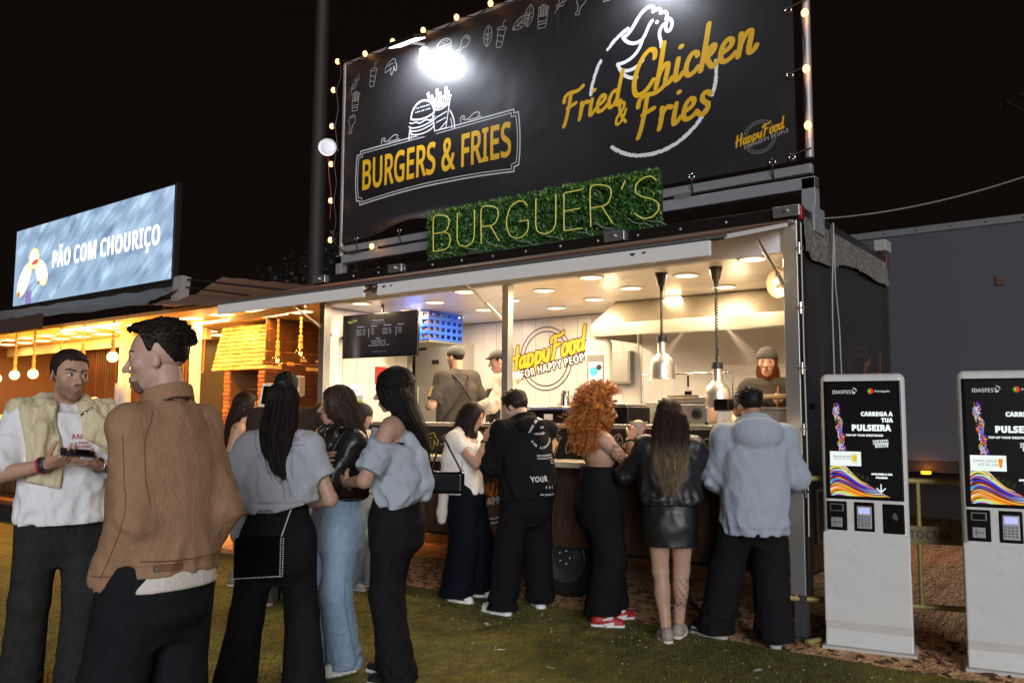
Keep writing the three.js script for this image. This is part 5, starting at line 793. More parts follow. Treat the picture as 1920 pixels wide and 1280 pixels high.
{ // small things at the stall
  const tex = canvas(128, 192, (g) => { g.fillStyle = '#4a3016'; g.fillRect(0, 0, 128, 192); g.fillStyle = '#e0c890'; g.font = '18px serif'; g.textAlign = 'center'; for (let i = 0; i < 6; i++) g.fillText(['Menu', 'Pão', 'Bifana', 'Sopa', 'Caldo', 'Bar'][i], 64, 62 + i * 22); g.strokeStyle = '#e0c890'; g.lineWidth = 4; g.beginPath(); g.arc(64, 26, 14, 0, 7); g.stroke(); }, { clamp: true });
  const m = thing('menu_board', 'dark framed menu board on the stall wall beside the oven', 'menu board', [-9.55, 2.4, -1.32]); part(m, 'board', box(-0.19, -0.27, -0.02, 0.19, 0.27, 0.0), M(0x5a3a1a, 0.6)); part(m, 'menu_print', new THREE.PlaneGeometry(0.34, 0.5).translate(0, 0, 0.002), M(0xffffff, 0.6, { map: tex })); part(m, 'frame', [box(-0.2, -0.28, 0, -0.18, 0.28, 0.01), box(0.18, -0.28, 0, 0.2, 0.28, 0.01), box(-0.2, 0.26, 0, 0.2, 0.28, 0.01), box(-0.2, -0.28, 0, 0.2, -0.26, 0.01)], M(0x8a6a3a, 0.5));
  const hot = M(0xffe8b8, 0.3, { emissive: 0xffce80, emissiveIntensity: 4 }), fil = M(0xffe0a0, 0.3, { emissive: 0xffc060, emissiveIntensity: 6 }), rope = M(0xb08a4a, 0.9), clear = M(0xffffff, 0.02, { transmission: 1, thickness: 0 });
  const make = (label, len, on) => {
    const b = thing('pendant_bulb', label, 'pendant bulb', [0, 0, 0], 0, on ? 'lit rope bulbs hanging along the stall' : 'clear rope bulbs at the board wall');
    const pr = []; for (let i = 0; i <= 24; i++) pr.push(new THREE.Vector2(0.014 + 0.006 * Math.sin(i * 1.6) + (i > 16 ? 0.012 : 0), -len + 0.07 + (1 - i / 24) * (len - 0.07)));
    part(b, 'rope', new THREE.LatheGeometry(pr, 10), rope); part(b, 'socket', new THREE.CylinderGeometry(0.026, 0.034, 0.07, 14).translate(0, -len + 0.05, 0), rope);
    part(b, 'bulb', new THREE.SphereGeometry(0.075, 20, 14).translate(0, -len - 0.05, 0), on ? hot : clear);
    if (on) { const l = new THREE.PointLight(0xffa83c, 5); l.position.set(0, -len - 0.05, 0); l.castShadow = true; l.name = 'bulb_lamp'; b.add(l); } else part(b, 'filament', tube([[-0.03, -len - 0.06, 0], [-0.01, -len - 0.02, 0.01], [0.01, -len - 0.08, 0], [0.03, -len - 0.03, 0.0]], 0.004, 20, 4), fil);
    return b;
  };
  const xs = [[-12.62, 0.62], [-11.95, 0.62], [-11.05, 0.62], [-10.35, 0.48], [-9.5, 0.45], [-13.3, 0.66]], names = ['lit globe bulb on rope, second from the left of the stall', 'lit globe bulb on rope, just left of the man in white', 'lit globe bulb on rope, above the man in white', 'lit globe bulb on rope, right of the man in white', 'lit globe bulb on rope, nearest the man in the brown jacket', 'lit globe bulb on rope at the left edge'];
  xs.forEach(([x, l], i) => make(names[i], l, true).position.set(x, 2.79, -0.0));
  make('left clear globe bulb on a knotted rope at the board wall', 0.5, false).position.set(-7.1, 2.75, -0.95); make('right clear globe bulb on a rope beside the trailer corner', 0.42, false).position.set(-6.7, 2.75, -1.0);
  const st = thing('cup_stack', 'tall stack of clear plastic cups on the stall counter', 'cups', [-9.05, 1.35, 0.1]); part(st, 'cup', [...Array(14)].map((_, i) => new THREE.CylinderGeometry(0.075, 0.055, 0.12, 18, 1, true).translate(0, 0.06 + i * 0.034, 0)), M(0xf0ece0, 0.2, { side: THREE.DoubleSide, transmission: 0.5, thickness: 0 })); part(st, 'cup', [...Array(12)].map((_, i) => new THREE.CylinderGeometry(0.075, 0.055, 0.12, 18, 1, true).translate(0.16, 0.06 + i * 0.034, 0.02)), M(0xf0ece0, 0.2, { side: THREE.DoubleSide, transmission: 0.5, thickness: 0 }));
  const pos = thing('till_screen', 'white till screen on the stall counter beside the trailer corner', 'till', [-5.95, 1.35, -0.05], 0.5); part(pos, 'case', new RoundedBoxGeometry(0.3, 0.3, 0.05, 3, 0.015).rotateX(-0.3).translate(0, 0.36, 0), M(0xd8d0c0, 0.4)); part(pos, 'screen', box(-0.12, -0.1, 0.026, 0.12, 0.11, 0.03).rotateX(-0.3).translate(0, 0.36, 0), blackGloss); part(pos, 'stand', box(-0.09, 0, -0.12, 0.09, 0.28, 0.0, 0.01), M(0xc0b8a8, 0.5)); part(pos, 'printer', box(0.0, 0.36, -0.28, 0.26, 0.6, -0.1, 0.02), M(0xe0d4b8, 0.5));
  const ct = solo('stall_side_counter', [box(-7.3, 1.3, -0.35, -5.45, 1.35, 0.24, 0.006), box(-7.3, 0.25, 0.1, -5.45, 1.3, 0.14)], M(0x7a4a28, 0.6), 'wooden counter end of the stall beside the food trailer', 'counter');
}
// ---------------------------------------------------------------- LED board over the stall
{
  const tex = canvas(1024, 280, (g, w, h) => {
    const r = rng(4); g.fillStyle = '#6c7f92'; g.fillRect(0, 0, w, h);
    for (let i = 0; i < 1500; i++) { const x = r() * w, y = r() * h, a = n2(x / 120, y / 80); g.strokeStyle = a > 0 ? `rgba(190,215,232,${0.13 * a})` : `rgba(52,62,92,${-0.16 * a})`; g.lineWidth = 3 + r() * 16; g.beginPath(); g.moveTo(x, y); g.lineTo(x + 30 + r() * 40, y - 24 - r() * 30); g.stroke(); }
    g.fillStyle = 'rgba(30,30,50,.14)'; for (let y = 0; y < h; y += 4) g.fillRect(0, y, w, 1.4); g.fillStyle = 'rgba(90,50,110,.5)'; g.fillRect(100, 232, 44, 48);
    g.fillStyle = '#fffdf6'; g.save(); g.translate(284, 168); g.scale(0.86, 1.08); g.font = 'bold 78px sans-serif'; g.fillText('PÃO COM CHOURIÇO', 0, 0); g.restore();
    for (const [x, y, rx, ry, rot] of [[80, 190, 72, 38, -0.9], [150, 118, 40, 38, 0.3], [212, 176, 58, 36, 0.8]]) { const q = g.createRadialGradient(x, y, 4, x, y, rx); q.addColorStop(0, '#fff8e4'); q.addColorStop(0.7, '#f8d8a0'); q.addColorStop(1, '#c89458'); g.fillStyle = q; g.beginPath(); g.ellipse(x, y, rx, ry, rot, 0, 7); g.fill(); }
    g.fillStyle = '#a83a34'; g.beginPath(); g.ellipse(158, 132, 24, 9, -0.2, 0, 7); g.fill(); g.fillStyle = '#8a4a20'; g.beginPath(); g.arc(42, 240, 10, 0, 7); g.fill(); g.beginPath(); g.arc(196, 210, 8, 0, 7); g.fill();
  }, { clamp: true });
  const b = thing('led_screen', 'large blue LED screen for sausage bread above the left stall', 'LED screen', [0, 0, -0.2]);
  part(b, 'cabinet', box(-13.36, 3.08, -0.1, -8.41, 4.62, -0.005, 0.01), M(0x0a0909, 0.6)); part(b, 'display', new THREE.PlaneGeometry(4.9, 1.28).translate(-10.88, 3.945, 0.004), M(0x05070a, 0.5, { emissive: 0xffffff, emissiveMap: tex, emissiveIntensity: 2.6 })); part(b, 'bottom_beam', box(-13.5, 3.05, -0.12, -8.38, 3.25, 0.01), M(0x151110, 0.7));
  part(b, 'support', [box(-13.0, 2.9, -0.2, -12.9, 3.1, -0.1), box(-8.8, 2.9, -0.2, -8.7, 3.1, -0.1)], black);
  const a = new THREE.RectAreaLight(0x9fc0e0, 0.5, 4.8, 1.2); a.position.set(-10.88, 3.945, 0.02); a.rotation.y = Math.PI; a.name = 'screen_lamp'; b.add(a);
}
// ---------------------------------------------------------------- trees in the dark behind
function tree(x, z, h, seed, label, n, spread) {
  const r = rng(seed), t = thing('tree', label, 'tree', [x, 0, z], 0, undefined), geos = [], tips = [];
  const grow = (a, dir, len, rad0, depth) => {
    const b = a.clone().addScaledVector(dir, len), mid = a.clone().lerp(b, 0.5).add(V((r() - 0.5) * len * 0.15, 0, (r() - 0.5) * len * 0.15));
    geos.push(new THREE.TubeGeometry(new THREE.QuadraticBezierCurve3(a, mid, b), 5, rad0, 6)); if (depth < 2) tips.push([b, len]);
    if (depth === 0) return; const k = depth > 2 ? 3 : 4;
    for (let i = 0; i < k; i++) { const d = dir.clone().add(V((r() - 0.5) * 1.5, r() * 0.5, (r() - 0.5) * 1.5)).normalize(); grow(b.clone().addScaledVector(dir, -len * 0.15 * i), d, len * (0.62 + r() * 0.16), rad0 * 0.62, depth - 1); }
  };
  grow(V(0, 0, 0), V(0.04, 1, 0.02).normalize(), h * 0.36, h * 0.022, 4);
  part(t, 'trunk', geos, M(0x040303, 0.95));  // bark far darker than real: the unlit distance is put into its colour
  const leaf = new THREE.BufferGeometry(); leaf.setAttribute('position', new THREE.Float32BufferAttribute([0, 0, 0, 0.05, 0.07, 0.01, 0, 0.16, 0, -0.05, 0.07, 0.01], 3)); leaf.setIndex([0, 1, 2, 0, 2, 3]); leaf.computeVertexNormals();
  const im = new THREE.InstancedMesh(leaf, M(0xffffff, 0.6, { side: THREE.DoubleSide }), n), m = new THREE.Matrix4(), q = new THREE.Quaternion(), c = new THREE.Color();
  for (let i = 0; i < n; i++) { const [p, len] = tips[Math.floor(r() * tips.length)], s = 0.7 + r() * 0.9; q.setFromEuler(new THREE.Euler(r() * 6, r() * 6, r() * 6)); m.compose(V(p.x + (r() + r() - 1) * spread, p.y + (r() + r() - 1) * spread * 0.8, p.z + (r() + r() - 1) * spread), q, V(s, s, s)); im.setMatrixAt(i, m); const l = 0.5 + r(); c.setRGB(0.006 * l, 0.006 * l, 0.003 * l); im.setColorAt(i, c); }  // leaf colours near black too, standing in for light that falls off
  im.name = 'crown'; t.add(im); im.userData.kind = 'stuff';
}
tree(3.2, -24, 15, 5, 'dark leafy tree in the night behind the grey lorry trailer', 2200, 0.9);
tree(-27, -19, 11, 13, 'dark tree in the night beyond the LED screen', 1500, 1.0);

// ---------------------------------------------------------------- people: smooth bodies meshed from distance fields
const smin = (a, b, k) => { const h = Math.max(k - Math.abs(a - b), 0) / k; return Math.min(a, b) - h * h * k * 0.25; };
const smax = (a, b, k) => -smin(-a, -b, k);
function cap(a, b, ra, rb) { // tapered capsule
  const ax = a.x, ay = a.y, az = a.z, dx = b.x - ax, dy = b.y - ay, dz = b.z - az, L2 = dx * dx + dy * dy + dz * dz || 1e-9;
  return (x, y, z) => { const px = x - ax, py = y - ay, pz = z - az; let t = (px * dx + py * dy + pz * dz) / L2; t = t < 0 ? 0 : t > 1 ? 1 : t; const qx = px - dx * t, qy = py - dy * t, qz = pz - dz * t; return Math.sqrt(qx * qx + qy * qy + qz * qz) - (ra + (rb - ra) * t); };
}
function ell(c, r, q) { // ellipsoid, optionally turned
  const m = q ? new THREE.Matrix4().makeRotationFromQuaternion(q.clone().invert()).elements : null, cx = c.x, cy = c.y, cz = c.z, [rx, ry, rz] = r;
  return (x, y, z) => { let px = x - cx, py = y - cy, pz = z - cz; if (m) { const a = px * m[0] + py * m[4] + pz * m[8], b = px * m[1] + py * m[5] + pz * m[9], d = px * m[2] + py * m[6] + pz * m[10]; px = a; py = b; pz = d; } const k0 = Math.sqrt((px / rx) ** 2 + (py / ry) ** 2 + (pz / rz) ** 2), k1 = Math.sqrt((px / (rx * rx)) ** 2 + (py / (ry * ry)) ** 2 + (pz / (rz * rz)) ** 2); return k1 < 1e-9 ? -Math.min(rx, ry, rz) : k0 * (k0 - 1) / k1; };
}
function union(list, k) { return (x, y, z) => { let d = list[0](x, y, z); for (let i = 1; i < list.length; i++) d = smin(d, list[i](x, y, z), k); return d; }; }
function meshField(f, lo, hi, h, color) {
  const nx = Math.ceil((hi.x - lo.x) / h) + 2, ny = Math.ceil((hi.y - lo.y) / h) + 2, nz = Math.ceil((hi.z - lo.z) / h) + 2, N = nx * ny * nz, val = new Float32Array(N).fill(1), B = 6;
  const id = (i, j, k) => i + nx * (j + ny * k), rad_ = Math.sqrt(3) * B * h * 0.5;
  for (let k0 = 0; k0 < nz; k0 += B) for (let j0 = 0; j0 < ny; j0 += B) for (let i0 = 0; i0 < nx; i0 += B) {
    const c = f(lo.x + (i0 + B / 2) * h, lo.y + (j0 + B / 2) * h, lo.z + (k0 + B / 2) * h), far = Math.abs(c) > rad_ * 1.5 + h * 2, k1 = Math.min(nz, k0 + B), j1 = Math.min(ny, j0 + B), i1 = Math.min(nx, i0 + B);
    for (let k = k0; k < k1; k++) for (let j = j0; j < j1; j++) for (let i = i0; i < i1; i++) val[id(i, j, k)] = far ? c : f(lo.x + i * h, lo.y + j * h, lo.z + k * h);
  }
  const vid = new Int32Array(N).fill(-1), pos = [], idx = [], o8 = [0, 1, nx, nx + 1, nx * ny, nx * ny + 1, nx * ny + nx, nx * ny + nx + 1];
  const E = [[0, 1], [0, 2], [0, 4], [1, 3], [1, 5], [2, 3], [2, 6], [3, 7], [4, 5], [4, 6], [5, 7], [6, 7]];
  for (let k = 0; k < nz - 1; k++) for (let j = 0; j < ny - 1; j++) for (let i = 0; i < nx - 1; i++) {
    const b = id(i, j, k); let m = 0; for (let c = 0; c < 8; c++) if (val[b + o8[c]] < 0) m |= 1 << c;
    if (m === 0 || m === 255) continue;
    let sx = 0, sy = 0, sz = 0, n = 0;
    for (const [p, q] of E) { if (((m >> p) & 1) === ((m >> q) & 1)) continue; const a = val[b + o8[p]], d = val[b + o8[q]], t = a / (a - d); sx += (p & 1) + t * ((q & 1) - (p & 1)); sy += ((p >> 1) & 1) + t * (((q >> 1) & 1) - ((p >> 1) & 1)); sz += (p >> 2) + t * ((q >> 2) - (p >> 2)); n++; }
    vid[b] = pos.length / 3; pos.push(lo.x + (i + sx / n) * h, lo.y + (j + sy / n) * h, lo.z + (k + sz / n) * h);
  }
  const sX = 1, sY = nx, sZ = nx * ny, quad = (a, b, c, d, flip) => { if (a < 0 || b < 0 || c < 0 || d < 0) return; if (flip) idx.push(a, c, b, a, d, c); else idx.push(a, b, c, a, c, d); };
  for (let k = 1; k < nz - 1; k++) for (let j = 1; j < ny - 1; j++) for (let i = 1; i < nx - 1; i++) {
    const b = id(i, j, k), s = val[b] < 0;
    if (s !== (val[b + sX] < 0)) quad(vid[b - sY - sZ], vid[b - sZ], vid[b], vid[b - sY], !s);
    if (s !== (val[b + sY] < 0)) quad(vid[b - sX - sZ], vid[b - sX], vid[b], vid[b - sZ], !s);
    if (s !== (val[b + sZ] < 0)) quad(vid[b - sX - sY], vid[b - sY], vid[b], vid[b - sX], !s);
  }
  const g = new THREE.BufferGeometry(); g.setAttribute('position', new THREE.Float32BufferAttribute(pos, 3)); { const u = new Float32Array(pos.length / 3 * 2); for (let i = 0; i < pos.length / 3; i++) { u[i * 2] = (pos[i * 3] + 0.62 * pos[i * 3 + 2]) * 2; u[i * 2 + 1] = pos[i * 3 + 1] * 2; } g.setAttribute('uv', new THREE.BufferAttribute(u, 2)); }
  g.setIndex(idx); g.computeVertexNormals();
  if (color) { const c = new Float32Array(pos.length), nn = g.attributes.normal; for (let i = 0; i < pos.length / 3; i++) { const v = color(pos[i * 3], pos[i * 3 + 1], pos[i * 3 + 2], nn.getX(i), nn.getY(i), nn.getZ(i)); c[i * 3] = v[0]; c[i * 3 + 1] = v[1]; c[i * 3 + 2] = v[2]; } g.setAttribute('color', new THREE.BufferAttribute(c, 3)); }
  return g;
}
function ik(a, target, l1, l2, pole) {
  const d = target.clone().sub(a); let L = d.length(); const mx = (l1 + l2) * 0.999; if (L > mx) { d.multiplyScalar(mx / L); L = mx; } const end = a.clone().add(d), u = d.clone().normalize();
  const ca = clamp((l1 * l1 + L * L - l2 * l2) / (2 * l1 * L), -1, 1), p = pole.clone().addScaledVector(u, -pole.dot(u)).normalize();
  return [a.clone().addScaledVector(u, l1 * ca).addScaledVector(p, l1 * Math.sqrt(1 - ca * ca)), end];
}
const vv = (a) => V(a[0], a[1], a[2]);
const creaseTex = (f, s, st, w) => dataTex(256, (u, v) => { const W = 0.35 * tn(u, v, 5, s), rg = (q) => Math.pow(1 - Math.abs(q), 5); const a = rg(1.6 * tn(u + 0.12 * W, v, f, s + 1)) * 0.5 + rg(1.6 * tn(u, v + 0.2 * W, f * 2.2, s + 9)) * 0.3, k = 0.25 + a * st + (R() - 0.5) * w; return [k, k, k]; });
const clothBump = creaseTex(9, 1, 0.6, 0.22), leatherBump = creaseTex(14, 21, 0.9, 0.05), denimBump = creaseTex(11, 40, 0.5, 0.3);
const weave = dataTex(256, (u, v) => { const k = 0.985 + 0.02 * tn(u, v, 30, 2) + 0.015 * tn(u, v, 9, 6) + 0.05 * (R() - 0.5); return [k, k, k]; }, true), pores = dataTex(256, (u, v) => { const a = 0.95 + 0.05 * tn(u, v, 60, 2) + 0.04 * (R() - 0.5), b = 0.04 * tn(u, v, 24, 8); return [a, a - b, a - b]; }, true);
const skinMat = M(0xffffff, 0.46, { vertexColors: true, specularIntensity: 0.6, map: pores });
const fold3 = (x, y, z, s) => 0.6 * (1 - 2 * Math.abs(n3(x + s, y, z))) + 0.4 * n3(x * 2.1, y * 2.1, z * 2.1 + s);

class Figure {
  constructor(o) {
    this.o = o; const H = this.H = o.H, male = o.male; this.cell = o.cell ?? 0.011; this.g = new THREE.Group(); this.seed = o.seed ?? 1; this.k = H / 1.75;
    const b = o.bulk ?? 1; this.b = b;
    this.pel = V(o.hip?.[0] ?? 0, 0.525 * H - (o.drop ?? 0), o.hip?.[1] ?? 0);
    this.q = new THREE.Quaternion().setFromEuler(new THREE.Euler(o.lean ?? 0, 0, -(o.roll ?? 0), 'YXZ')); this.tw = new THREE.Quaternion().setFromAxisAngle(V(0, 1, 0), o.twist ?? 0);
    this.up = V(0, 1, 0).applyQuaternion(this.q); this.fw = V(0, 0, 1).applyQuaternion(this.tw).applyQuaternion(this.q); this.sd = V(1, 0, 0).applyQuaternion(this.tw).applyQuaternion(this.q);
    this.neck = this.at(0, 0.305, -0.012); const sw = (o.sw ?? (male ? 0.113 : 0.098)) * H;
    const shS = o.shS ?? 0.266; this.sL = this.at(0, shS, -0.008).addScaledVector(this.sd, sw).addScaledVector(this.fw, o.shF ?? 0); this.sR = this.at(0, shS, -0.008).addScaledVector(this.sd, -sw).addScaledVector(this.fw, o.shF ?? 0);
    if (o.shrug) { this.sL.addScaledVector(this.up, o.shrug[0]); this.sR.addScaledVector(this.up, o.shrug[1]); }
    const arm = (s, t, e) => ik(s, vv(t), 0.176 * H, 0.15 * H, vv(e));
    [this.eL, this.wL] = arm(this.sL, o.LH ?? [0.17 * H, 0.48 * H, 0.02], o.LE ?? [0.4, -0.2, -1]); [this.eR, this.wR] = arm(this.sR, o.RH ?? [-0.17 * H, 0.48 * H, 0.02], o.RE ?? [-0.4, -0.2, -1]);
    this.hL = this.pel.clone().add(V(0.05 * H, -0.01 * H, 0)); this.hR = this.pel.clone().add(V(-0.05 * H, -0.01 * H, 0));
    this.fL = o.LF ?? [0.085, 0, 0.2]; this.fR = o.RF ?? [-0.085, 0, -0.2];
    const leg = (h, f, s) => ik(h, V(f[0], 0.05 * H, f[1]), 0.238 * H, 0.232 * H, V(Math.sin(f[2]) * 0.6 + s * 0.08, 0, 1));
    [this.kL, this.aL] = leg(this.hL, this.fL, 1); [this.kR, this.aR] = leg(this.hR, this.fR, -1);
    this.hh = (o.headSize ?? 0.134) * H; const nd = this.up.clone().lerp(V(0, 1, 0), 0.5).addScaledVector(this.fw, o.neckF ?? 0.25).normalize();
    this.hp = this.neck.clone().addScaledVector(nd, 0.045 * H);
    this.hq = new THREE.Quaternion().setFromEuler(new THREE.Euler(o.headPitch ?? 0, o.headYaw ?? 0, o.headRoll ?? 0, 'YXZ'));
    this.hm = new THREE.Matrix4().makeRotationFromQuaternion(this.hq.clone().invert()).elements; this.parts = []; this.extra = [];
    const F = (t, f) => ({ t, f }), g = (s) => s * H * b, P = (x, y, z) => this.at(x, y, z);
    const m = male ? 1 : 0.9;
    this.prims = [
      F('torso', ell(P(0, 0.0, -0.004), [g(male ? 0.094 : 0.1), 0.085 * H, g(0.068)], this.q)), F('torso', ell(P(0, 0.1, 0.0), [g(0.086 * m), 0.1 * H, g(0.062)], this.q)), F('torso', ell(P(0, 0.215, 0.0), [g(0.1 * m), 0.095 * H, g(0.067)], this.q)),
      F('torso', cap(this.sL.clone().lerp(this.sR, 0.14), this.sR.clone().lerp(this.sL, 0.14), 0.046 * H * m, 0.046 * H * m)), F('torso', cap(this.neck.clone().addScaledVector(this.up, -0.03 * H), this.sL.clone().lerp(this.neck, 0.3), 0.036 * H, 0.03 * H)), F('torso', cap(this.neck.clone().addScaledVector(this.up, -0.03 * H), this.sR.clone().lerp(this.neck, 0.3), 0.036 * H, 0.03 * H)),
      F('neck', cap(this.neck.clone().addScaledVector(this.up, -0.02 * H), this.hp.clone().addScaledVector(this.up, 0.02 * H), 0.036 * H * m, 0.0335 * H * m)),
      F('arm', cap(this.sL, this.eL, 0.034 * H * m * b, 0.0265 * H * m)), F('arm', cap(this.eL, this.wL, 0.0275 * H * m, 0.0175 * H * m)), F('arm', cap(this.sR, this.eR, 0.034 * H * m * b, 0.0265 * H * m)), F('arm', cap(this.eR, this.wR, 0.0275 * H * m, 0.0175 * H * m)),
      F('leg', cap(this.hL, this.kL, 0.053 * H * b, 0.034 * H)), F('leg', cap(this.hR, this.kR, 0.053 * H * b, 0.034 * H)), F('leg', cap(this.kL, this.aL, 0.034 * H, 0.022 * H)), F('leg', cap(this.kR, this.aR, 0.034 * H, 0.022 * H)),
      F('leg', ell(this.kL.clone().lerp(this.aL, 0.3).add(V(0, 0, -0.012 * H)), [0.033 * H, 0.075 * H, 0.034 * H])), F('leg', ell(this.kR.clone().lerp(this.aR, 0.3).add(V(0, 0, -0.012 * H)), [0.033 * H, 0.075 * H, 0.034 * H])),
    ];
    if (!male) for (const s of [-1, 1]) this.prims.push(F('torso', ell(P(s * 0.045, 0.2, 0.05), [0.042 * H, 0.042 * H, 0.036 * H])));
  }
  at(x, s, z) { return this.pel.clone().addScaledVector(this.sd, x * this.H).addScaledVector(this.up, s * this.H).addScaledVector(this.fw, z * this.H); }
  head2(v) { return v.clone().sub(V(0, 0.18, -0.1)).multiplyScalar(this.hh).applyQuaternion(this.hq).add(this.hp); }  // head units -> local
  toHead(x, y, z) { const m = this.hm, px = (x - this.hp.x) / this.hh, py = (y - this.hp.y) / this.hh, pz = (z - this.hp.z) / this.hh; return [px * m[0] + py * m[4] + pz * m[8], px * m[1] + py * m[5] + pz * m[9] + 0.18, px * m[2] + py * m[6] + pz * m[10] - 0.1]; }
  dir(v) { return v.clone().applyQuaternion(this.hq); }
  box(pts, m) { const b = new THREE.Box3(); pts.forEach((p) => b.expandByPoint(p)); return [b.min.clone().subScalar(m), b.max.clone().addScalar(m)]; }
  // bare body under the clothes with arms, legs where wanted
  body(c, opt = {}) {
    this.skin = c; const sel = this.prims.filter((p) => p.t === 'neck' || p.t === 'torso' || (p.t === 'arm' && opt.arms !== false) || (p.t === 'leg' && opt.legs)), f = union(sel.map((p) => p.f), 0.022 * this.k), sh = opt.shrink ?? 0.004;
    const pts = [this.sL, this.sR, this.neck, this.hp, this.pel]; if (opt.arms !== false) pts.push(this.eL, this.eR, this.wL, this.wR); if (opt.legs) pts.push(this.kL, this.kR, this.aL, this.aR);
    const [lo, hi] = this.box(pts, 0.11 * this.H); if (opt.legs) lo.y = 0.02;
    this.parts.push(meshField((x, y, z) => f(x, y, z) + sh, lo, hi, opt.cell ?? 0.012, (x, y, z) => opt.paint?.(x, y, z) ?? c)); return this;
  }
  headMesh(o = {}) {
    const c = this.skin, fem = !this.o.male, j = fem ? 0.9 : 1, C = (a, b, d, e) => cap(vv(a), vv(b), d, e), S = (a, r) => cap(vv(a), vv(a), r, r), L = [];
    L.push(ell(V(0, 0.64, -0.06), [0.325, 0.355, 0.4]), ell(V(0, 0.49, 0.1), [0.27, 0.36, 0.26]), ell(V(0, 0.26, 0.09), [0.2 * j, 0.24, 0.22]), S([0, 0.075, 0.24], 0.07 * j), C([-0.19 * j, 0.24, -0.02], [-0.05, 0.06, 0.22], 0.055, 0.055), C([0.19 * j, 0.24, -0.02], [0.05, 0.06, 0.22], 0.055, 0.055));
    const base = union(L, 0.07), brow = C([-0.15, 0.57, 0.315], [0.15, 0.57, 0.315], fem ? 0.034 : 0.045, fem ? 0.034 : 0.045), ck = [S([-0.18, 0.41, 0.22], 0.08), S([0.18, 0.41, 0.22], 0.08)];
    const nl = o.nose ?? 1, nose = union([C([0, 0.54, 0.335], [0, 0.36, 0.335 + 0.105 * nl], 0.028, 0.04), S([0, 0.345, 0.35 + 0.1 * nl], 0.04), S([-0.048, 0.335, 0.385], 0.034), S([0.048, 0.335, 0.385], 0.034)], 0.03);
    const mouth = ell(V(0, 0.2, 0.295), [0.105, 0.1, 0.07]), lipU = union([C([-0.075, 0.212, 0.328], [0, 0.222, 0.365], 0.014, 0.02), C([0.075, 0.212, 0.328], [0, 0.222, 0.365], 0.014, 0.02)], 0.01), lipL = union([C([-0.062, 0.195, 0.325], [0, 0.18, 0.36], 0.016, 0.025), C([0.062, 0.195, 0.325], [0, 0.18, 0.36], 0.016, 0.025)], 0.01), line = C([-0.085, 0.205, 0.36], [0.085, 0.205, 0.36], 0.007, 0.007);
    const sock = [S([-0.135, 0.5, 0.395], 0.075), S([0.135, 0.5, 0.395], 0.075)], EC = [[-0.133, 0.497, 0.262], [0.133, 0.497, 0.262]], op = o.eyes ?? 0.022;
    const ear = (s) => { const q = new THREE.Quaternion().setFromEuler(new THREE.Euler(0.15, s * 0.42, 0)); const a = ell(V(s * 0.325, 0.46, -0.05), [0.03, 0.115, 0.072], q), b = ell(V(s * 0.362, 0.475, -0.03), [0.022, 0.075, 0.042], q); return (x, y, z) => smax(a(x, y, z), -b(x, y, z), 0.02); };
    const ears = [ear(-1), ear(1)], nk = C([0, 0.16, -0.1], [0, -0.2, -0.16], fem ? 0.205 : 0.23, fem ? 0.2 : 0.24);
    const f = (x, y, z) => {
      let d = smin(base(x, y, z), brow(x, y, z), 0.06); d = smin(d, ck[0](x, y, z), 0.08); d = smin(d, ck[1](x, y, z), 0.08); d = smin(d, mouth(x, y, z), 0.06); d = smin(d, nk(x, y, z), 0.07);
      d = smax(d, -sock[0](x, y, z), 0.06); d = smax(d, -sock[1](x, y, z), 0.06); d = smin(d, nose(x, y, z), 0.035); d = smin(d, lipU(x, y, z), 0.02); d = smin(d, lipL(x, y, z), 0.02); d = smax(d, -line(x, y, z), 0.012);
      for (const e of EC) { const r = Math.hypot(x - e[0], y - e[1], z - e[2]), yy = y - e[1], w = Math.max(0, 1 - ((x - e[0]) / 0.062) ** 2); const lid = Math.max(r - 0.086, op * Math.sqrt(w) - Math.abs(yy + 0.002)), ball = r - 0.077; d = smin(d, lid, 0.012); d = Math.min(d, ball); }
      return Math.min(d, smin(ears[0](x, y, z), d, 0.025), smin(ears[1](x, y, z), d, 0.025));
    };
    const hc = o.hair ?? [0.02, 0.014, 0.01], lip = o.lip ?? [c[0] * 0.82, c[1] * 0.5, c[2] * 0.52], bd = o.beard ?? 0, gz = o.gaze ?? 0;
    const paint = (x, y, z) => {
      for (const e of EC) { const r = Math.hypot(x - e[0], y - e[1], z - e[2]); if (r < 0.0815 && z > e[2] + 0.03) { if (op < 0.01) return c; const dx = (x - e[0]) / 0.077 - gz, dy = (y - e[1]) / 0.077, q = dx * dx + dy * dy; return q < 0.05 ? [0.01, 0.01, 0.01] : q < 0.16 ? [0.06, 0.045, 0.03] : [0.62, 0.58, 0.55]; } if (r < 0.092 && z > e[2] + 0.04 && y > e[1] + op * 0.8 && y < e[1] + op + 0.02) return [c[0] * 0.35, c[1] * 0.3, c[2] * 0.3]; }
      let k = 1, r = [...c]; const bx = Math.abs(x), by = 0.577 + 0.03 * Math.sin(clamp((bx - 0.05) / 0.18, 0, 1) * 2.4) - 0.012; const inb = z > 0.18 && bx > 0.045 && bx < 0.225 && Math.abs(y - by - 0.012) < 0.022 * (1 - 0.5 * (bx - 0.05) / 0.2);
      if (inb) return hc.map((v, i) => lerp(v, c[i], fem ? 0.25 : 0.1));
      if (Math.min(lipU(x, y, z), lipL(x, y, z)) < 0.006 && z > 0.3) return lip;
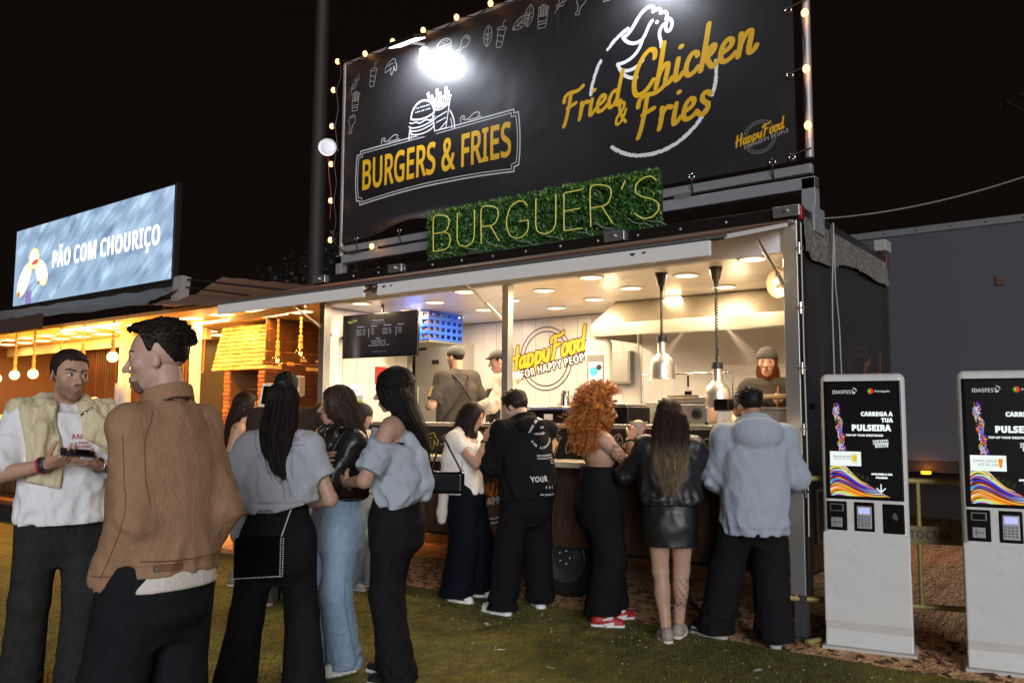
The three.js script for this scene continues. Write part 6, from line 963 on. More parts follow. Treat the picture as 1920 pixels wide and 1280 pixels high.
      if (bd > 0) { const w = smoothstep(0.32 - y, 0, 0.08) * smoothstep(z, -0.1, 0.08) * (1 - smoothstep(-y, -0.02, 0.1)), mu = y > 0.235 && y < 0.3 && z > 0.3 && bx < 0.12 ? 1 : 0, gt = o.goatee && y < 0.17 && z > 0.17 && bx < 0.14 ? 1 : 0, a = clamp(Math.max(w * bd, mu * bd, gt * 0.85) * (0.85 + 0.3 * n3(x * 60, y * 60, z * 60)), 0, 0.95); return r.map((v, i) => lerp(v, hc[i] * 1.6, a)); }
      const bl = Math.exp(-(((bx - 0.17) / 0.09) ** 2 + ((y - 0.38) / 0.09) ** 2)) * (z > 0.1 ? 1 : 0) + 0.6 * Math.exp(-((x / 0.06) ** 2 + ((y - 0.345) / 0.05) ** 2)) * (z > 0.36 ? 1 : 0); r = [r[0] * (1 + 0.02 * bl), r[1] * (1 - 0.14 * bl), r[2] * (1 - 0.14 * bl)];
      if (o.fade) { const hl = hairline(z) + 0.08, a = smoothstep(y - hl, -0.22, 0.06) * (z < 0.16 ? 1 : 0) * (1 - smoothstep(-y, -0.32, 0)) * 0.7; r = r.map((v, i) => lerp(v, hc[i] + 0.06, a)); }
      return r;
    };
    const g = meshField(f, V(-0.42, -0.22, -0.52), V(0.42, 1.05, 0.56), (o.cell ?? 0.0042) / this.hh, paint);
    this.parts.push(this.fromHead(g)); return this;
  }
  fromHead(g) { return g.applyMatrix4(new THREE.Matrix4().compose(this.hp, this.hq, V(this.hh, this.hh, this.hh)).multiply(new THREE.Matrix4().makeTranslation(0, -0.18, 0.1))); }
  hand(side, o = {}) {
    const s = side === 'L' ? 1 : -1, w = side === 'L' ? this.wL : this.wR, e = side === 'L' ? this.eL : this.eR, k = this.k * (o.scale ?? (this.o.male ? 1 : 0.92));
    const d = (o.dir ? vv(o.dir) : w.clone().sub(e)).normalize(), n0 = o.palm ? vv(o.palm) : V(-s, 0, 0), n = n0.addScaledVector(d, -n0.dot(d)).normalize(), t = s > 0 ? n.clone().cross(d) : d.clone().cross(n);
    const P = (a, b, c) => w.clone().addScaledVector(d, a * k).addScaledVector(t, b * k).addScaledVector(n, c * k), L = [], pts = [w];
    const mcp = [[0.088, 0.03], [0.092, 0.01], [0.088, -0.011], [0.08, -0.03]], len = [[0.04, 0.025, 0.02], [0.044, 0.028, 0.021], [0.04, 0.026, 0.02], [0.032, 0.02, 0.018]], cu = o.curl ?? [0.5, 0.5, 0.5, 0.5];
    L.push(cap(P(-0.03, 0, 0), P(0.02, 0, 0), 0.024 * k, 0.022 * k)); mcp.forEach(([a, b]) => L.push(cap(P(0.015, b * 0.5, 0), P(a, b, 0), 0.016 * k, 0.0115 * k)));
    const palm = union(L, 0.014 * k), fs = [];
    mcp.forEach(([a, b], i) => { let p = P(a, b, 0), ang = 0, seg = []; for (let q = 0; q < 3; q++) { ang += cu[i] * (q === 0 ? 0.9 : 1.1); const r = d.clone().multiplyScalar(Math.cos(ang)).addScaledVector(n, Math.sin(ang)).addScaledVector(t, (o.spread ?? 0.12) * (1.5 - i) * 0.5).normalize(), p2 = p.clone().addScaledVector(r, len[i][q] * k); seg.push(cap(p, p2, (0.0092 - q * 0.0008) * k, (0.0085 - q * 0.001) * k)); p = p2; pts.push(p); } fs.push(union(seg, 0.003)); });
    const th = o.thumb ?? [0.55, 0.35], t0 = P(0.02, 0.022, 0.006), a1 = d.clone().multiplyScalar(0.75).addScaledVector(t, 0.65).addScaledVector(n, th[0]).normalize(), t1 = t0.clone().addScaledVector(a1, 0.042 * k), a2 = d.clone().multiplyScalar(0.9).addScaledVector(t, 0.25).addScaledVector(n, th[1] + th[0]).normalize(), t2 = t1.clone().addScaledVector(a2, 0.032 * k), t3 = t2.clone().addScaledVector(a2, 0.024 * k);
    fs.push(union([cap(t0, t1, 0.016 * k, 0.0115 * k), cap(t1, t2, 0.011 * k, 0.0095 * k), cap(t2, t3, 0.0095 * k, 0.008 * k)], 0.006)); pts.push(t3, t1);
    const f = (x, y, z) => { const p = palm(x, y, z); let m = p; for (const q of fs) { const v = q(x, y, z); m = Math.min(m, smin(p, v, 0.008), v); } return m; };
    const [lo, hi] = this.box(pts, 0.045), c = this.skin; this.parts.push(meshField(f, lo, hi, o.cell ?? 0.0036, () => [c[0] * 1.0, c[1] * 0.93, c[2] * 0.92]));
    this['grip' + side] = P(0.09, 0, 0.035); this['hd' + side] = d; this['hn' + side] = n; this['ht' + side] = t; return this;
  }
  add(name, geo, mat, label) { const m = part(this.g, name, geo, mat, label); return m; }
  column(prof, zs = 0) { // elliptical column along the spine; prof rows: [s, rx, rz, forward offset, side offset] in body heights
    const H = this.H, P = this.pel, u = this.up, s = this.sd, w = this.fw, n = prof.length;
    return (x, y, z) => {
      const px = x - P.x, py = y - P.y, pz = z - P.z, t = (px * u.x + py * u.y + pz * u.z) / H, a = (px * s.x + py * s.y + pz * s.z) / H, b = (px * w.x + py * w.y + pz * w.z) / H;
      let i = 0; while (i < n - 2 && t > prof[i + 1][0]) i++; const A = prof[i], B = prof[i + 1]; let k = clamp((t - A[0]) / (B[0] - A[0]), 0, 1); k = k * k * (3 - 2 * k);
      const rx = lerp(A[1], B[1], k), rz = lerp(A[2], B[2], k), zo = lerp(A[3] ?? 0, B[3] ?? 0, k), xo = lerp(A[4] ?? 0, B[4] ?? 0, k), e = Math.pow(Math.pow(Math.abs(a - xo) / rx, 2.4) + Math.pow(Math.abs(b - zo) / rz, 2.4), 1 / 2.4);
      return Math.max((e - 1) * Math.min(rx, rz), prof[0][0] - t, t - prof[n - 1][0]) * H;
    };
  }
  sleeve(S, E, W, f, r0, r1, r2, amp, seed) { // f: 0..2, length along the arm (1 = elbow)
    const H = this.H, seg = []; let end, ax, p = S;
    if (f <= 1) { end = S.clone().lerp(E, f); ax = E.clone().sub(S).normalize(); seg.push(cap(S, end, r0 * 0.88 * H, lerp(r0, r1, f) * H)); } else { seg.push(cap(S, E, r0 * 0.88 * H, r1 * H)); end = E.clone().lerp(W, f - 1); ax = W.clone().sub(E).normalize(); seg.push(cap(E, end, r1 * H, lerp(r1, r2, f - 1) * H)); }
    const u = union(seg, 0.03), e = end, len = S.distanceTo(E);
    return (x, y, z) => { let d = u(x, y, z); const al = (x - e.x) * ax.x + (y - e.y) * ax.y + (z - e.z) * ax.z; if (amp) { const el = Math.hypot(x - E.x, y - E.y, z - E.z); d -= amp * (0.5 + 1.1 * Math.exp(-((el / 0.12) ** 2)) + (f > 1.5 ? 0.8 * Math.exp(-((al / 0.1) ** 2)) : 0)) * (0.6 * Math.sin(al * 62 + 3 * n3(x * 7, y * 7, z * 7 + seed)) + 0.5 * n3(x * 12 + seed, y * 12, z * 12)); } return Math.max(d, al); };
  }
  top(o) {
    const H = this.H, col = this.column(o.prof), am = o.fold ?? 0.006, sd = this.seed * 3.7, shr = o.sh ?? 0.05, L = [];
    const shoulder = [cap(this.neck.clone().addScaledVector(this.up, -0.035 * H), this.sL, (o.shN ?? 0.05) * H, shr * H), cap(this.neck.clone().addScaledVector(this.up, -0.035 * H), this.sR, (o.shN ?? 0.05) * H, shr * H)];
    const chest = o.chest ? o.chest.map((c) => ell(this.at(c[0], c[1], c[2]), [c[3] * H, c[4] * H, c[5] * H])) : [];
    const sl = []; const f = o.sleeve ?? [1.9, 1.9], rs = o.rs ?? [0.046, 0.04, 0.032];
    if (f[0]) sl.push(this.sleeve(this.sL, this.eL, this.wL, f[0], ...rs, am, sd)); if (f[1]) sl.push(this.sleeve(this.sR, this.eR, this.wR, f[1], ...rs, am, sd + 5));
    const more = o.more ?? [], hem = o.prof[0][0] * H, P = this.pel, u = this.up, band = o.band, tilt = o.tilt ?? 0, cut = o.cut;
    const field = (x, y, z) => {
      const t = (x - P.x) * u.x + (y - P.y) * u.y + (z - P.z) * u.z; let d = col(x, y, z);
      for (const s of shoulder) d = smin(d, s(x, y, z), 0.035); for (const s of chest) d = smin(d, s(x, y, z), 0.04);
      if (am) d -= 1.35 * am * fold3(x * 6.5, y * (o.fy ?? 4.2), z * 6.5, sd) * (0.7 + 0.9 * smoothstep(hem + 0.22 - t, 0, 0.2));
      if (band && t > hem) { const q = t - hem - band; if (q < 0) d += 0.007; d += 0.004 * Math.exp(-((q / 0.006) ** 2)); }
      d = Math.max(d, hem + tilt * x - t);
      for (const s of sl) d = smin(d, s(x, y, z), 0.05); for (const m of more) d = smin(d, m(x, y, z), o.moreK ?? 0.025);
      if (cut) d = cut(d, x, y, z); return d;
    };
    this.lastField = field;
    const pts = [this.sL, this.sR, this.neck, this.pel.clone().addScaledVector(this.up, hem), ...(o.pts ?? [])]; if (f[0]) pts.push(f[0] > 1 ? this.wL : this.eL, this.eL); if (f[1]) pts.push(f[1] > 1 ? this.wR : this.eR, this.eR);
    const [lo, hi] = this.box(pts, 0.13 * H); const vc = o.paint || o.mottle; const base = o.color;
    const g = meshField(field, lo, hi, o.cell ?? this.cell, vc ? (x, y, z, a, b, c) => { const k = 1 + (o.mottle ?? 0) * (n3(x * 90, y * 90, z * 90) * 0.6 + n3(x * 22, y * 22, z * 22) * 0.4); const r = o.paint?.(x, y, z, a, b, c) ?? base; return [r[0] * k, r[1] * k, r[2] * k]; } : undefined);
    return this.add(o.name, g, o.mat ?? (vc ? M(0xffffff, o.rough ?? 0.85, { vertexColors: true, specularIntensity: 0.25, map: weave, bumpMap: clothBump, bumpScale: o.bump ?? 0.0032, ...(o.mo ?? {}) }) : new THREE.MeshPhysicalMaterial({ color: new THREE.Color().setRGB(...base), roughness: o.rough ?? 0.85, specularIntensity: o.mo ? 1 : 0.2, map: o.mo ? null : weave, bumpMap: o.mo ? leatherBump : clothBump, bumpScale: o.bump ?? 0.0032, ...(o.mo ?? {}) })), o.label);
  }
  trousers(o) {
    const H = this.H, w = o.waist ?? 0.07, col = this.column([[-0.15, 0.05, 0.045], [-0.095, (o.seat?.[0] ?? 0.1) * 0.93, (o.seat?.[1] ?? 0.076) * 0.93, -0.005], [-0.03, o.seat?.[0] ?? 0.1, o.seat?.[1] ?? 0.076, -0.006], [w, o.wr?.[0] ?? 0.09, o.wr?.[1] ?? 0.066, 0]]), am = o.fold ?? 0.006, sd = this.seed * 5.3;
    const leg = (h, k, a, f) => { const dn = a.clone().sub(k).normalize(), hem = a.clone().addScaledVector(dn, 0.06 * H).setY(Math.min(0.0, 0)); const e = V(lerp(a.x, hem.x, 0.8), 0.0, a.z - (o.back ?? 0.01)); const u = union([cap(h.clone().add(V(0, 0.0, 0)), k, o.r[0] * H, o.r[1] * H), cap(k, e, o.r[1] * H, o.r[2] * H)], 0.03);
      return (x, y, z) => { let d = u(x, y, z); const hy = y / H; d -= am * (0.4 + 1.3 * smoothstep(0.22 - hy, 0, 0.2)) * (0.55 * fold3(x * 9, y * 5, z * 9, sd) + 0.45 * Math.sin(y * 55 + 4 * n3(x * 5 + sd, y * 5, z * 5)) * smoothstep(0.3 - hy, 0, 0.25)); return d; }; };
    const l = leg(this.hL, this.kL, this.aL), r = leg(this.hR, this.kR, this.aR), hy = o.hem ?? 0.03, g0 = o.gap ?? 0.03;
    const field = (x, y, z) => { let d = smin(l(x, y, z), r(x, y, z), 0.012); d = smin(d, col(x, y, z) - am * 0.5 * fold3(x * 8, y * 6, z * 8, sd), 0.045); return Math.max(d, hy - y + (o.hemTilt ?? 0) * z); };
    const [lo, hi] = this.box([this.pel.clone().addScaledVector(this.up, w * H), this.kL, this.kR, this.aL, this.aR], 0.13 * H); lo.y = Math.max(lo.y, -0.01);
    const vc = o.paint || o.mottle, base = o.color, g = meshField(field, lo, hi, o.cell ?? this.cell, vc ? (x, y, z, a, b, c) => { const k = 1 + (o.mottle ?? 0) * (n3(x * 60, y * 18, z * 60) * 0.6 + n3(x * 14, y * 8, z * 14) * 0.5), q = o.paint?.(x, y, z, a, b, c) ?? base; return [q[0] * k, q[1] * k, q[2] * k]; } : undefined);
    return this.add(o.name ?? 'trousers', g, o.mat ?? (vc ? M(0xffffff, o.rough ?? 0.85, { vertexColors: true, specularIntensity: 0.2, map: weave, bumpMap: denimBump, bumpScale: 0.004 }) : new THREE.MeshPhysicalMaterial({ color: new THREE.Color().setRGB(...base), roughness: o.rough ?? 0.88, specularIntensity: 0.2, map: weave, bumpMap: clothBump, bumpScale: 0.004 })), o.label);
  }
  shoes(o) {
    for (const s of ['L', 'R']) {
      const f = s === 'L' ? this.fL : this.fR, k = this.k * (this.o.male ? 1 : 0.9), C = (a, b, c, r) => cap(V(a * k, b * k, c * k), V(a * k, b * k, c * k), r * k, r * k), K = (a, b, ra, rb) => cap(vv(a).multiplyScalar(k), vv(b).multiplyScalar(k), ra * k, rb * k);
      const up = union([C(0, 0.055, -0.045, 0.04), K([0, 0.06, -0.02], [0, 0.05, 0.08], 0.042, 0.042), K([0, 0.045, 0.08], [0, 0.035, 0.155], 0.044, 0.038), K([0, 0.06, -0.03], [0, o.high ? 0.14 : 0.09, -0.03], 0.038, 0.036)], 0.03);
      const outline = union([K([0, 0, -0.05], [0, 0, 0.06], 0.04, 0.045), K([0, 0, 0.06], [0, 0, 0.155], 0.046, 0.042)], 0.02), sh = o.sole ?? 0.028;
      const geo = meshField((x, y, z) => smax(up(x, y, z), sh * k * 0.8 - y, 0.006), V(-0.08 * k, 0, -0.12 * k), V(0.08 * k, 0.22 * k, 0.23 * k), 0.006, o.paint ? (x, y, z) => o.paint(x / k, y / k, z / k) : undefined);
      const m = this.add('shoe', geo, o.paint ? M(0xffffff, 0.55, { vertexColors: true }) : o.mat); m.position.set(f[0], 0.005, f[1] + 0.0); m.rotation.y = f[2];
      part(m, 'sole', meshField((x, y, z) => Math.max(outline(x, 0, z), y - sh * k, -y), V(-0.08 * k, -0.01, -0.12 * k), V(0.08 * k, 0.06 * k, 0.23 * k), 0.006), o.soleMat ?? M(0xd8d6d0, 0.6));
      if (o.laces) part(m, 'laces', [0, 1, 2, 3].map((i) => rod([-0.018 * k, (0.098 - i * 0.008) * k, (0.03 + i * 0.02) * k], [0.018 * k, (0.098 - i * 0.008) * k, (0.034 + i * 0.02) * k], 0.0035, 0.0035, 6)), o.laces);
    }
  }
  // short hair: a thick skin over the skull above the hairline
  shortHair(o) {
    const f0 = union([ell(V(0, 0.64, -0.06), [0.325, 0.355, 0.4]), ell(V(0, 0.49, 0.1), [0.27, 0.36, 0.26])], 0.07), T = o.top ?? 0.07, S = o.side ?? 0.02;
    const f = (x, y, z) => { const tt = smoothstep(y, o.lo ?? 0.62, 0.92), th = lerp(S, T, tt) + (o.quiff ?? 0) * smoothstep(z, 0.05, 0.34) * tt, nz = (o.rough ?? 0.02) * (n3(x * 9, y * 6, z * 5) * 0.6 + n3(x * 26, y * 12, z * 12) * 0.5 + 0.35 * n3(x * 50, y * 30, z * 30)); return smax(f0(x, y, z) - th - nz * (0.3 + 0.9 * tt), (o.line ?? hairline)(z) + (o.lift ?? 0) - y + 0.03 * n3(x * 14, z * 14, 2) * (z > 0.1 ? 1 : 0.6), 0.03); };
    const g = this.fromHead(meshField(f, V(-0.5, 0.1, -0.6), V(0.5, 1.25, 0.52), 0.004 / this.hh, (x, y, z) => { const k = 0.8 + 0.5 * n3(x * 30, y * 10, z * 14) * 0.5; return o.color.map((v) => v * k); }));
    const st = []; const r = rng(this.seed * 13 + 2);
    for (let i = 0; i < (o.tufts ?? 260); i++) { const a = r() * 6.28, ph = Math.acos(lerp(0.98, 0.12, r())), p = V(0.32 * Math.sin(ph) * Math.sin(a), 0.63 + 0.36 * Math.cos(ph), -0.05 + 0.4 * Math.sin(ph) * Math.cos(a)); if (p.y < hairline(p.z) + (o.lift ?? 0) + 0.12) continue; const n = p.clone().sub(V(0, 0.6, -0.05)).normalize(), d = n.clone().multiplyScalar(0.22).add(V((r() - 0.5) * 0.8, 0.1, (o.flow ?? 0.5) + (r() - 0.5) * 0.5)).normalize(), t = (o.top ?? 0.07) * smoothstep(p.y, 0.6, 0.95) + 0.015, A = p.clone().addScaledVector(n, t * 0.8), B = A.clone().addScaledVector(d, 0.05 + r() * 0.05).addScaledVector(n, 0.006), Cc = B.clone().addScaledVector(d, 0.04).addScaledVector(n, -0.012); st.push(new THREE.TubeGeometry(new THREE.QuadraticBezierCurve3(A, B, Cc), 4, 0.007 + r() * 0.006, 3)); }
    if (st.length) { const q = this.fromHead(merge(st)); const c = new Float32Array(q.attributes.position.count * 3); for (let i = 0; i < c.length; i += 3) { const k = 0.8 + 0.5 * ((i * 7919) % 97) / 97; for (let j = 0; j < 3; j++) c[i + j] = o.color[j] * k; } q.setAttribute('color', new THREE.BufferAttribute(c, 3)); return this.add('hair', [g, q], hairMat); }
    return this.add('hair', g, hairMat);
  }
  // long hair: skull cap plus falling lengths; fall rows [y, cx, cz, rx, rz] in local metres, highest first
  longHair(o) {
    const f0 = union([ell(V(0, 0.64, -0.06), [0.325, 0.355, 0.4]), ell(V(0, 0.49, 0.1), [0.27, 0.36, 0.26])], 0.07), face = ell(V(o.part ?? 0, 0.4, 0.48), [o.face?.[0] ?? 0.27, o.face?.[1] ?? 0.45, o.face?.[2] ?? 0.42]), T = o.thick ?? 0.06, hh = this.hh, self = this, fall = o.fall, wav = o.wave ?? 0;
    const colAt = (y) => { let i = 0; while (i < fall.length - 2 && y < fall[i + 1][0]) i++; const A = fall[i], B = fall[i + 1], k = clamp((A[0] - y) / (A[0] - B[0]), 0, 1); const tt = 1 - 0.15 * smoothstep(y, fall[0][0] - 0.1, fall[0][0]); return [1, 2, 3, 4].map((j) => lerp(A[j], B[j], k) * (j > 2 ? tt : 1)); };
    const yT = fall[0][0], yB = fall[fall.length - 1][0];
    const f = (x, y, z) => {
      const q = self.toHead(x, y, z); let d = (f0(q[0], q[1], q[2]) - T - 0.018 * n3(Math.atan2(q[0], q[2]) * 7, q[1] * 1.5, 1)) * hh; d = Math.max(d, (0.1 - q[1]) * hh);
      if (y < yT + 0.1 && y > yB - 0.1) { const [cx, cz, rx, rz] = colAt(clamp(y, yB, yT)), ang = Math.atan2((x - cx) / rx, (z - cz) / rz), w = wav * Math.sin(y * 34 + 2 * n3(ang * 1.5, y * 3, 4)) , e = Math.hypot((x - cx - w * 0.6) / rx, (z - cz) / rz), rr = Math.min(rx, rz); const tip = 0.03 * n3(ang * 2.5, 1, 9) + 0.02 * n3(ang * 8, 1, 4); let c2 = Math.max((e - 1) * rr - 0.006 * n3(ang * 6, y * 2.5, 2) - 0.004 * n3(ang * 16, y * 4, 7), yB + tip - y); c2 = smax(c2, y - yT, 0.09); d = smin(d, c2, 0.05); }
      return Math.max(d, -(face(q[0], q[1], q[2]) * hh));
    };
    const pts = [this.head2(V(0, 1.1, -0.5)), this.head2(V(0.45, 0.5, 0)), this.head2(V(-0.45, 0.5, 0)), this.head2(V(0, 0.9, 0.45)), ...fall.flatMap((r) => [V(r[1] + r[3], r[0], r[2] + r[4]), V(r[1] - r[3], r[0], r[2] - r[4])])], [lo, hi] = this.box(pts, 0.05);
    const tone = (x, y, z) => { const k = 0.75 + 0.45 * n3(x * 60, y * 5, z * 60) * 0.6; const t = o.tip ? smoothstep(o.tipAt - y, 0, 0.16) : 0; return o.color.map((v, i) => lerp(v, o.tip ? o.tip[i] : v, t) * k); };
    const g = meshField(f, lo, hi, o.cell ?? 0.007, tone), st = [], r = rng(this.seed * 31 + 5), N = Math.round((o.strands ?? 260) * 1.5), cols = [];
    for (let i = 0; i < N; i++) {
      const a = (r() - 0.5) * 2 * Math.PI, sin = Math.sin(a), cos = Math.cos(a), path = []; const front = cos > 0.35;
      if (front && Math.abs(sin) < 0.75 && !o.noface) continue;
      for (const ph of [0.2, 0.6, 1.1, 1.5]) { const m = 1.0 + (T + 0.012) / 0.36; path.push(this.head2(V(0.325 * m * Math.sin(ph) * sin, 0.64 + 0.355 * m * Math.cos(ph), -0.06 + 0.4 * m * Math.sin(ph) * cos * (front ? 0.8 : 1)))); }
      const len = 0.55 + 0.5 * Math.sqrt(r()), fly = i % 9 === 0 ? 0.012 + 0.022 * r() : 0, off = (r() - 0.5) * 0.012 + fly, yE = lerp(yT, yB - 0.02, Math.min(1.04, len)); const ys = []; for (let q = 0; q <= 6; q++) ys.push(lerp(Math.min(yT, path[3].y - 0.03), yE, q / 6));
      for (const y of ys) { const [cx, cz, rx, rz] = colAt(clamp(y, yB, yT)), w = wav * Math.sin(y * 34 + i) ; path.push(V(cx + (rx + 0.004 + off * (fly ? Math.sin(y * 9 + i) : 1)) * sin + w, y, cz + (rz + 0.004 + off) * cos)); }
      const q = new THREE.TubeGeometry(new THREE.CatmullRomCurve3(path), 24, fly ? 0.0007 : 0.0014 + r() * 0.0018, 3); const p = q.attributes.position, c = new Float32Array(p.count * 3), k2 = 0.7 + 0.7 * r(); for (let j = 0; j < p.count; j++) { const v = tone(p.getX(j), p.getY(j), p.getZ(j)); for (let e = 0; e < 3; e++) c[j * 3 + e] = v[e] * k2; } q.setAttribute('color', new THREE.BufferAttribute(c, 3)); st.push(q);
    }
    return this.add('hair', st.length ? [g, ...st] : g, hairMat);
  }
  seam(mesh, pts, from, r, mat) { // thread laid on a garment along pts, seen from direction "from"
    mesh.material.side = THREE.DoubleSide; mesh.updateMatrixWorld(true); const rc = new THREE.Raycaster(), c = new THREE.CatmullRomCurve3(pts), out = []; const d = from.clone().negate();
    for (let i = 0; i <= 24; i++) { const p = c.getPoint(i / 24).addScaledVector(from, 0.5); rc.set(p, d); const h = rc.intersectObject(mesh)[0]; if (h && h.distance < 0.62) out.push(h.point); }
    if (out.length > 3) part(mesh, 'seam', new THREE.TubeGeometry(new THREE.CatmullRomCurve3(out), out.length * 2, r, 4), mat);
  }
  decal(mesh, tex, pos, rot, size, o = {}) {
    mesh.updateMatrixWorld(true); const g = new DecalGeometry(mesh, pos, new THREE.Euler(...rot, 'YXZ'), V(...size)); if (!g.attributes.position.count) { console.warn('empty decal', o.name); return; }
    return part(mesh, o.name ?? 'print', g, new THREE.MeshStandardMaterial({ map: tex, transparent: true, roughness: o.rough ?? 0.8, polygonOffset: true, polygonOffsetFactor: -(o.lift ?? 2) }), o.label);
  }
  done(label, x, y, z, th, group) {
    if (this.parts.length) { const m = part(this.g, 'body', this.parts, skinMat); }
    this.g.name = numbered('person'); scene.add(this.g); this.g.position.set(x, y, z); this.g.rotation.y = th; tag(this.g, label, 'person', group); this.g.updateMatrixWorld(true); return this;
  }
  world(v) { return v.clone().applyMatrix4(this.g.matrixWorld); }
}
const hairMat = new THREE.MeshPhysicalMaterial({ color: 0xffffff, vertexColors: true, roughness: 0.55, specularIntensity: 0.4 });
// hairline height in head units by depth (face front is +z)
function hairline(z) { if (z > 0.2) return 0.8; if (z > 0.06) return lerp(0.46, 0.8, (z - 0.06) / 0.14); if (z > 0.0) return 0.46; if (z > -0.14) return lerp(0.6, 0.46, clamp(Math.abs(z + 0.06) / 0.08, 0, 1)); return lerp(0.46, 0.24, clamp((-0.14 - z) / 0.14, 0, 1)); }

// ---------------------------------------------------------------- the people
const SKIN = { fair: [0.58, 0.37, 0.28], tan: [0.52, 0.31, 0.21], warm: [0.5, 0.3, 0.21], deep: [0.4, 0.22, 0.14] };
const DARK = [0.017, 0.012, 0.009], BLACKHAIR = [0.010, 0.008, 0.007], BROWN = [0.045, 0.024, 0.014];
const textTex = (w, h, draw) => canvas(w, h, draw, { clamp: true });
function ring(c, up, fw, rx, rz, th, hgt) { // collar: an upright oval band
  const u = up.clone().normalize(), f = fw.clone().addScaledVector(u, -fw.dot(u)).normalize(), s = u.clone().cross(f);
  return (x, y, z) => { const px = x - c.x, py = y - c.y, pz = z - c.z, t = px * u.x + py * u.y + pz * u.z, a = px * s.x + py * s.y + pz * s.z, b = px * f.x + py * f.y + pz * f.z, k = 1 + t * 0.8, e = Math.hypot(a / (rx * k), b / (rz * k)); return smax(Math.abs(e - 1) * Math.min(rx, rz) - th, Math.abs(t) - hgt, 0.008); };
}
const chain = (pts, r, k = 0.03) => union(pts.slice(1).map((p, i) => cap(vv(pts[i]), vv(p), Array.isArray(r) ? r[i] : r, Array.isArray(r) ? r[i + 1] : r)), k);
// flat drape: capsule chain squashed along a direction
function drape(pts, wd, th, nrm) { const n = vv(nrm).normalize(), f = chain(pts, wd, 0.03); const c = pts.map(vv); return (x, y, z) => { let best = 1e9, bp = c[0]; for (let i = 0; i < c.length - 1; i++) { const d = c[i + 1].clone().sub(c[i]), t = clamp(V(x, y, z).sub(c[i]).dot(d) / d.lengthSq(), 0, 1), q = c[i].clone().addScaledVector(d, t), e = (q.x - x) ** 2 + (q.y - y) ** 2 + (q.z - z) ** 2; if (e < best) { best = e; bp = q; } } const h = (x - bp.x) * n.x + (y - bp.y) * n.y + (z - bp.z) * n.z; return smax(f(x, y, z), Math.abs(h) - th, 0.02); }; }

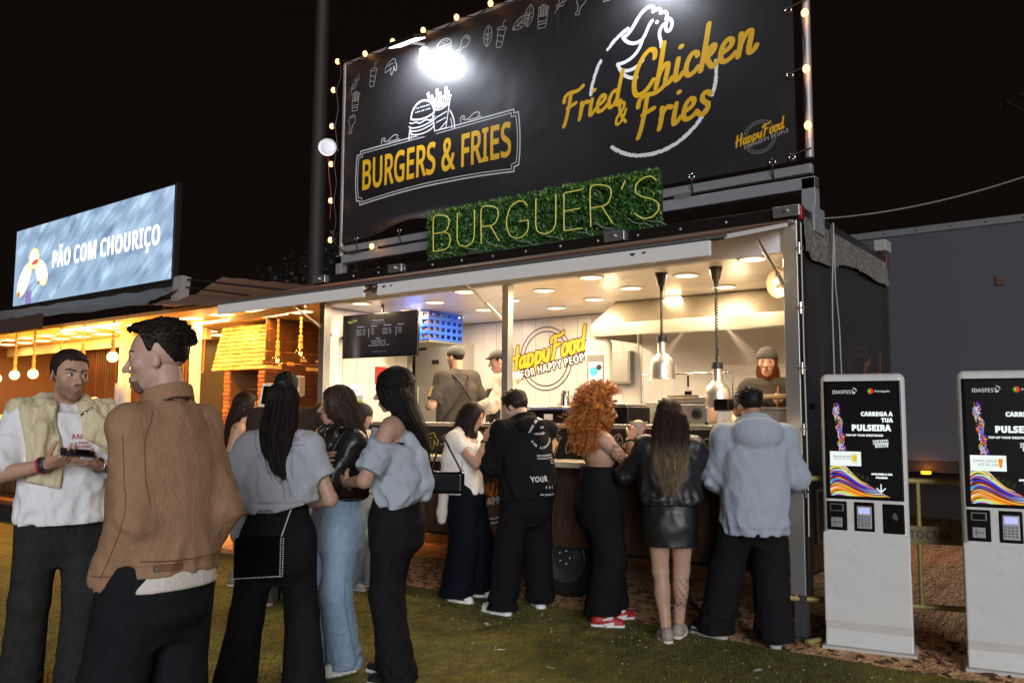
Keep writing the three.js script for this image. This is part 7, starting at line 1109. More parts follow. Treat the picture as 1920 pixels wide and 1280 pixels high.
{ // man in a white T-shirt with a sweater round his neck, looking up from his phone
  const p = new Figure({ H: 1.86, male: true, seed: 3, cell: 0.009, headSize: 0.145, LH: [0.105, 1.235, 0.30], RH: [-0.115, 1.245, 0.265], LE: [0.9, -0.5, -0.5], RE: [-0.9, -0.6, -0.5], headYaw: 0.2, headPitch: 0.02, headRoll: -0.03, LF: [0.13, -0.02, 0.25], RF: [-0.12, -0.1, -0.3], hip: [0.01, 0.0] });
  p.body(SKIN.tan).headMesh({ beard: 0.55, hair: [0.02, 0.014, 0.01], gaze: 0.32, eyes: 0.026, cell: 0.0032, fade: true, lip: [0.36, 0.16, 0.13] });
  p.hand('R', { dir: [0.62, 0.28, 0.72], palm: [0.45, 0.75, 0.1], curl: [0.35, 0.42, 0.5, 0.6], thumb: [0.7, 0.2] }); p.hand('L', { dir: [-0.85, 0.12, 0.45], palm: [0.05, 0.95, -0.1], curl: [0.3, 0.35, 0.4, 0.5], thumb: [0.5, 0.6] });
  p.shortHair({ color: [0.03, 0.021, 0.014], top: 0.05, side: 0.012, rough: 0.008, tufts: 0 });
  const tee = p.top({ name: 't_shirt', color: [0.78, 0.78, 0.79], prof: [[-0.03, 0.115, 0.088, 0.01], [0.08, 0.116, 0.085, 0.008], [0.2, 0.117, 0.083, 0.004], [0.285, 0.085, 0.058]], sleeve: [0.98, 0.98], rs: [0.045, 0.048, 0.041], sh: 0.042, fold: 0.008, rough: 0.9, more: [ring(p.neck.clone().addScaledVector(p.up, -0.012), p.up.clone().addScaledVector(p.fw, 0.5), p.fw, 0.075, 0.07, 0.006, 0.014)], moreK: 0.008 });
  const tt = textTex(256, 256, (g) => { g.fillStyle = '#b4343e'; g.font = 'bold 74px sans-serif'; g.fillText('AMI', 6, 74); g.font = 'bold 38px sans-serif'; g.fillText('PARIS', 70, 128); g.fillText('OURRRY', 60, 168); const star = (x, y, r) => { g.beginPath(); for (let i = 0; i < 10; i++) { const a = i * Math.PI / 5 - 1.57, q = i % 2 ? r * 0.45 : r; g.lineTo(x + q * Math.cos(a), y + q * Math.sin(a)); } g.fill(); }; star(110, 212, 26); star(168, 216, 26); });
  p.decal(tee, tt, V(0.075, 1.34, 0.16), [0, 0.1, 0], [0.13, 0.13, 0.16]);
  const tf = p.lastField, shawl = (x, y, z) => { const A = Math.max(Math.abs(x + 0.125 + 0.02 * Math.sin(y * 9)) - 0.08, 1.1 - 0.25 * x - y, -0.03 - z), B = Math.max(Math.abs(x - 0.165) - 0.1, 1.33 + 0.5 * Math.abs(x - 0.15) - y, -0.06 - z), Cc = Math.max(z - 0.04, 1.42 - y, Math.abs(x) - 0.27), nk = 0.062 - Math.hypot(x, z - 0.02); return Math.max(Math.min(A, B, Cc), (y - 1.52) * 0.4 > 0 ? nk : -1); };
  const roll = union([chain([[-0.085, 1.545, 0.075], [-0.095, 1.575, -0.02], [0, 1.57, -0.09], [0.095, 1.575, -0.02], [0.09, 1.545, 0.07]], 0.034), chain([[-0.1, 1.52, 0.1], [-0.13, 1.42, 0.165], [-0.135, 1.25, 0.185]], [0.03, 0.035, 0.025]), chain([[0.1, 1.52, 0.1], [0.155, 1.43, 0.15], [0.2, 1.36, 0.14]], [0.03, 0.042, 0.05])], 0.03);
  const g = meshField((x, y, z) => { const fd = 0.010 * fold3(x * 13, y * 3.5, z * 9, 3); return smin(smax(tf(x, y, z) - 0.026 - fd, shawl(x, y, z), 0.025), roll(x, y, z) - fd * 0.9, 0.03); }, V(-0.36, 1.0, -0.24), V(0.36, 1.69, 0.3), 0.0075);
  const swm = p.add('sweater', g, M(0xd1c5a0, 0.9, { bumpMap: clothBump, bumpScale: 0.008 })); p.add('sweater_cuff', meshField((x, y, z) => chain([[0.2, 1.36, 0.14], [0.24, 1.3, 0.1]], 0.05)(x, y, z) - 0.006 * Math.sin(Math.atan2(z - 0.12, x - 0.22) * 14), V(0.1, 1.2, 0.0), V(0.35, 1.46, 0.25), 0.006), M(0xc9bd98, 0.9));
  p.decal(swm, textTex(128, 48, (g) => { g.fillStyle = '#1c1c1c'; g.font = 'bold 36px sans-serif'; g.fillText('rsce', 12, 34); }), V(0.105, 1.53, 0.14), [-0.6, 0.4, 0.3], [0.09, 0.034, 0.12]);
  p.trousers({ color: [0.024, 0.025, 0.023], mottle: 0.25, r: [0.062, 0.052, 0.058], hem: 0.035, seat: [0.102, 0.08], fold: 0.006, waist: 0.05 });
  p.add('fly_seam', tube([p.at(0, 0.05, 0.079), p.at(0.003, 0.0, 0.081), p.at(0.002, -0.05, 0.075)], 0.004, 16, 5), M(0x1a1a1a, 0.8));
  p.shoes({ mat: black, soleMat: M(0xcac8c2, 0.6), laces: offWhite });
  const br = (t, r, m, w) => p.add('wristband', new THREE.TorusGeometry(r, w, 8, 28).applyQuaternion(new THREE.Quaternion().setFromUnitVectors(V(0, 0, 1), p.wR.clone().sub(p.eR).normalize())).translate(...p.eR.clone().lerp(p.wR, t).toArray()), m);
  br(0.86, 0.037, M(0xc42436, 0.5), 0.007); br(0.91, 0.036, M(0x20242c, 0.5), 0.009); br(0.95, 0.035, M(0x3a4452, 0.4), 0.006);
  p.add('wrist_watch', new THREE.TorusGeometry(0.036, 0.007, 8, 28).applyQuaternion(new THREE.Quaternion().setFromUnitVectors(V(0, 0, 1), p.wL.clone().sub(p.eL).normalize())).translate(...p.eL.clone().lerp(p.wL, 0.93).toArray()), M(0x8a8a88, 0.3, { metalness: 0.8 }));
  p.done('man in a white T-shirt with a beige sweater round his neck, holding a phone', -2.8, 0, 3.66, 1.355);
  const ph = thing('mobile_phone', 'black mobile phone held by the man in the white T-shirt', 'phone'); const c = p.world(V(-0.01, 1.305, 0.40)); ph.position.copy(c); ph.rotation.set(-1.15, 1.355 + 0.1, 0.1, 'YXZ');
  part(ph, 'case', new RoundedBoxGeometry(0.076, 0.158, 0.009, 3, 0.004).rotateZ(1.2), black); part(ph, 'screen', box(-0.034, -0.074, 0.0046, 0.034, 0.074, 0.0056).rotateZ(1.2), blackGloss);
}
{ // man in a brown jacket, from behind
  const p = new Figure({ H: 1.865, male: true, seed: 5, cell: 0.0085, LH: [0.178, 0.9, 0.075], RH: [-0.165, 0.92, 0.05], LE: [0.1, -0.2, -1], RE: [-0.12, -0.2, -1], headYaw: 0.72, headPitch: 0.06, headRoll: 0.02, sw: 0.082, shS: 0.258, LF: [0.14, 0.02, 0.2], RF: [-0.13, 0.0, -0.2], neckF: 0.35, lean: 0.03 });
  p.body(SKIN.fair).headMesh({ beard: 0.12, goatee: true, hair: [0.014, 0.01, 0.008], eyes: 0.012, cell: 0.0026, nose: 0.95, fade: true });
  p.shortHair({ color: [0.016, 0.011, 0.008], top: 0.1, side: 0.012, rough: 0.022, quiff: 0.05, tufts: 900, flow: -0.9, lo: 0.6, lift: 0.1, line: (z) => hairline(z) + 0.02 + 0.06 * smoothstep(-z, 0.0, 0.2) });
  const C = [0.34, 0.2, 0.115], col = ring(p.neck.clone().addScaledVector(p.up, 0.012), p.up.clone().addScaledVector(p.fw, 0.4), p.fw, 0.082, 0.078, 0.009, 0.03);
  const jk = p.top({ name: 'jacket', color: C, prof: [[-0.022, 0.106, 0.094], [0.1, 0.104, 0.09, -0.004], [0.19, 0.1, 0.082, -0.006], [0.25, 0.078, 0.066, -0.004], [0.295, 0.05, 0.048]], sleeve: [1.93, 1.93], rs: [0.04, 0.038, 0.032], sh: 0.038, shN: 0.042, fold: 0.0045, fy: 3, mottle: 0.1, band: 0.045, rough: 0.85, more: [col], moreK: 0.012 });
  // seams, hem tab and its button
  const thr = M(0x73512f, 0.9), bk = p.fw.clone().negate(), A = (x, s) => p.at(x, s, -0.1);
  p.seam(jk, [A(0.06, 0.285), A(0.083, 0.23), A(0.09, 0.16), A(0.085, 0.11)], bk, 0.0024, thr); p.seam(jk, [A(-0.06, 0.285), A(-0.083, 0.23), A(-0.09, 0.16)], bk, 0.0024, thr); p.seam(jk, [A(-0.095, 0.012), A(-0.03, 0.008), A(0.04, 0.008), A(0.092, 0.012)], bk, 0.0026, thr);
  { const side = p.sd.clone().multiplyScalar(0.8).addScaledVector(p.fw, -0.6).normalize(), q = (t) => t < 1 ? p.sL.clone().lerp(p.eL, t) : p.eL.clone().lerp(p.wL, t - 1); p.seam(jk, [q(0.1), q(0.5), q(0.95), q(1.3), q(1.8)], side, 0.0022, thr); const cf = p.wL.clone().lerp(p.eL, 0.22); p.seam(jk, [cf.clone().addScaledVector(p.fw, 0.045), cf, cf.clone().addScaledVector(p.fw, -0.045)], side, 0.0022, thr); }
  p.decal(jk, textTex(128, 64, (g) => { g.fillStyle = 'rgba(94,62,36,.9)'; g.fillRect(4, 10, 118, 44); g.fillStyle = '#7a5436'; g.fillRect(8, 14, 110, 36); }), p.at(0.05, -0.004, -0.1), [0, Math.PI - 0.2, 0], [0.11, 0.035, 0.16], { name: 'hem_tab' });
  { const rc = new THREE.Raycaster(p.at(0.065, -0.004, -0.4), p.fw.clone()); jk.updateMatrixWorld(); jk.material.side = THREE.DoubleSide; const h = rc.intersectObject(jk)[0]; if (h) p.add('button', rod(h.point, h.point.clone().addScaledVector(p.fw, -0.006), 0.009, 0.009, 16), M(0xb5aaa0, 0.4, { metalness: 0.7 })); }
  p.top({ name: 'undershirt', color: [0.68, 0.63, 0.55], prof: [[-0.048, 0.102, 0.094], [0.03, 0.094, 0.08], [0.1, 0.085, 0.07]], sleeve: [0, 0], sh: 0.03, shN: 0.03, fold: 0.0 });
  p.trousers({ color: [0.013, 0.014, 0.016], r: [0.066, 0.062, 0.072], hem: 0.03, seat: [0.089, 0.077], wr: [0.082, 0.068], fold: 0.004, mottle: 0.2, waist: 0.03 });
  p.shoes({ mat: black, soleMat: offWhite });
  p.done('man in a tan brown jacket seen from behind, nearest to the viewer', -0.95, 0, 4.13, -1.43);
}
{ // woman with a grey sweatshirt over her shoulders and a studded bag
  const p = new Figure({ H: 1.69, seed: 7, cell: 0.0095, sw: 0.085, LH: [0.15, 0.985, 0.03], RH: [-0.09, 1.02, 0.15], LE: [0.8, -0.2, -0.5], RE: [-0.6, -0.3, -0.5], headYaw: 0.1, headPitch: 0.08, LF: [0.2, 0.0, 0.3], RF: [-0.15, 0.0, -0.2], twist: 0.05 });
  p.body(SKIN.warm).headMesh({ hair: DARK, cell: 0.005 }); p.hand('L', { dir: [-0.5, -0.6, 0.6], palm: [-0.8, 0, -0.2] });
  const C = [0.4, 0.42, 0.45];
  const sw = p.top({ name: 'sweatshirt', color: C, prof: [[0.075, 0.122, 0.1, -0.008], [0.15, 0.12, 0.1, -0.006], [0.22, 0.108, 0.086, -0.004], [0.29, 0.075, 0.055]], sleeve: [0.6, 0.6], rs: [0.042, 0.046, 0.04], sh: 0.045, shN: 0.043, fold: 0.009, mottle: 0.06, tilt: -0.26, band: 0.045, more: [chain([p.sL.clone().lerp(p.eL, 0.55).toArray(), [0.235, 1.12, 0.03], [0.215, 0.98, 0.02], [0.2, 0.88, 0.03]], [0.05, 0.055, 0.05, 0.042]), ring(p.neck.clone().addScaledVector(p.up, -0.012), p.up, p.fw, 0.088, 0.084, 0.012, 0.026)], moreK: 0.03, pts: [V(0.25, 0.85, 0.02)] });
  p.decal(sw, textTex(512, 256, (g) => { g.fillStyle = '#8a7a9a'; g.font = 'bold 96px serif'; g.strokeStyle = '#e6e2ee'; g.lineWidth = 10; g.textAlign = 'center'; g.strokeText('BREAK', 256, 100); g.fillText('BREAK', 256, 100); g.fillStyle = 'rgba(176,140,190,.6)'; g.beginPath(); g.ellipse(300, 150, 100, 26, 0, 0, 7); g.fill(); g.fillStyle = 'rgba(150,110,150,.5)'; g.fillRect(320, 200, 120, 8); }), V(-0.03, 1.385, -0.14), [0.1, Math.PI + 0.12, 0], [0.28, 0.14, 0.22]);
  p.trousers({ color: [0.012, 0.012, 0.013], r: [0.06, 0.05, 0.072], hem: 0.03, seat: [0.108, 0.082], fold: 0.006, waist: 0.085, wr: [0.088, 0.066], mottle: 0.3 });
  p.shoes({ mat: black });
  p.longHair({ color: [0.018, 0.012, 0.010], fall: [[1.52, -0.0, -0.03, 0.088, 0.095], [1.42, 0.012, -0.07, 0.085, 0.07], [1.32, 0.015, -0.115, 0.06, 0.042], [1.22, 0.0, -0.135, 0.035, 0.03], [1.12, -0.045, -0.14, 0.025, 0.02]], strands: 420, seed: 2 });
  p.done('woman with a light grey sweatshirt draped over her shoulders, long dark hair, from behind', -1.7, 0, 3.05, 3.976);
  const b = thing('shoulder_bag', 'flat black shoulder bag with a silver studded edge hanging at the grey sweatshirt woman', 'bag'); const o = p.world(V(0.075, 0.0, -0.172)); b.position.set(o.x, 0, o.z); b.rotation.y = 3.976 + 0.15;
  part(b, 'body', new RoundedBoxGeometry(0.235, 0.2, 0.03, 3, 0.012).translate(0, 0.8, 0), M(0x0a0a0a, 0.8, { specularIntensity: 0.15 })); const stud = new THREE.SphereGeometry(0.0042, 6, 5), st = []; for (let i = 0; i < 26; i++) { st.push(stud.clone().translate(-0.114 + i * 0.0092, 0.705, -0.014)); if (i < 18) { st.push(stud.clone().translate(-0.114, 0.705 + i * 0.0108, -0.014)); st.push(stud.clone().translate(-0.102, 0.705 + i * 0.0108, -0.016)); } }
  const sm = part(b, 'studs', st, M(0xd8d8d8, 0.3, { metalness: 0.2 })); sm.userData.kind = 'stuff'; const cn = []; for (let i = 0; i < 40; i++) { const t = i / 39; cn.push(stud.clone().translate(lerp(-0.105, -0.15, t), lerp(0.9, 1.03, t), -0.012 + 0.03 * t)); cn.push(stud.clone().translate(lerp(0.112, 0.1, t), lerp(0.9, 1.06, t), -0.012 + 0.0 * t)); } const ch = part(b, 'chain', cn, M(0xd8d8d8, 0.3, { metalness: 0.2 })); ch.userData.kind = 'stuff';
}
{ // woman in a black leather jacket and light jeans
  const p = new Figure({ H: 1.7, seed: 11, cell: 0.0095, LH: [-0.07, 1.19, 0.16], RH: [0.09, 1.225, 0.155], LE: [1, -0.7, 0.1], RE: [-1, -0.7, 0.1], headYaw: -0.42, headPitch: 0.0, LF: [0.1, -0.02, 0.0], RF: [-0.09, 0.1, -0.25] });
  p.body(SKIN.warm).headMesh({ hair: [0.03, 0.018, 0.012], cell: 0.0036, eyes: 0.018, nose: 0.95 }); p.hand('R', { dir: [0.9, 0.25, 0.2], palm: [0, -0.2, -1], curl: [0.2, 0.25, 0.3, 0.35] }); p.hand('L', { dir: [-0.9, 0.1, 0.2], palm: [0, 0, -1] });
  p.top({ name: 'undershirt', color: [0.02, 0.02, 0.02], prof: [[0.05, 0.088, 0.07], [0.2, 0.095, 0.075], [0.27, 0.07, 0.05]], sleeve: [0, 0], sh: 0.03, shN: 0.03, fold: 0 });
  p.top({ name: 'leather_jacket', color: [0.011, 0.011, 0.012], rough: 0.42, mo: { clearcoat: 0.2, clearcoatRoughness: 0.35 }, prof: [[0.062, 0.105, 0.084], [0.12, 0.108, 0.084], [0.2, 0.108, 0.084], [0.285, 0.08, 0.055]], sleeve: [1.75, 1.9], rs: [0.038, 0.034, 0.029], sh: 0.04, fold: 0.009, band: 0.03, cut: (d, x, y, z) => smax(d, -(Math.hypot(x + 0.02, (z - 0.12) * 0.9) - 0.015 - 0.22 * Math.max(0, y - 1.22)), 0.01), more: [drape([[0.055, 1.47, 0.02], [0.075, 1.4, 0.09], [0.05, 1.28, 0.125]], [0.03, 0.045, 0.02], 0.012, [0.3, 0.2, 1]), drape([[-0.055, 1.47, 0.02], [-0.085, 1.4, 0.09], [-0.07, 1.28, 0.125]], [0.03, 0.045, 0.02], 0.012, [-0.3, 0.2, 1])], moreK: 0.01 });
  const jean = (x, y, z, a, b, c) => { const w = 0.8 + 0.35 * Math.exp(-(((z - 0.1) / 0.06) ** 2)) * smoothstep(y, 0.3, 0.7); return [0.27 * w, 0.37 * w, 0.48 * w]; };
  p.trousers({ name: 'jeans', color: [0.3, 0.4, 0.5], paint: jean, mottle: 0.16, r: [0.06, 0.054, 0.061], hem: 0.045, seat: [0.104, 0.085], fold: 0.007, waist: 0.1, wr: [0.086, 0.068] });
  p.add('waistband', meshField((x, y, z) => Math.max(p.column([[0.078, 0.0895, 0.0715], [0.104, 0.0885, 0.0705]])(x, y, z) - 0.003, -1), p.at(-0.14, 0.06, -0.14), p.at(0.14, 0.12, 0.14), 0.007), M(0x8fa6bb, 0.85)); p.add('side_seam', tube([p.at(0.1, 0.06, 0.0), p.hL.clone().add(V(0.075, -0.1, 0)), p.kL.clone().add(V(0.105, 0, 0)), V(p.fL[0] + 0.135, 0.08, p.fL[1])], 0.003, 30, 4), M(0x5f7f9a, 0.9));
  p.shoes({ mat: M(0xd9d6cf, 0.55), soleMat: M(0xe2e0da, 0.6), laces: offWhite });
  p.longHair({ color: [0.045, 0.026, 0.017], tip: [0.36, 0.22, 0.12], tipAt: 1.43, fall: [[1.56, 0.02, -0.02, 0.088, 0.09], [1.46, 0.02, -0.05, 0.098, 0.075], [1.36, 0.05, -0.1, 0.075, 0.05], [1.26, 0.1, -0.135, 0.04, 0.03], [1.19, 0.12, -0.14, 0.02, 0.02]], strands: 300 });
  p.add('front_lock', [...Array(16)].map((_, i) => tube([p.head2(V(-0.3, 0.45, 0.08 + i * 0.006)), p.head2(V(-0.34, 0.1, 0.1)), V(-0.12 - i * 0.003, 1.36, 0.09), V(-0.115 - i * 0.004, 1.24, 0.13 + 0.002 * i)], 0.004, 20, 4)), M(0x8a6238, 0.5));
  p.done('woman in a black leather jacket and light blue jeans with arms crossed, facing left', -1.99, 0, 2.41, -0.224);
  const b = thing('handbag', 'dark brown glossy baguette bag under the arm of the leather jacket woman', 'bag'); const o = p.world(V(0.17, 1.075, 0.02)); b.position.copy(o); b.rotation.y = -0.224 + 1.35; const bg = new RoundedBoxGeometry(0.25, 0.13, 0.07, 5, 0.034); part(b, 'body', bg, M(0x24140f, 0.16)); part(b, 'clasp', rod([0, 0.0, 0.034], [0, 0.0, 0.04], 0.012), chrome); part(b, 'strap', tube([[-0.11, 0.05, 0], [-0.1, 0.2, -0.01], [0.0, 0.34, -0.02], [0.1, 0.2, -0.01], [0.11, 0.05, 0]], 0.007, 40, 5), M(0x1a0f0c, 0.3));
}
{ // woman with an off-shoulder grey sweatshirt
  const p = new Figure({ H: 1.8, seed: 13, cell: 0.0095, LH: [0.12, 1.12, 0.25], RH: [-0.1, 1.17, 0.22], LE: [0.8, -0.7, -0.2], RE: [-0.8, -0.7, -0.2], headYaw: 0.3, headPitch: 0.1, LF: [0.07, -0.06, 0.1], RF: [-0.1, 0.05, -0.25], hip: [0.0, 0] });
  p.body(SKIN.warm, { cell: 0.0095 }).headMesh({ hair: BLACKHAIR, cell: 0.0036, eyes: 0.015 }); p.hand('L', { dir: [-0.6, 0.1, 0.8], palm: [-0.5, 0.2, -0.5] });
  p.top({ name: 'black_top', color: [0.013, 0.012, 0.013], prof: [[-0.03, 0.09, 0.072], [0.05, 0.083, 0.066], [0.13, 0.084, 0.068], [0.225, 0.094, 0.074]], sleeve: [0, 0], sh: 0.02, shN: 0.02, fold: 0.003, mottle: 0.5, cut: (d, x, y, z) => Math.max(d, y - 1.39) });
  p.top({ name: 'sweatshirt', color: [0.37, 0.41, 0.46], prof: [[0.02, 0.112, 0.094, 0.0], [0.09, 0.116, 0.097, 0.0], [0.18, 0.115, 0.092, 0.0], [0.27, 0.1, 0.075]], sleeve: [0.85, 0.85], rs: [0.043, 0.046, 0.041], sh: 0.043, fold: 0.011, mottle: 0.06, cut: (d, x, y, z) => { const top = y - 1.405 - 0.42 * (z - 0.04) + 0.1 * Math.abs(x), low = (0.935 + 1.9 * Math.max(0, z - 0.0) + 0.9 * Math.max(0, -z - 0.05) + 0.35 * Math.max(0, -x)) - y; return smax(smax(d, top, 0.02), Math.min(low, 0.2), 0.02); }, more: [] });
  p.add('empty_sleeve', meshField((x, y, z) => chain([[0.1, 1.37, -0.1], [0.05, 1.26, -0.15], [0.0, 1.12, -0.165], [-0.03, 1.05, -0.16]], [0.04, 0.046, 0.05, 0.042])(x, y, z) - 0.011 * fold3(x * 8, y * 5, z * 8, 4), V(-0.2, 0.9, -0.34), V(0.24, 1.46, 0.0), 0.009, (x, y, z) => { const k = 1 + 0.06 * n3(x * 90, y * 90, z * 90); return [0.37 * k, 0.41 * k, 0.46 * k]; }), M(0xffffff, 0.85, { vertexColors: true }));
  p.add('bra_strap', tube([[0.1, 1.37, -0.085], [0.085, 1.45, -0.05], [0.075, 1.475, 0.0]], 0.009, 16, 5), M(0x0c0b0c, 0.6));
  p.trousers({ color: [0.011, 0.011, 0.012], r: [0.058, 0.05, 0.058], hem: 0.04, seat: [0.104, 0.084], fold: 0.007, waist: 0.06, mottle: 0.3 });
  p.shoes({ mat: black, soleMat: M(0xd8d6d0, 0.6), laces: offWhite });
  p.longHair({ color: [0.012, 0.009, 0.008], thick: 0.075, fall: [[1.7, 0.06, 0.015, 0.09, 0.09], [1.58, 0.055, -0.015, 0.1, 0.088], [1.48, 0.03, -0.075, 0.09, 0.06], [1.38, -0.01, -0.12, 0.06, 0.04], [1.28, -0.035, -0.15, 0.03, 0.025]], strands: 420, wave: 0.006, face: [0.25, 0.45, 0.36] });
  p.done('woman with long black hair and a grey sweatshirt slipped off her shoulder', -1.56, 0, 2.34, -1.165);
  const b = thing('handbag', 'small black shoulder bag hanging behind the off-shoulder woman', 'bag'); const o = p.world(V(-0.12, 1.115, -0.26)); b.position.copy(o); b.rotation.y = 0.5; part(b, 'body', new RoundedBoxGeometry(0.21, 0.13, 0.06, 4, 0.022), M(0x0b0b0c, 0.25)); part(b, 'strap', tube([[-0.09, 0.06, 0], [-0.06, 0.16, 0.01], [-0.02, 0.26, 0.03], [0.03, 0.17, 0.0], [0.09, 0.06, 0]], 0.006, 36, 5), black); part(b, 'ring', new THREE.TorusGeometry(0.01, 0.0025, 6, 16).translate(0.09, 0.07, 0.0), M(0xc0a050, 0.3, { metalness: 0.9 }));
}
{ // young woman in a white shirt jacket eating a burger
  const p = new Figure({ H: 1.65, seed: 17, cell: 0.0105, LH: [0.05, 1.31, 0.21], RH: [-0.05, 1.31, 0.2], LE: [0.7, -0.9, -0.1], RE: [-0.7, -0.9, -0.1], headYaw: 0.05, headPitch: 0.36, LF: [0.12, 0.02, 0.2], RF: [-0.12, -0.02, -0.1], neckF: 0.5 });
  p.body(SKIN.warm).headMesh({ hair: BROWN, cell: 0.0038, eyes: 0.004 }); p.hand('L', { dir: [-0.35, 0.75, 0.5], palm: [-0.9, 0, -0.2], curl: [0.5, 0.55, 0.6, 0.6], cell: 0.004 }); p.hand('R', { dir: [0.35, 0.75, 0.5], palm: [0.9, 0, -0.2], curl: [0.5, 0.55, 0.6, 0.6], cell: 0.004 });
  p.top({ name: 't_shirt', color: [0.74, 0.72, 0.68], prof: [[-0.005, 0.097, 0.08, 0.004], [0.1, 0.092, 0.074], [0.2, 0.095, 0.078], [0.27, 0.075, 0.052]], sleeve: [0.45, 0.45], rs: [0.034, 0.032, 0.025], sh: 0.035, shN: 0.036, chest: [[0.042, 0.195, 0.05, 0.045, 0.045, 0.038], [-0.042, 0.195, 0.05, 0.045, 0.045, 0.038]], fold: 0.005 });
  const jk = (s) => chain([[s * 0.09, 1.37, -0.02], [s * 0.185, 1.3, -0.03], [s * 0.2, 1.15, -0.06], [s * 0.19, 0.95, -0.09], [s * 0.185, 0.72, -0.12], [s * 0.185, 0.66, -0.12]], [0.045, 0.056, 0.054, 0.046, 0.04, 0.036]);
  p.top({ name: 'shirt_jacket', color: [0.72, 0.69, 0.62], prof: [[0.0, 0.132, 0.098, -0.02], [0.1, 0.13, 0.094, -0.016], [0.2, 0.125, 0.088, -0.01], [0.283, 0.08, 0.055, -0.004]], sleeve: [0.32, 0.32], rs: [0.042, 0.045, 0.041], sh: 0.042, fold: 0.007, more: [jk(1), jk(-1), ring(p.neck.clone().addScaledVector(p.up, -0.004), p.up.clone().addScaledVector(p.fw, 0.7), p.fw, 0.085, 0.078, 0.007, 0.026)], moreK: 0.02, pts: [V(0.2, 0.6, -0.1), V(-0.2, 0.6, -0.1)], cut: (d, x, y, z) => smax(d, Math.min(z - 0.012 - 0.25 * Math.abs(x), 1.4 - y + 9 * (y > 1.4 ? 1 : 0)), 0.012) });
  p.trousers({ color: [0.004, 0.0055, 0.010], r: [0.068, 0.074, 0.086], hem: 0.055, seat: [0.106, 0.09], fold: 0.007, waist: 0.06, mottle: 0.15 });
  p.shoes({ mat: M(0x14161c, 0.6), soleMat: M(0xdedcd6, 0.55), sole: 0.036, paint: (x, y, z) => z > 0.13 ? [0.7, 0.69, 0.66] : [0.02, 0.022, 0.03] });
  p.longHair({ color: [0.022, 0.011, 0.007], fall: [[1.53, 0.0, 0.02, 0.086, 0.09], [1.42, 0.0, 0.0, 0.1, 0.09], [1.3, 0.0, -0.01, 0.1, 0.095], [1.18, 0.02, 0.02, 0.075, 0.095], [1.08, 0.05, 0.06, 0.04, 0.05]], strands: 260, face: [0.25, 0.46, 0.42] });
  p.add('wrist_watch', new THREE.TorusGeometry(0.027, 0.007, 8, 24).applyQuaternion(new THREE.Quaternion().setFromUnitVectors(V(0, 0, 1), p.wR.clone().sub(p.eR).normalize())).translate(...p.eR.clone().lerp(p.wR, 0.86).toArray()), black);
  p.done('young woman in a white shirt jacket and wide navy trousers biting a burger', -2.64, 0, 0.47, 1.79);
  const b = thing('burger', 'burger in both hands of the woman in the white shirt jacket', 'burger'); b.position.copy(p.world(V(0.0, 1.395, 0.285))); b.rotation.set(0.2, 1.79, 0.1); part(b, 'bun', [new THREE.SphereGeometry(0.055, 20, 10, 0, 7, 0, 1.57).translate(0, 0.008, 0), new THREE.CylinderGeometry(0.053, 0.045, 0.02, 20).translate(0, -0.022, 0)], M(0xb5742f, 0.6)); part(b, 'filling', new THREE.CylinderGeometry(0.056, 0.056, 0.018, 20).translate(0, -0.003, 0), M(0x5a2e16, 0.7)); part(b, 'wrapper', new THREE.ConeGeometry(0.062, 0.06, 14, 2, true).rotateX(Math.PI).translate(0, -0.03, 0), M(0xe6e0d4, 0.8, { side: THREE.DoubleSide }));
}
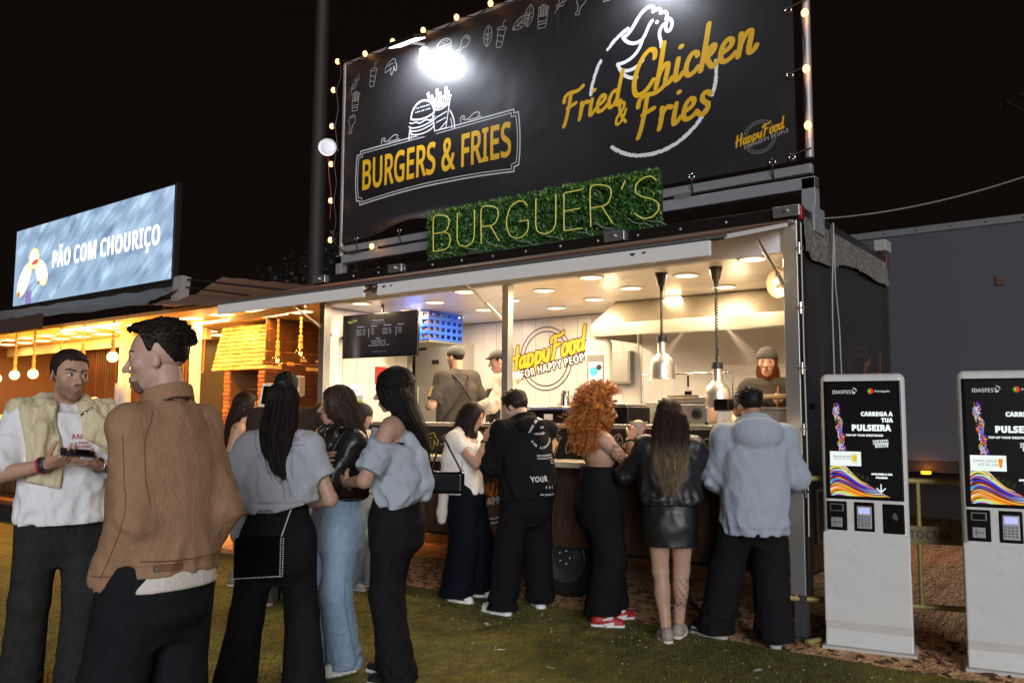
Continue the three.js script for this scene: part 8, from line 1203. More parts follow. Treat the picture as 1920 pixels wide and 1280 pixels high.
{ // man in a printed black hoodie, bent over his food
  const p = new Figure({ H: 1.76, male: true, seed: 19, cell: 0.0105, LH: [0.09, 1.33, 0.24], RH: [-0.03, 1.33, 0.25], LE: [0.3, -1, -0.1], RE: [-0.5, -1, 0], lean: 0.16, headYaw: 0.42, headPitch: 0.42, headRoll: 0.1, LF: [0.14, 0.02, 0.35], RF: [-0.24, 0.1, -0.3], neckF: 0.9, hip: [-0.05, -0.04] });
  p.body(SKIN.fair).headMesh({ hair: DARK, cell: 0.0042, eyes: 0.006, beard: 0.08 }); p.hand('L', { dir: [-0.2, 0.9, 0.3], palm: [-0.8, 0, 0.2], curl: [0.6, 0.6, 0.7, 0.7], cell: 0.0042 }); p.hand('R', { dir: [0.3, 0.9, 0.3], palm: [0.8, 0, 0.2], curl: [0.6, 0.6, 0.7, 0.7], cell: 0.0042 });
  p.shortHair({ color: [0.017, 0.01, 0.007], top: 0.1, side: 0.045, rough: 0.03, tufts: 420, flow: 0.4, lift: -0.06 });
  const hood = [ell(p.at(0, 0.28, -0.075), [0.125, 0.07, 0.07]), ring(p.neck.clone().addScaledVector(p.up, -0.005).addScaledVector(p.fw, 0.01), p.up.clone().addScaledVector(p.fw, 0.5), p.fw, 0.095, 0.09, 0.018, 0.035)];
  const h = p.top({ name: 'hoodie', color: [0.009, 0.009, 0.010], prof: [[-0.04, 0.124, 0.1], [0.08, 0.128, 0.104], [0.2, 0.125, 0.098], [0.285, 0.095, 0.062]], sleeve: [1.92, 1.92], rs: [0.046, 0.042, 0.034], sh: 0.048, fold: 0.01, band: 0.04, more: hood, moreK: 0.03, rough: 0.95 });
  p.decal(h, textTex(512, 512, (g) => { g.fillStyle = '#dedede'; g.save(); g.translate(256, 256); g.textAlign = 'center'; const arc = (s, r, a0, px, st) => { g.font = `bold ${px}px sans-serif`; [...s].forEach((ch, i) => { g.save(); g.rotate(a0 + i * st); g.fillText(ch, 0, -r); g.restore(); }); }; arc('WORK IN PROGRESS ORG', 186, -1.5, 52, 0.152); arc('CARHARTT WIP', -206 + 410, 2.1, 46, 0.18); g.font = 'bold 50px sans-serif'; g.fillText('NO.', 0, -60); g.fillText('• RUGGED •', 0, 40); g.restore(); }), p.at(-0.035, 0.235, -0.13), [0.15 + 0.0, Math.PI, 0.0], [0.26, 0.26, 0.22]);
  p.decal(h, textTex(512, 256, (g) => { g.fillStyle = '#cfcfcf'; g.textAlign = 'right'; g.font = 'bold 46px sans-serif'; g.fillText('GROUNDWORKS FOR', 500, 60); g.fillText('PROGRESS AT YOURS', 500, 112); g.font = 'bold 54px sans-serif'; g.strokeStyle = '#cfcfcf'; g.lineWidth = 7; g.strokeRect(360, 138, 76, 60); g.fillText('A', 500, 190); }), p.at(-0.05, 0.115, -0.13), [0.15, Math.PI, 0], [0.22, 0.1, 0.2]);
  const tr = p.trousers({ color: [0.008, 0.008, 0.009], r: [0.066, 0.062, 0.062], hem: 0.05, seat: [0.102, 0.084], fold: 0.013, waist: 0.02, rough: 0.95 });
  p.decal(h, textTex(512, 384, (g) => { g.fillStyle = '#c9c9cc'; g.font = 'bold 120px sans-serif'; g.fillText('YOU', 20, 110); g.fillText('R', 270, 106); for (let i = 0; i < 3; i++) { g.save(); g.translate(300 + i * 62, 200); g.beginPath(); for (let k = 0; k < 8; k++) { const a = k * Math.PI / 4 - 1.57, q = k % 2 ? 8 : 34; g.lineTo(q * Math.cos(a) * (k % 4 === 2 ? 0.6 : 1), q * Math.sin(a)); } g.fill(); g.restore(); } g.font = 'bold 44px sans-serif'; g.fillText('live your truth', 200, 330); }), p.at(-0.02, 0.005, -0.12), [0.1, Math.PI, 0], [0.24, 0.18, 0.2]);
  p.shoes({ mat: M(0xd6d6d6, 0.5), soleMat: M(0xe4e4e2, 0.55), laces: offWhite });
  p.done('man in a black hoodie with white lettering, head bent over his food', -2.0, 0, 0.58, -1.971);
  const nb = thing('napkin', 'crumpled white napkin at the mouth of the man in the black hoodie', 'napkin'); nb.position.copy(p.world(V(0.04, 1.43, 0.29))); const ng = new THREE.IcosahedronGeometry(0.042, 4), q = ng.attributes.position; for (let i = 0; i < q.count; i++) { const s = 1 + 0.45 * n3(q.getX(i) * 40, q.getY(i) * 40, q.getZ(i) * 40); q.setXYZ(i, q.getX(i) * s, q.getY(i) * s, q.getZ(i) * s); } ng.computeVertexNormals(); part(nb, 'paper', ng, M(0xdedcd6, 0.8));
}
{ // woman with orange curls in a black halter jumpsuit
  const p = new Figure({ H: 1.68, seed: 23, cell: 0.0105, bulk: 1.18, LH: [0.08, 1.36, 0.27], RH: [-0.09, 1.345, 0.2], LE: [0.7, -0.9, -0.2], RE: [-0.55, -0.9, -0.35], headYaw: -0.2, headPitch: 0.0, LF: [0.1, 0.12, 0.1], RF: [-0.08, -0.02, -0.35], sw: 0.104 });
  const ink = (x, y, z) => { const c = SKIN.tan, e = p.sR.clone().lerp(p.eR, 0.42), d = Math.hypot(y - e.y, z - e.z); const w = n3(x * 55, y * 55, z * 55) + 0.5 * n3(x * 110, y * 110, z * 110); return x < p.sR.x + 0.03 && d < 0.075 && (w > 0.05 || Math.abs(d - 0.05) < 0.006) ? c.map((v) => v * 0.42) : c; };
  p.body(SKIN.tan, { cell: 0.008, paint: ink }).headMesh({ hair: [0.12, 0.06, 0.03], cell: 0.004, eyes: 0.006, nose: 1.0 });
  p.hand('R', { dir: [0.25, 0.75, 0.6], palm: [0.9, 0, 0.1], curl: [0.5, 0.5, 0.6, 0.7], cell: 0.0042 }); p.hand('L', { dir: [-0.25, 0.8, 0.5], palm: [-0.9, 0, 0.1], curl: [0.5, 0.5, 0.6, 0.7], cell: 0.0042 });
  p.top({ name: 'halter_top', color: [0.009, 0.009, 0.010], prof: [[0.0, 0.12, 0.094], [0.06, 0.113, 0.088], [0.16, 0.112, 0.088, 0.004], [0.27, 0.075, 0.06, 0.012]], sleeve: [0, 0], sh: 0.03, shN: 0.034, chest: [[0.05, 0.195, 0.055, 0.055, 0.055, 0.05], [-0.05, 0.195, 0.055, 0.055, 0.055, 0.05]], fold: 0.003, cut: (d, x, y, z) => smax(d, Math.min(0.03 + 0.5 * Math.abs(x) - 0.02 - z, y - 1.14), 0.008) });
  p.trousers({ name: 'wide_trousers', color: [0.008, 0.008, 0.009], r: [0.076, 0.072, 0.08], hem: 0.1, seat: [0.122, 0.1], fold: 0.008, waist: 0.06, wr: [0.11, 0.086] });
  p.shoes({ high: true, paint: (x, y, z) => { const red = [0.4, 0.018, 0.02], wh = [0.72, 0.7, 0.68]; return (z > 0.02 && z < 0.11 && y < 0.075 && !(Math.abs(y - 0.055 - 0.2 * (z - 0.06)) < 0.012)) || (y > 0.12 && z > 0.0) ? wh : (z > 0.05 && z < 0.1 && y > 0.075) ? wh : red; }, soleMat: M(0xdedad2, 0.6) });
  // curls
  const r = rng(99), cl = []; const hc = p.head2(V(0, 0.52, -0.12));
  for (let i = 0; i < 1250; i++) {
    const a = (r() - 0.5) * 6.28, up = Math.pow(r(), 0.75), ph = up * 2.4; if (Math.cos(a) > -0.05 && ph > 0.75) continue; if (Math.cos(a) > 0.4 && ph > 0.6) continue; const dir = p.dir(V(Math.sin(ph) * Math.sin(a), Math.cos(ph), Math.sin(ph) * Math.cos(a))), R0 = 0.115 + 0.055 * r() + 0.02 * Math.sin(ph), s = hc.clone().addScaledVector(dir, 0.075), len = R0 - 0.045 + (ph > 1.2 ? 0.08 : 0) + (ph > 1.8 ? 0.05 : 0), pts = [], rr = 0.006 + r() * 0.007, tn_ = 4 + r() * 4, p0 = r() * 6.28, dn = dir.clone().add(V((r() - 0.5) * 0.5, -0.5 - 1.3 * Math.max(0, ph - 0.9), (r() - 0.5) * 0.5)).normalize(), sx = dn.clone().cross(V(0.3, 1, 0.2)).normalize(), sy = dn.clone().cross(sx);
    for (let k = 0; k <= 22; k++) { const t = k / 22; pts.push(s.clone().addScaledVector(dir, 0.045 * Math.min(1, t * 3)).addScaledVector(dn, t * len).addScaledVector(sx, rr * Math.cos(p0 + t * tn_ * 6.28)).addScaledVector(sy, rr * Math.sin(p0 + t * tn_ * 6.28))); }
    const g = tube(pts, 0.0024 + r() * 0.0014, 34, 3), c = new Float32Array(g.attributes.position.count * 3), l = 0.55 + r() * 0.8; for (let j = 0; j < c.length; j += 3) { c[j] = 0.5 * l; c[j + 1] = 0.175 * l; c[j + 2] = 0.042 * l; } g.setAttribute('color', new THREE.BufferAttribute(c, 3)); cl.push(g);
  }
  const core = meshField(smaxField(p, hc), hc.clone().subScalar(0.24), hc.clone().addScalar(0.24), 0.009, () => [0.22, 0.07, 0.016]); cl.push(core); p.add('hair', cl, hairMat);
  p.add('wrist_watch', new THREE.TorusGeometry(0.029, 0.008, 8, 24).applyQuaternion(new THREE.Quaternion().setFromUnitVectors(V(0, 0, 1), p.wR.clone().sub(p.eR).normalize())).translate(...p.eR.clone().lerp(p.wR, 0.9).toArray()), black);
  p.done('woman with big orange curls and a bare tattooed shoulder in a black jumpsuit', -1.34, 0, 0.47, 2.383);
  const b = thing('wrapped_burger', 'burger in white paper held by the orange haired woman', 'burger'); b.position.copy(p.world(V(-0.005, 1.44, 0.29))); b.rotation.y = 2.3; part(b, 'bun', new THREE.SphereGeometry(0.05, 20, 12).scale(1, 0.75, 1), M(0xd8b070, 0.6)); const wr = new THREE.ConeGeometry(0.065, 0.15, 18, 8, true), q = wr.attributes.position; for (let i = 0; i < q.count; i++) { const s = 1 + 0.25 * n3(q.getX(i) * 40, q.getY(i) * 25, q.getZ(i) * 40); q.setX(i, q.getX(i) * s); q.setZ(i, q.getZ(i) * s); } wr.computeVertexNormals(); part(b, 'wrapper', wr.rotateX(Math.PI).translate(0, -0.05, 0), M(0xdcdad4, 0.8, { side: THREE.DoubleSide }));
}
function smaxField(p, hc) { return (x, y, z) => { const q = p.toHead(x, y, z), d = Math.hypot(x - hc.x, (y - hc.y + 0.02) * 0.92, z - hc.z) - 0.135 - 0.02 * n3(x * 18, y * 18, z * 18) - 0.01 * n3(x * 45, y * 45, z * 45); const f = Math.hypot(q[0] / 0.29, (q[1] - 0.38) / 0.46, (q[2] - 0.5) / 0.5) - 1; return Math.max(d, -f * 0.06); }; }
{ // woman with long wavy hair, leather jacket and mini skirt
  const p = new Figure({ H: 1.64, seed: 29, cell: 0.0105, LH: [0.15, 1.2, 0.27], RH: [-0.15, 1.2, 0.26], LE: [0.9, -0.8, -0.1], RE: [-0.9, -0.8, -0.1], headYaw: 0.02, headPitch: 0.12, LF: [0.045, -0.02, 0.35], RF: [-0.035, 0.12, -0.2], hip: [0.01, 0] });
  const ink = (x, y, z) => { const c = SKIN.warm; if (y > 0.2 && y < 0.42 && x < 0.0 && z < p.kR.z + 0.02) { const w = Math.sin(y * 130) * Math.sin(x * 150 + y * 40) + 0.7 * n3(x * 60, y * 60, z * 60); if (w > 0.35) return c.map((v) => v * 0.5); } return c; };
  p.body(SKIN.warm, { legs: true, cell: 0.0085, shrink: 0.0, paint: ink }).headMesh({ hair: BROWN, cell: 0.006 }); p.hand('R', { dir: [0.3, 0.6, 0.7], palm: [0.8, 0, 0], curl: [0.5, 0.5, 0.6, 0.7], cell: 0.0045 }); p.hand('L', { dir: [-0.3, 0.6, 0.7], palm: [-0.8, 0, 0], cell: 0.0045 });
  p.top({ name: 'leather_jacket', color: [0.011, 0.011, 0.012], rough: 0.5, mo: { clearcoat: 0.12, clearcoatRoughness: 0.4 }, prof: [[0.03, 0.126, 0.092], [0.12, 0.122, 0.09], [0.2, 0.12, 0.088], [0.285, 0.085, 0.06]], sleeve: [1.9, 1.9], rs: [0.044, 0.040, 0.033], sh: 0.045, fold: 0.009, band: 0.025 });
  const sk = p.column([[-0.135, 0.108, 0.088], [-0.06, 0.114, 0.09, -0.004], [0.0, 0.11, 0.086, -0.004], [0.07, 0.094, 0.072]]);
  p.add('leather_skirt', meshField((x, y, z) => sk(x, y, z) - 0.004 * fold3(x * 6, y * 4, z * 6, 5), p.at(-0.16, -0.2, -0.16), p.at(0.16, 0.1, 0.16), 0.009), new THREE.MeshPhysicalMaterial({ color: 0x121213, roughness: 0.46, clearcoat: 0.15, clearcoatRoughness: 0.35 }));
  p.shoes({ mat: M(0xa89a86, 0.7), soleMat: M(0xd8d2c4, 0.6), laces: offWhite, paint: (x, y, z) => Math.abs(x) > 0.02 && Math.sin(z * 210 + y * 80) > 0.55 && z > 0 && z < 0.08 ? [0.6, 0.56, 0.5] : [0.3, 0.25, 0.2] });
  p.longHair({ color: [0.035, 0.02, 0.012], tip: [0.2, 0.145, 0.085], tipAt: 1.36, thick: 0.075, fall: [[1.55, 0.0, -0.01, 0.092, 0.09], [1.44, 0.0, -0.04, 0.106, 0.084], [1.34, 0.0, -0.085, 0.114, 0.066], [1.2, 0.0, -0.128, 0.105, 0.046], [1.08, 0.0, -0.14, 0.07, 0.035], [1.01, 0.0, -0.145, 0.035, 0.025]], strands: 520, wave: 0.011 });
  p.done('woman with long wavy brown hair in a black leather jacket and mini skirt, from behind', -0.71, 0, 0.58, 3.576);
}
{ // man in a grey-blue hoodie
  const p = new Figure({ H: 1.74, male: true, seed: 31, cell: 0.0105, LH: [0.12, 1.2, 0.27], RH: [-0.12, 1.2, 0.26], LE: [0.6, -0.9, -0.3], RE: [-0.6, -0.9, -0.3], headYaw: 0.25, headPitch: 0.2, LF: [0.27, 0.22, 0.8], RF: [-0.07, 0.02, -0.15], hip: [0.04, 0.02], neckF: 0.5 });
  p.body(SKIN.deep).headMesh({ hair: BLACKHAIR, cell: 0.0048, fade: true }); p.hand('L', { dir: [-0.4, 0.5, 0.7], palm: [-0.8, 0, 0], cell: 0.0045 });
  p.shortHair({ color: [0.009, 0.007, 0.006], top: 0.07, side: 0.035, rough: 0.03, tufts: 160, flow: 0.3, lift: -0.04 });
  const C = [0.34, 0.385, 0.445], hood = [((a, b) => (x, y, z) => smax(a(x, y, z), -b(x, y, z), 0.02))(ell(p.at(0, 0.278, -0.058), [0.17, 0.125, 0.105], p.q), ell(p.at(0, 0.335, -0.035), [0.14, 0.12, 0.08], p.q)), ring(p.neck.clone().addScaledVector(p.up, 0.0), p.up.clone().addScaledVector(p.fw, 0.55), p.fw, 0.1, 0.095, 0.019, 0.042)];
  const h = p.top({ name: 'hoodie', color: C, prof: [[-0.105, 0.12, 0.104], [-0.06, 0.126, 0.108], [0.08, 0.128, 0.102], [0.2, 0.124, 0.096], [0.285, 0.09, 0.06]], sleeve: [1.93, 1.93], rs: [0.048, 0.045, 0.036], sh: 0.048, fold: 0.009, band: 0.055, mottle: 0.03, more: hood, moreK: 0.028 });
  p.trousers({ color: [0.010, 0.010, 0.011], r: [0.07, 0.066, 0.07], hem: 0.05, seat: [0.1, 0.082], fold: 0.012, waist: 0.0, wr: [0.095, 0.075], mottle: 0.2 });
  p.shoes({ mat: M(0x20242c, 0.6), soleMat: M(0xa9a8a2, 0.6), laces: offWhite, paint: (x, y, z) => Math.abs(y - 0.05) < 0.007 && Math.abs(x) > 0.025 ? [0.5, 0.5, 0.5] : [0.022, 0.026, 0.034] });
  p.done('man in a pale grey blue hoodie and baggy black trousers at the ledge, from behind', -0.18, 0, 0.33, -2.511);
}
// ---- kitchen crew
{
  const p = new Figure({ H: 1.5, headSize: 0.148, seed: 37, cell: 0.012, LH: [0.14, 0.86, 0.25], RH: [-0.2, 0.9, 0.2], headYaw: 0.0, LE: [0.9, -0.5, -0.4], RE: [-0.9, -0.5, -0.4] });
  p.body(SKIN.fair).headMesh({ hair: [0.1, 0.04, 0.02], cell: 0.0036, eyes: 0.02, lip: [0.42, 0.16, 0.14] }); p.hand('L', { cell: 0.005 }); p.hand('R', { cell: 0.005 });
  const tee = p.top({ name: 't_shirt', color: [0.055, 0.05, 0.042], prof: [[-0.02, 0.11, 0.085], [0.1, 0.106, 0.082], [0.2, 0.108, 0.082], [0.28, 0.08, 0.055]], sleeve: [0.75, 0.75], rs: [0.040, 0.038, 0.033], fold: 0.005 });
  p.add('apron_strap', [tube([p.at(0.045, 0.3, 0.0), p.at(0.055, 0.265, 0.05), p.at(0.055, 0.22, 0.076), p.at(0.05, 0.12, 0.084)], 0.009, 16, 5), tube([p.at(-0.045, 0.3, 0.0), p.at(-0.055, 0.265, 0.05), p.at(-0.055, 0.22, 0.076), p.at(-0.05, 0.12, 0.084)], 0.009, 16, 5)], M(0x8a5020, 0.6)); p.decal(tee, textTex(64, 64, (g) => { g.fillStyle = '#e0d8c8'; g.fillRect(6, 14, 52, 40); }), p.at(-0.13, 0.25, 0.1), [0, -0.4, 0], [0.05, 0.045, 0.2]);
  p.longHair({ color: [0.2, 0.06, 0.02], thick: 0.02, fall: [[1.38, 0, -0.01, 0.078, 0.07], [1.3, 0.0, -0.02, 0.078, 0.055], [1.22, 0.01, -0.01, 0.075, 0.06], [1.14, 0.03, 0.02, 0.05, 0.05]], strands: 160, face: [0.29, 0.52, 0.5], wave: 0.006 });
  const cp = ell(V(0, 0.7, -0.05), [0.375, 0.37, 0.44]); p.add('cap', p.fromHead(meshField((x, y, z) => smax(cp(x, y, z) - 0.01 * n3(x * 8, y * 8, z * 8), 0.66 - 0.12 * (z > 0 ? z : 0) - y, 0.04), V(-0.5, 0.5, -0.6), V(0.5, 1.2, 0.5), 0.03)), M(0x4a4a46, 0.85)); p.add('cap_band', p.fromHead(new THREE.TorusGeometry(0.37, 0.03, 8, 32).rotateX(Math.PI / 2).scale(0.96, 1, 1.12).translate(0, 0.67, -0.05)), M(0x40403c, 0.85));
  p.done('cook in a dark cap with orange hair, facing out at the right of the kitchen', -0.49, 0.55, -0.66, 0.26, undefined);
}
{
  const p = new Figure({ H: 1.69, male: true, seed: 41, cell: 0.011, LH: [0.2, 1.05, 0.22], RH: [-0.2, 0.95, 0.2], LE: [0.5, -0.9, -0.5], RE: [-0.9, -0.5, -0.4], headYaw: 0.45, headPitch: 0.05, bulk: 1.0, sw: 0.1 });
  p.body(SKIN.warm).headMesh({ hair: DARK, cell: 0.0048, fade: true, beard: 0.3 }); p.hand('R', { cell: 0.005 }); p.shortHair({ color: DARK, top: 0.03, side: 0.02, rough: 0.008, tufts: 0 });
  const tee = p.top({ name: 't_shirt', color: [0.062, 0.055, 0.045], prof: [[-0.05, 0.118, 0.092], [0.1, 0.12, 0.094], [0.2, 0.124, 0.094], [0.285, 0.09, 0.06]], sleeve: [0.85, 0.85], rs: [0.045, 0.042, 0.033], sh: 0.045, fold: 0.007 });
  p.decal(tee, textTex(128, 192, (g) => { g.fillStyle = '#d9b020'; g.strokeStyle = '#d9b020'; g.lineWidth = 12; for (let i = 0; i < 6; i++) { g.beginPath(); g.moveTo(20, 30 + i * 28); g.lineTo(70 + (i * 37) % 40, 20 + i * 28); g.stroke(); } }), p.sL.clone().lerp(p.eL, 0.5).add(V(0.06, 0, 0)), [0, Math.PI / 2 + 0.3, 0], [0.07, 0.13, 0.14]);
  p.add('apron_strap', [tube([p.at(0.06, 0.3, -0.03), p.at(0.03, 0.24, -0.1), p.at(-0.05, 0.12, -0.108), p.at(-0.12, 0.0, -0.05)], 0.012, 24, 5), tube([p.at(-0.06, 0.3, -0.03), p.at(-0.03, 0.24, -0.1), p.at(0.05, 0.12, -0.108), p.at(0.12, 0.0, -0.05)], 0.012, 24, 5), tube([p.at(0.06, 0.3, -0.03), p.at(0.09, 0.28, 0.04)], 0.012, 8, 5)], M(0x1a1714, 0.7)); p.trousers({ color: [0.02, 0.02, 0.02], r: [0.064, 0.056, 0.056], hem: 0.02 });
  const cp = ell(V(0, 0.69, -0.06), [0.375, 0.36, 0.45]); p.add('cap', [p.fromHead(meshField((x, y, z) => smax(cp(x, y, z), 0.6 - y - 0.1 * Math.max(0, -z), 0.04), V(-0.5, 0.4, -0.6), V(0.5, 1.2, 0.6), 0.03))], M(0x464642, 0.85));
  p.add('rubber_glove', meshField(union([cap(p.wL.clone().lerp(p.eL, 0.25), p.wL, 0.036, 0.033), cap(p.wL, p.wL.clone().addScaledVector(p.wL.clone().sub(p.eL).normalize(), 0.085), 0.036, 0.042), cap(p.wL.clone().addScaledVector(p.wL.clone().sub(p.eL).normalize(), 0.05), p.wL.clone().addScaledVector(p.wL.clone().sub(p.eL).normalize(), 0.08).add(V(-0.04, 0.03, 0)), 0.02, 0.014)], 0.02), p.wL.clone().subScalar(0.17), p.wL.clone().addScalar(0.17), 0.008), black);
  p.done('cook in a dark cap and T-shirt with crossed apron straps, from behind', -3.73, 0.55, -0.64, -1.98);
}
{
  const p = new Figure({ H: 1.62, male: true, seed: 43, cell: 0.012, LH: [0.1, 1.0, 0.3], RH: [-0.1, 1.0, 0.3], headPitch: 0.2, LE: [0.9, -0.6, -0.2], RE: [-0.9, -0.6, -0.2], neckF: 0.5 });
  p.body(SKIN.fair).headMesh({ hair: DARK, cell: 0.0044, eyes: 0.008 }); p.hand('L', { cell: 0.005 }); p.hand('R', { cell: 0.005 }); p.shortHair({ color: DARK, top: 0.03, side: 0.03, rough: 0.01, tufts: 0 });
  p.top({ name: 'hoodie', color: [0.58, 0.47, 0.38], prof: [[-0.06, 0.118, 0.094], [0.1, 0.124, 0.096], [0.2, 0.124, 0.092], [0.285, 0.095, 0.062]], sleeve: [1.6, 1.6], rs: [0.045, 0.042, 0.034], sh: 0.045, fold: 0.008, more: [ell(p.at(0, 0.285, -0.07), [0.11, 0.06, 0.06])] });
  p.add('apron', meshField((x, y, z) => Math.max(p.column([[-0.1, 0.122, 0.1], [0.1, 0.128, 0.101], [0.22, 0.127, 0.098]])(x, y, z) - 0.004, 0.035 - z), p.at(-0.18, -0.14, -0.02), p.at(0.18, 0.26, 0.18), 0.012), M(0x2a2422, 0.8)); p.trousers({ color: [0.02, 0.02, 0.02], r: [0.064, 0.056, 0.056], hem: 0.02 });
  const cp = union([ell(V(0, 0.74, -0.05), [0.39, 0.27, 0.45]), ell(V(0, 0.69, 0.3), [0.25, 0.055, 0.26])], 0.12); p.add('flat_cap', p.fromHead(meshField((x, y, z) => smax(cp(x, y, z), 0.62 - y, 0.04), V(-0.5, 0.4, -0.6), V(0.5, 1.2, 0.7), 0.026)), M(0x4d4d48, 0.85));
  p.done('cook in a flat cap and beige hoodie behind the middle post of the hatch', -2.99, 0.55, -0.47, -0.85);
}
// ---- people waiting behind the front group
{
  const p = new Figure({ H: 1.72, seed: 47, cell: 0.012, headPitch: 0.05, LH: [0.12, 1.1, 0.2], RH: [-0.13, 1.0, 0.15], LF: [0.07, 0, 0.1], RF: [-0.08, 0.0, -0.1] });
  p.body(SKIN.warm, { legs: true, cell: 0.0105, shrink: 0 }).headMesh({ hair: DARK, cell: 0.0044, eyes: 0.015 }); p.hand('R', { cell: 0.006 }); p.hand('L', { cell: 0.006 });
  p.top({ name: 'red_top', color: [0.34, 0.012, 0.014], prof: [[0.05, 0.088, 0.07], [0.13, 0.085, 0.068], [0.22, 0.094, 0.076], [0.26, 0.085, 0.06]], sleeve: [0, 0], sh: 0.03, shN: 0.03, fold: 0.003, cut: (d, x, y, z) => Math.max(d, y - 1.41) });
  const sk = p.column([[-0.14, 0.112, 0.09], [0.0, 0.108, 0.084], [0.09, 0.088, 0.068]]); p.add('skirt', meshField((x, y, z) => sk(x, y, z) - 0.004 * fold3(x * 6, y * 4, z * 6, 5), p.at(-0.16, -0.2, -0.16), p.at(0.16, 0.12, 0.16), 0.012), M(0x8f8a84, 0.8)); p.shoes({ mat: M(0x8a8278, 0.6), high: true });
  p.longHair({ color: [0.036, 0.018, 0.010], fall: [[1.58, 0, -0.02, 0.09, 0.09], [1.45, 0, -0.07, 0.09, 0.07], [1.32, 0, -0.11, 0.075, 0.05], [1.2, 0, -0.12, 0.05, 0.035]], strands: 160 });
  p.done('woman with long brown hair in a red top, turned to the right behind the others', -4.6, 0, 1.27, 2.369);
}
{
  const p = new Figure({ H: 1.86, male: true, seed: 53, cell: 0.013, LF: [0.12, -0.02, 0.5], RF: [-0.1, 0.08, -0.2], headPitch: 0.12 });
  p.body(SKIN.warm).headMesh({ hair: BLACKHAIR, cell: 0.007 }); p.hand('L', { cell: 0.006 }); p.hand('R', { cell: 0.006 }); p.shortHair({ color: BLACKHAIR, top: 0.11, side: 0.06, rough: 0.03, tufts: 220, lift: -0.08 });
  p.top({ name: 'jacket', color: [0.035, 0.023, 0.015], prof: [[-0.03, 0.12, 0.09], [0.1, 0.124, 0.095], [0.2, 0.124, 0.092], [0.285, 0.09, 0.06]], sleeve: [1.9, 1.9], rs: [0.045, 0.042, 0.034], sh: 0.046, fold: 0.008 });
  p.trousers({ color: [0.07, 0.065, 0.045], r: [0.064, 0.058, 0.06], hem: 0.04, fold: 0.008 }); p.shoes({ mat: M(0x6a6048, 0.7), soleMat: M(0xa89a78, 0.7) });
  p.done('tall man with black hair in a dark brown jacket, hidden behind the grey sweatshirt woman', -3.7, 0, 1.5, -2.125);
}
{
  const p = new Figure({ H: 1.63, seed: 59, cell: 0.013, headYaw: 0.2, LH: [0.1, 1.1, 0.2], RH: [-0.1, 1.1, 0.2], LF: [0.1, 0.05, 0.4], RF: [-0.1, 0, -0.1] });
  p.body(SKIN.tan).headMesh({ hair: BROWN, cell: 0.0055 }); p.top({ name: 'camisole', color: [0.05, 0.03, 0.022], prof: [[-0.02, 0.095, 0.075], [0.1, 0.09, 0.07], [0.2, 0.096, 0.076], [0.24, 0.088, 0.066]], sleeve: [0, 0], sh: 0.02, shN: 0.02, fold: 0.003, cut: (d, x, y, z) => Math.max(d, y - 1.29) });
  p.trousers({ name: 'jeans', color: [0.3, 0.37, 0.43], mottle: 0.15, r: [0.062, 0.056, 0.07], hem: 0.04, fold: 0.009 }); p.shoes({ mat: M(0xd0c8b8, 0.6), soleMat: M(0xd8d0b8, 0.6) });
  p.longHair({ color: [0.07, 0.04, 0.022], fall: [[1.5, 0, -0.02, 0.088, 0.09], [1.38, 0, -0.07, 0.095, 0.07], [1.26, 0, -0.1, 0.08, 0.05], [1.15, 0, -0.11, 0.05, 0.03]], strands: 120 });
  p.done('woman with bare shoulders and pale jeans, half hidden behind the leather jacket woman', -3.5, 0, 1.25, -1.1);
}
{
  const p = new Figure({ H: 1.63, male: false, seed: 61, cell: 0.013, headPitch: 0.2, LH: [0.06, 1.3, 0.22], RH: [-0.06, 1.28, 0.22], LE: [0.8, -0.8, 0], RE: [-0.8, -0.8, 0] });
  p.body(SKIN.fair).headMesh({ hair: DARK, cell: 0.0055 }); p.hand('L', { dir: [0, 0.8, 0.5], cell: 0.006 }); p.hand('R', { dir: [0, 0.8, 0.5], cell: 0.006 }); p.top({ name: 'pale_top', color: [0.5, 0.46, 0.4], prof: [[-0.02, 0.098, 0.08], [0.1, 0.095, 0.076], [0.2, 0.1, 0.08], [0.28, 0.075, 0.055]], sleeve: [0.5, 0.5], fold: 0.004 });
  p.trousers({ name: 'jeans', color: [0.26, 0.31, 0.35], mottle: 0.15, r: [0.062, 0.058, 0.066], hem: 0.03, fold: 0.008 }); p.shoes({ mat: M(0xb8b4aa, 0.6) });
  p.longHair({ color: [0.03, 0.018, 0.012], fall: [[1.48, 0, -0.02, 0.088, 0.09], [1.36, 0, -0.07, 0.08, 0.065], [1.22, 0, -0.11, 0.06, 0.045], [1.1, 0, -0.12, 0.035, 0.03]], strands: 100 });
  const cp = ell(V(0, 0.7, -0.06), [0.385, 0.36, 0.46]); p.add('cap', p.fromHead(meshField((x, y, z) => smax(cp(x, y, z), 0.6 - y, 0.04), V(-0.5, 0.4, -0.6), V(0.5, 1.2, 0.6), 0.03)), M(0x2c2620, 0.85));
  p.done('person in a dark cap eating, seen between the jacket woman and the off-shoulder woman', -3.68, 0, 0.72, 1.9);
}
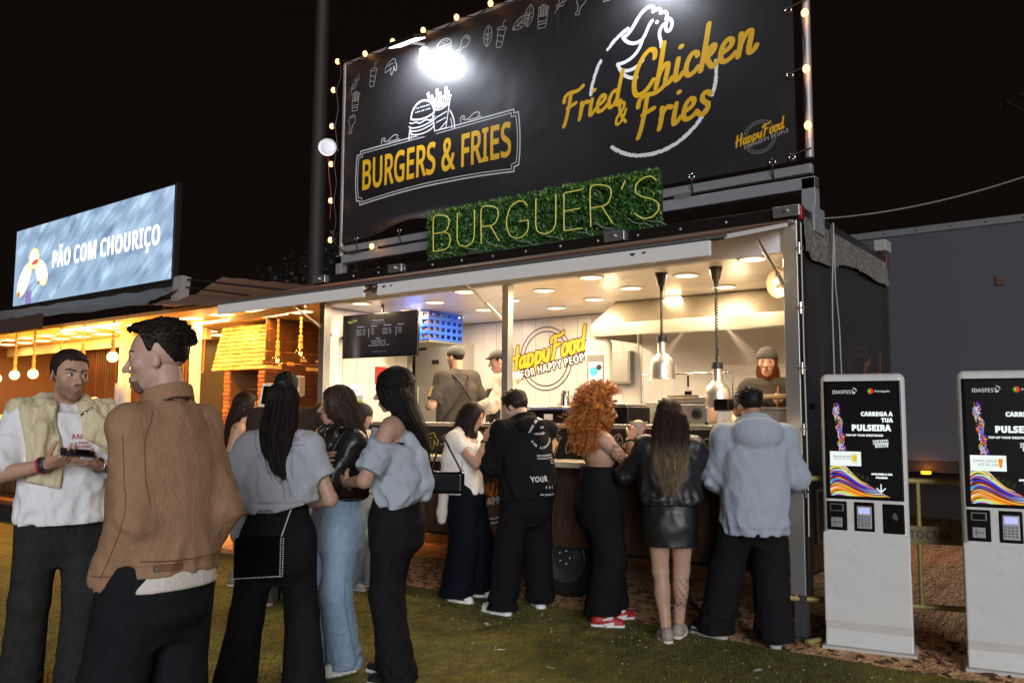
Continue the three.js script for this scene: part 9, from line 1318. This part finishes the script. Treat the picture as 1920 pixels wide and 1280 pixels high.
// ---- people at the stall
{
  const mk = (o) => { const p = new Figure({ H: o.H, male: o.male, seed: o.seed, cell: 0.016, LH: o.LH, RH: o.RH, LE: [0.9, -0.5, -0.3], RE: [-0.9, -0.5, -0.3], headPitch: o.hp ?? 0.1 }); p.body(SKIN.warm, { cell: 0.014 }).headMesh({ hair: DARK, cell: 0.006, beard: o.male ? 0.3 : 0 }); p.hand('L', { cell: 0.007 }); p.hand('R', { cell: 0.007 }); const t = p.top({ name: 'shirt', color: o.c, prof: [[-0.04, 0.11, 0.086], [0.1, 0.11, 0.085], [0.2, 0.114, 0.085], [0.285, 0.085, 0.058]], sleeve: [o.sl ?? 0.8, o.sl ?? 0.8], fold: 0.006, cell: 0.014 }); p.trousers({ color: [0.02, 0.02, 0.022], r: [0.062, 0.055, 0.055], hem: 0.02, cell: 0.016 }); return [p, t]; };
  const [a, at] = mk({ H: 1.62, male: true, seed: 67, c: [0.62, 0.6, 0.03], LH: [0.2, 1.0, 0.25], RH: [-0.2, 1.0, 0.25] }); a.shortHair({ color: DARK, top: 0.06, side: 0.03, tufts: 0 }); a.decal(at, textTex(64, 64, (g) => { g.fillStyle = '#1a1a10'; g.font = 'bold 50px sans-serif'; g.fillText('58', 4, 50); }), a.at(0.07, 0.11, 0.1), [0, 0.3, 0], [0.13, 0.12, 0.2]); a.done('worker in a yellow shirt at the left edge behind the stall counter', -13.75, 0.12, -0.5, 1.25);
  const [b] = mk({ H: 1.72, male: true, seed: 71, c: [0.12, 0.08, 0.05], LH: [0.2, 1.0, 0.25], RH: [-0.2, 1.0, 0.25] }); b.shortHair({ color: DARK, top: 0.06, side: 0.03, tufts: 0 }); b.done('man in profile deep inside the stall, left of the man in white', -14.8, 0.12, -1.7, -0.3);
  const [c] = mk({ H: 1.66, male: false, seed: 73, c: [0.45, 0.5, 0.42], LH: [0.15, 1.1, 0.3], RH: [-0.15, 1.1, 0.3], sl: 1.5, hp: 0.3 }); c.longHair({ color: [0.08, 0.035, 0.018], fall: [[1.52, 0, -0.02, 0.1, 0.095], [1.42, 0, -0.05, 0.11, 0.08], [1.33, 0, -0.07, 0.09, 0.06]], strands: 60, cell: 0.01 }); const cp = ell(V(0, 0.72, -0.05), [0.4, 0.36, 0.46]); c.add('cap', [c.fromHead(meshField((x, y, z) => smax(cp(x, y, z), 0.6 - y, 0.04), V(-0.5, 0.4, -0.6), V(0.5, 1.2, 0.6), 0.035)), c.fromHead(new THREE.SphereGeometry(0.27, 18, 8).scale(1, 0.1, 0.9).translate(0, 0.65, 0.42))], M(0xd8c8a8, 0.8)); c.done('woman in a cream cap and pale shirt serving at the stall, beside the cup stack', -11.1, 0.12, -0.6, -0.55);
  const [d] = mk({ H: 1.72, male: true, seed: 79, c: [0.03, 0.028, 0.025], LH: [0.15, 1.05, 0.3], RH: [-0.15, 1.05, 0.3], hp: 0.3 }); const fc = union([ell(V(0, 0.74, -0.05), [0.4, 0.28, 0.46]), ell(V(0, 0.69, 0.3), [0.25, 0.055, 0.26])], 0.12); d.add('flat_cap', d.fromHead(meshField((x, y, z) => smax(fc(x, y, z), 0.62 - y, 0.04), V(-0.5, 0.4, -0.6), V(0.5, 1.2, 0.7), 0.03)), M(0xd8d2c4, 0.8)); d.add('apron', meshField((x, y, z) => Math.max(d.column([[-0.1, 0.115, 0.094], [0.1, 0.117, 0.094], [0.2, 0.1, 0.09]])(x, y, z) - 0.004, 0.045 - z), d.at(-0.18, -0.14, 0), d.at(0.18, 0.24, 0.18), 0.014), M(0xcfc8b4, 0.8)); d.done('baker in a white flat cap and apron beside the brick oven', -8.75, 0.12, -0.62, -0.4);
}

camera.far = 300; camera.updateProjectionMatrix();
renderer.render(scene, camera);
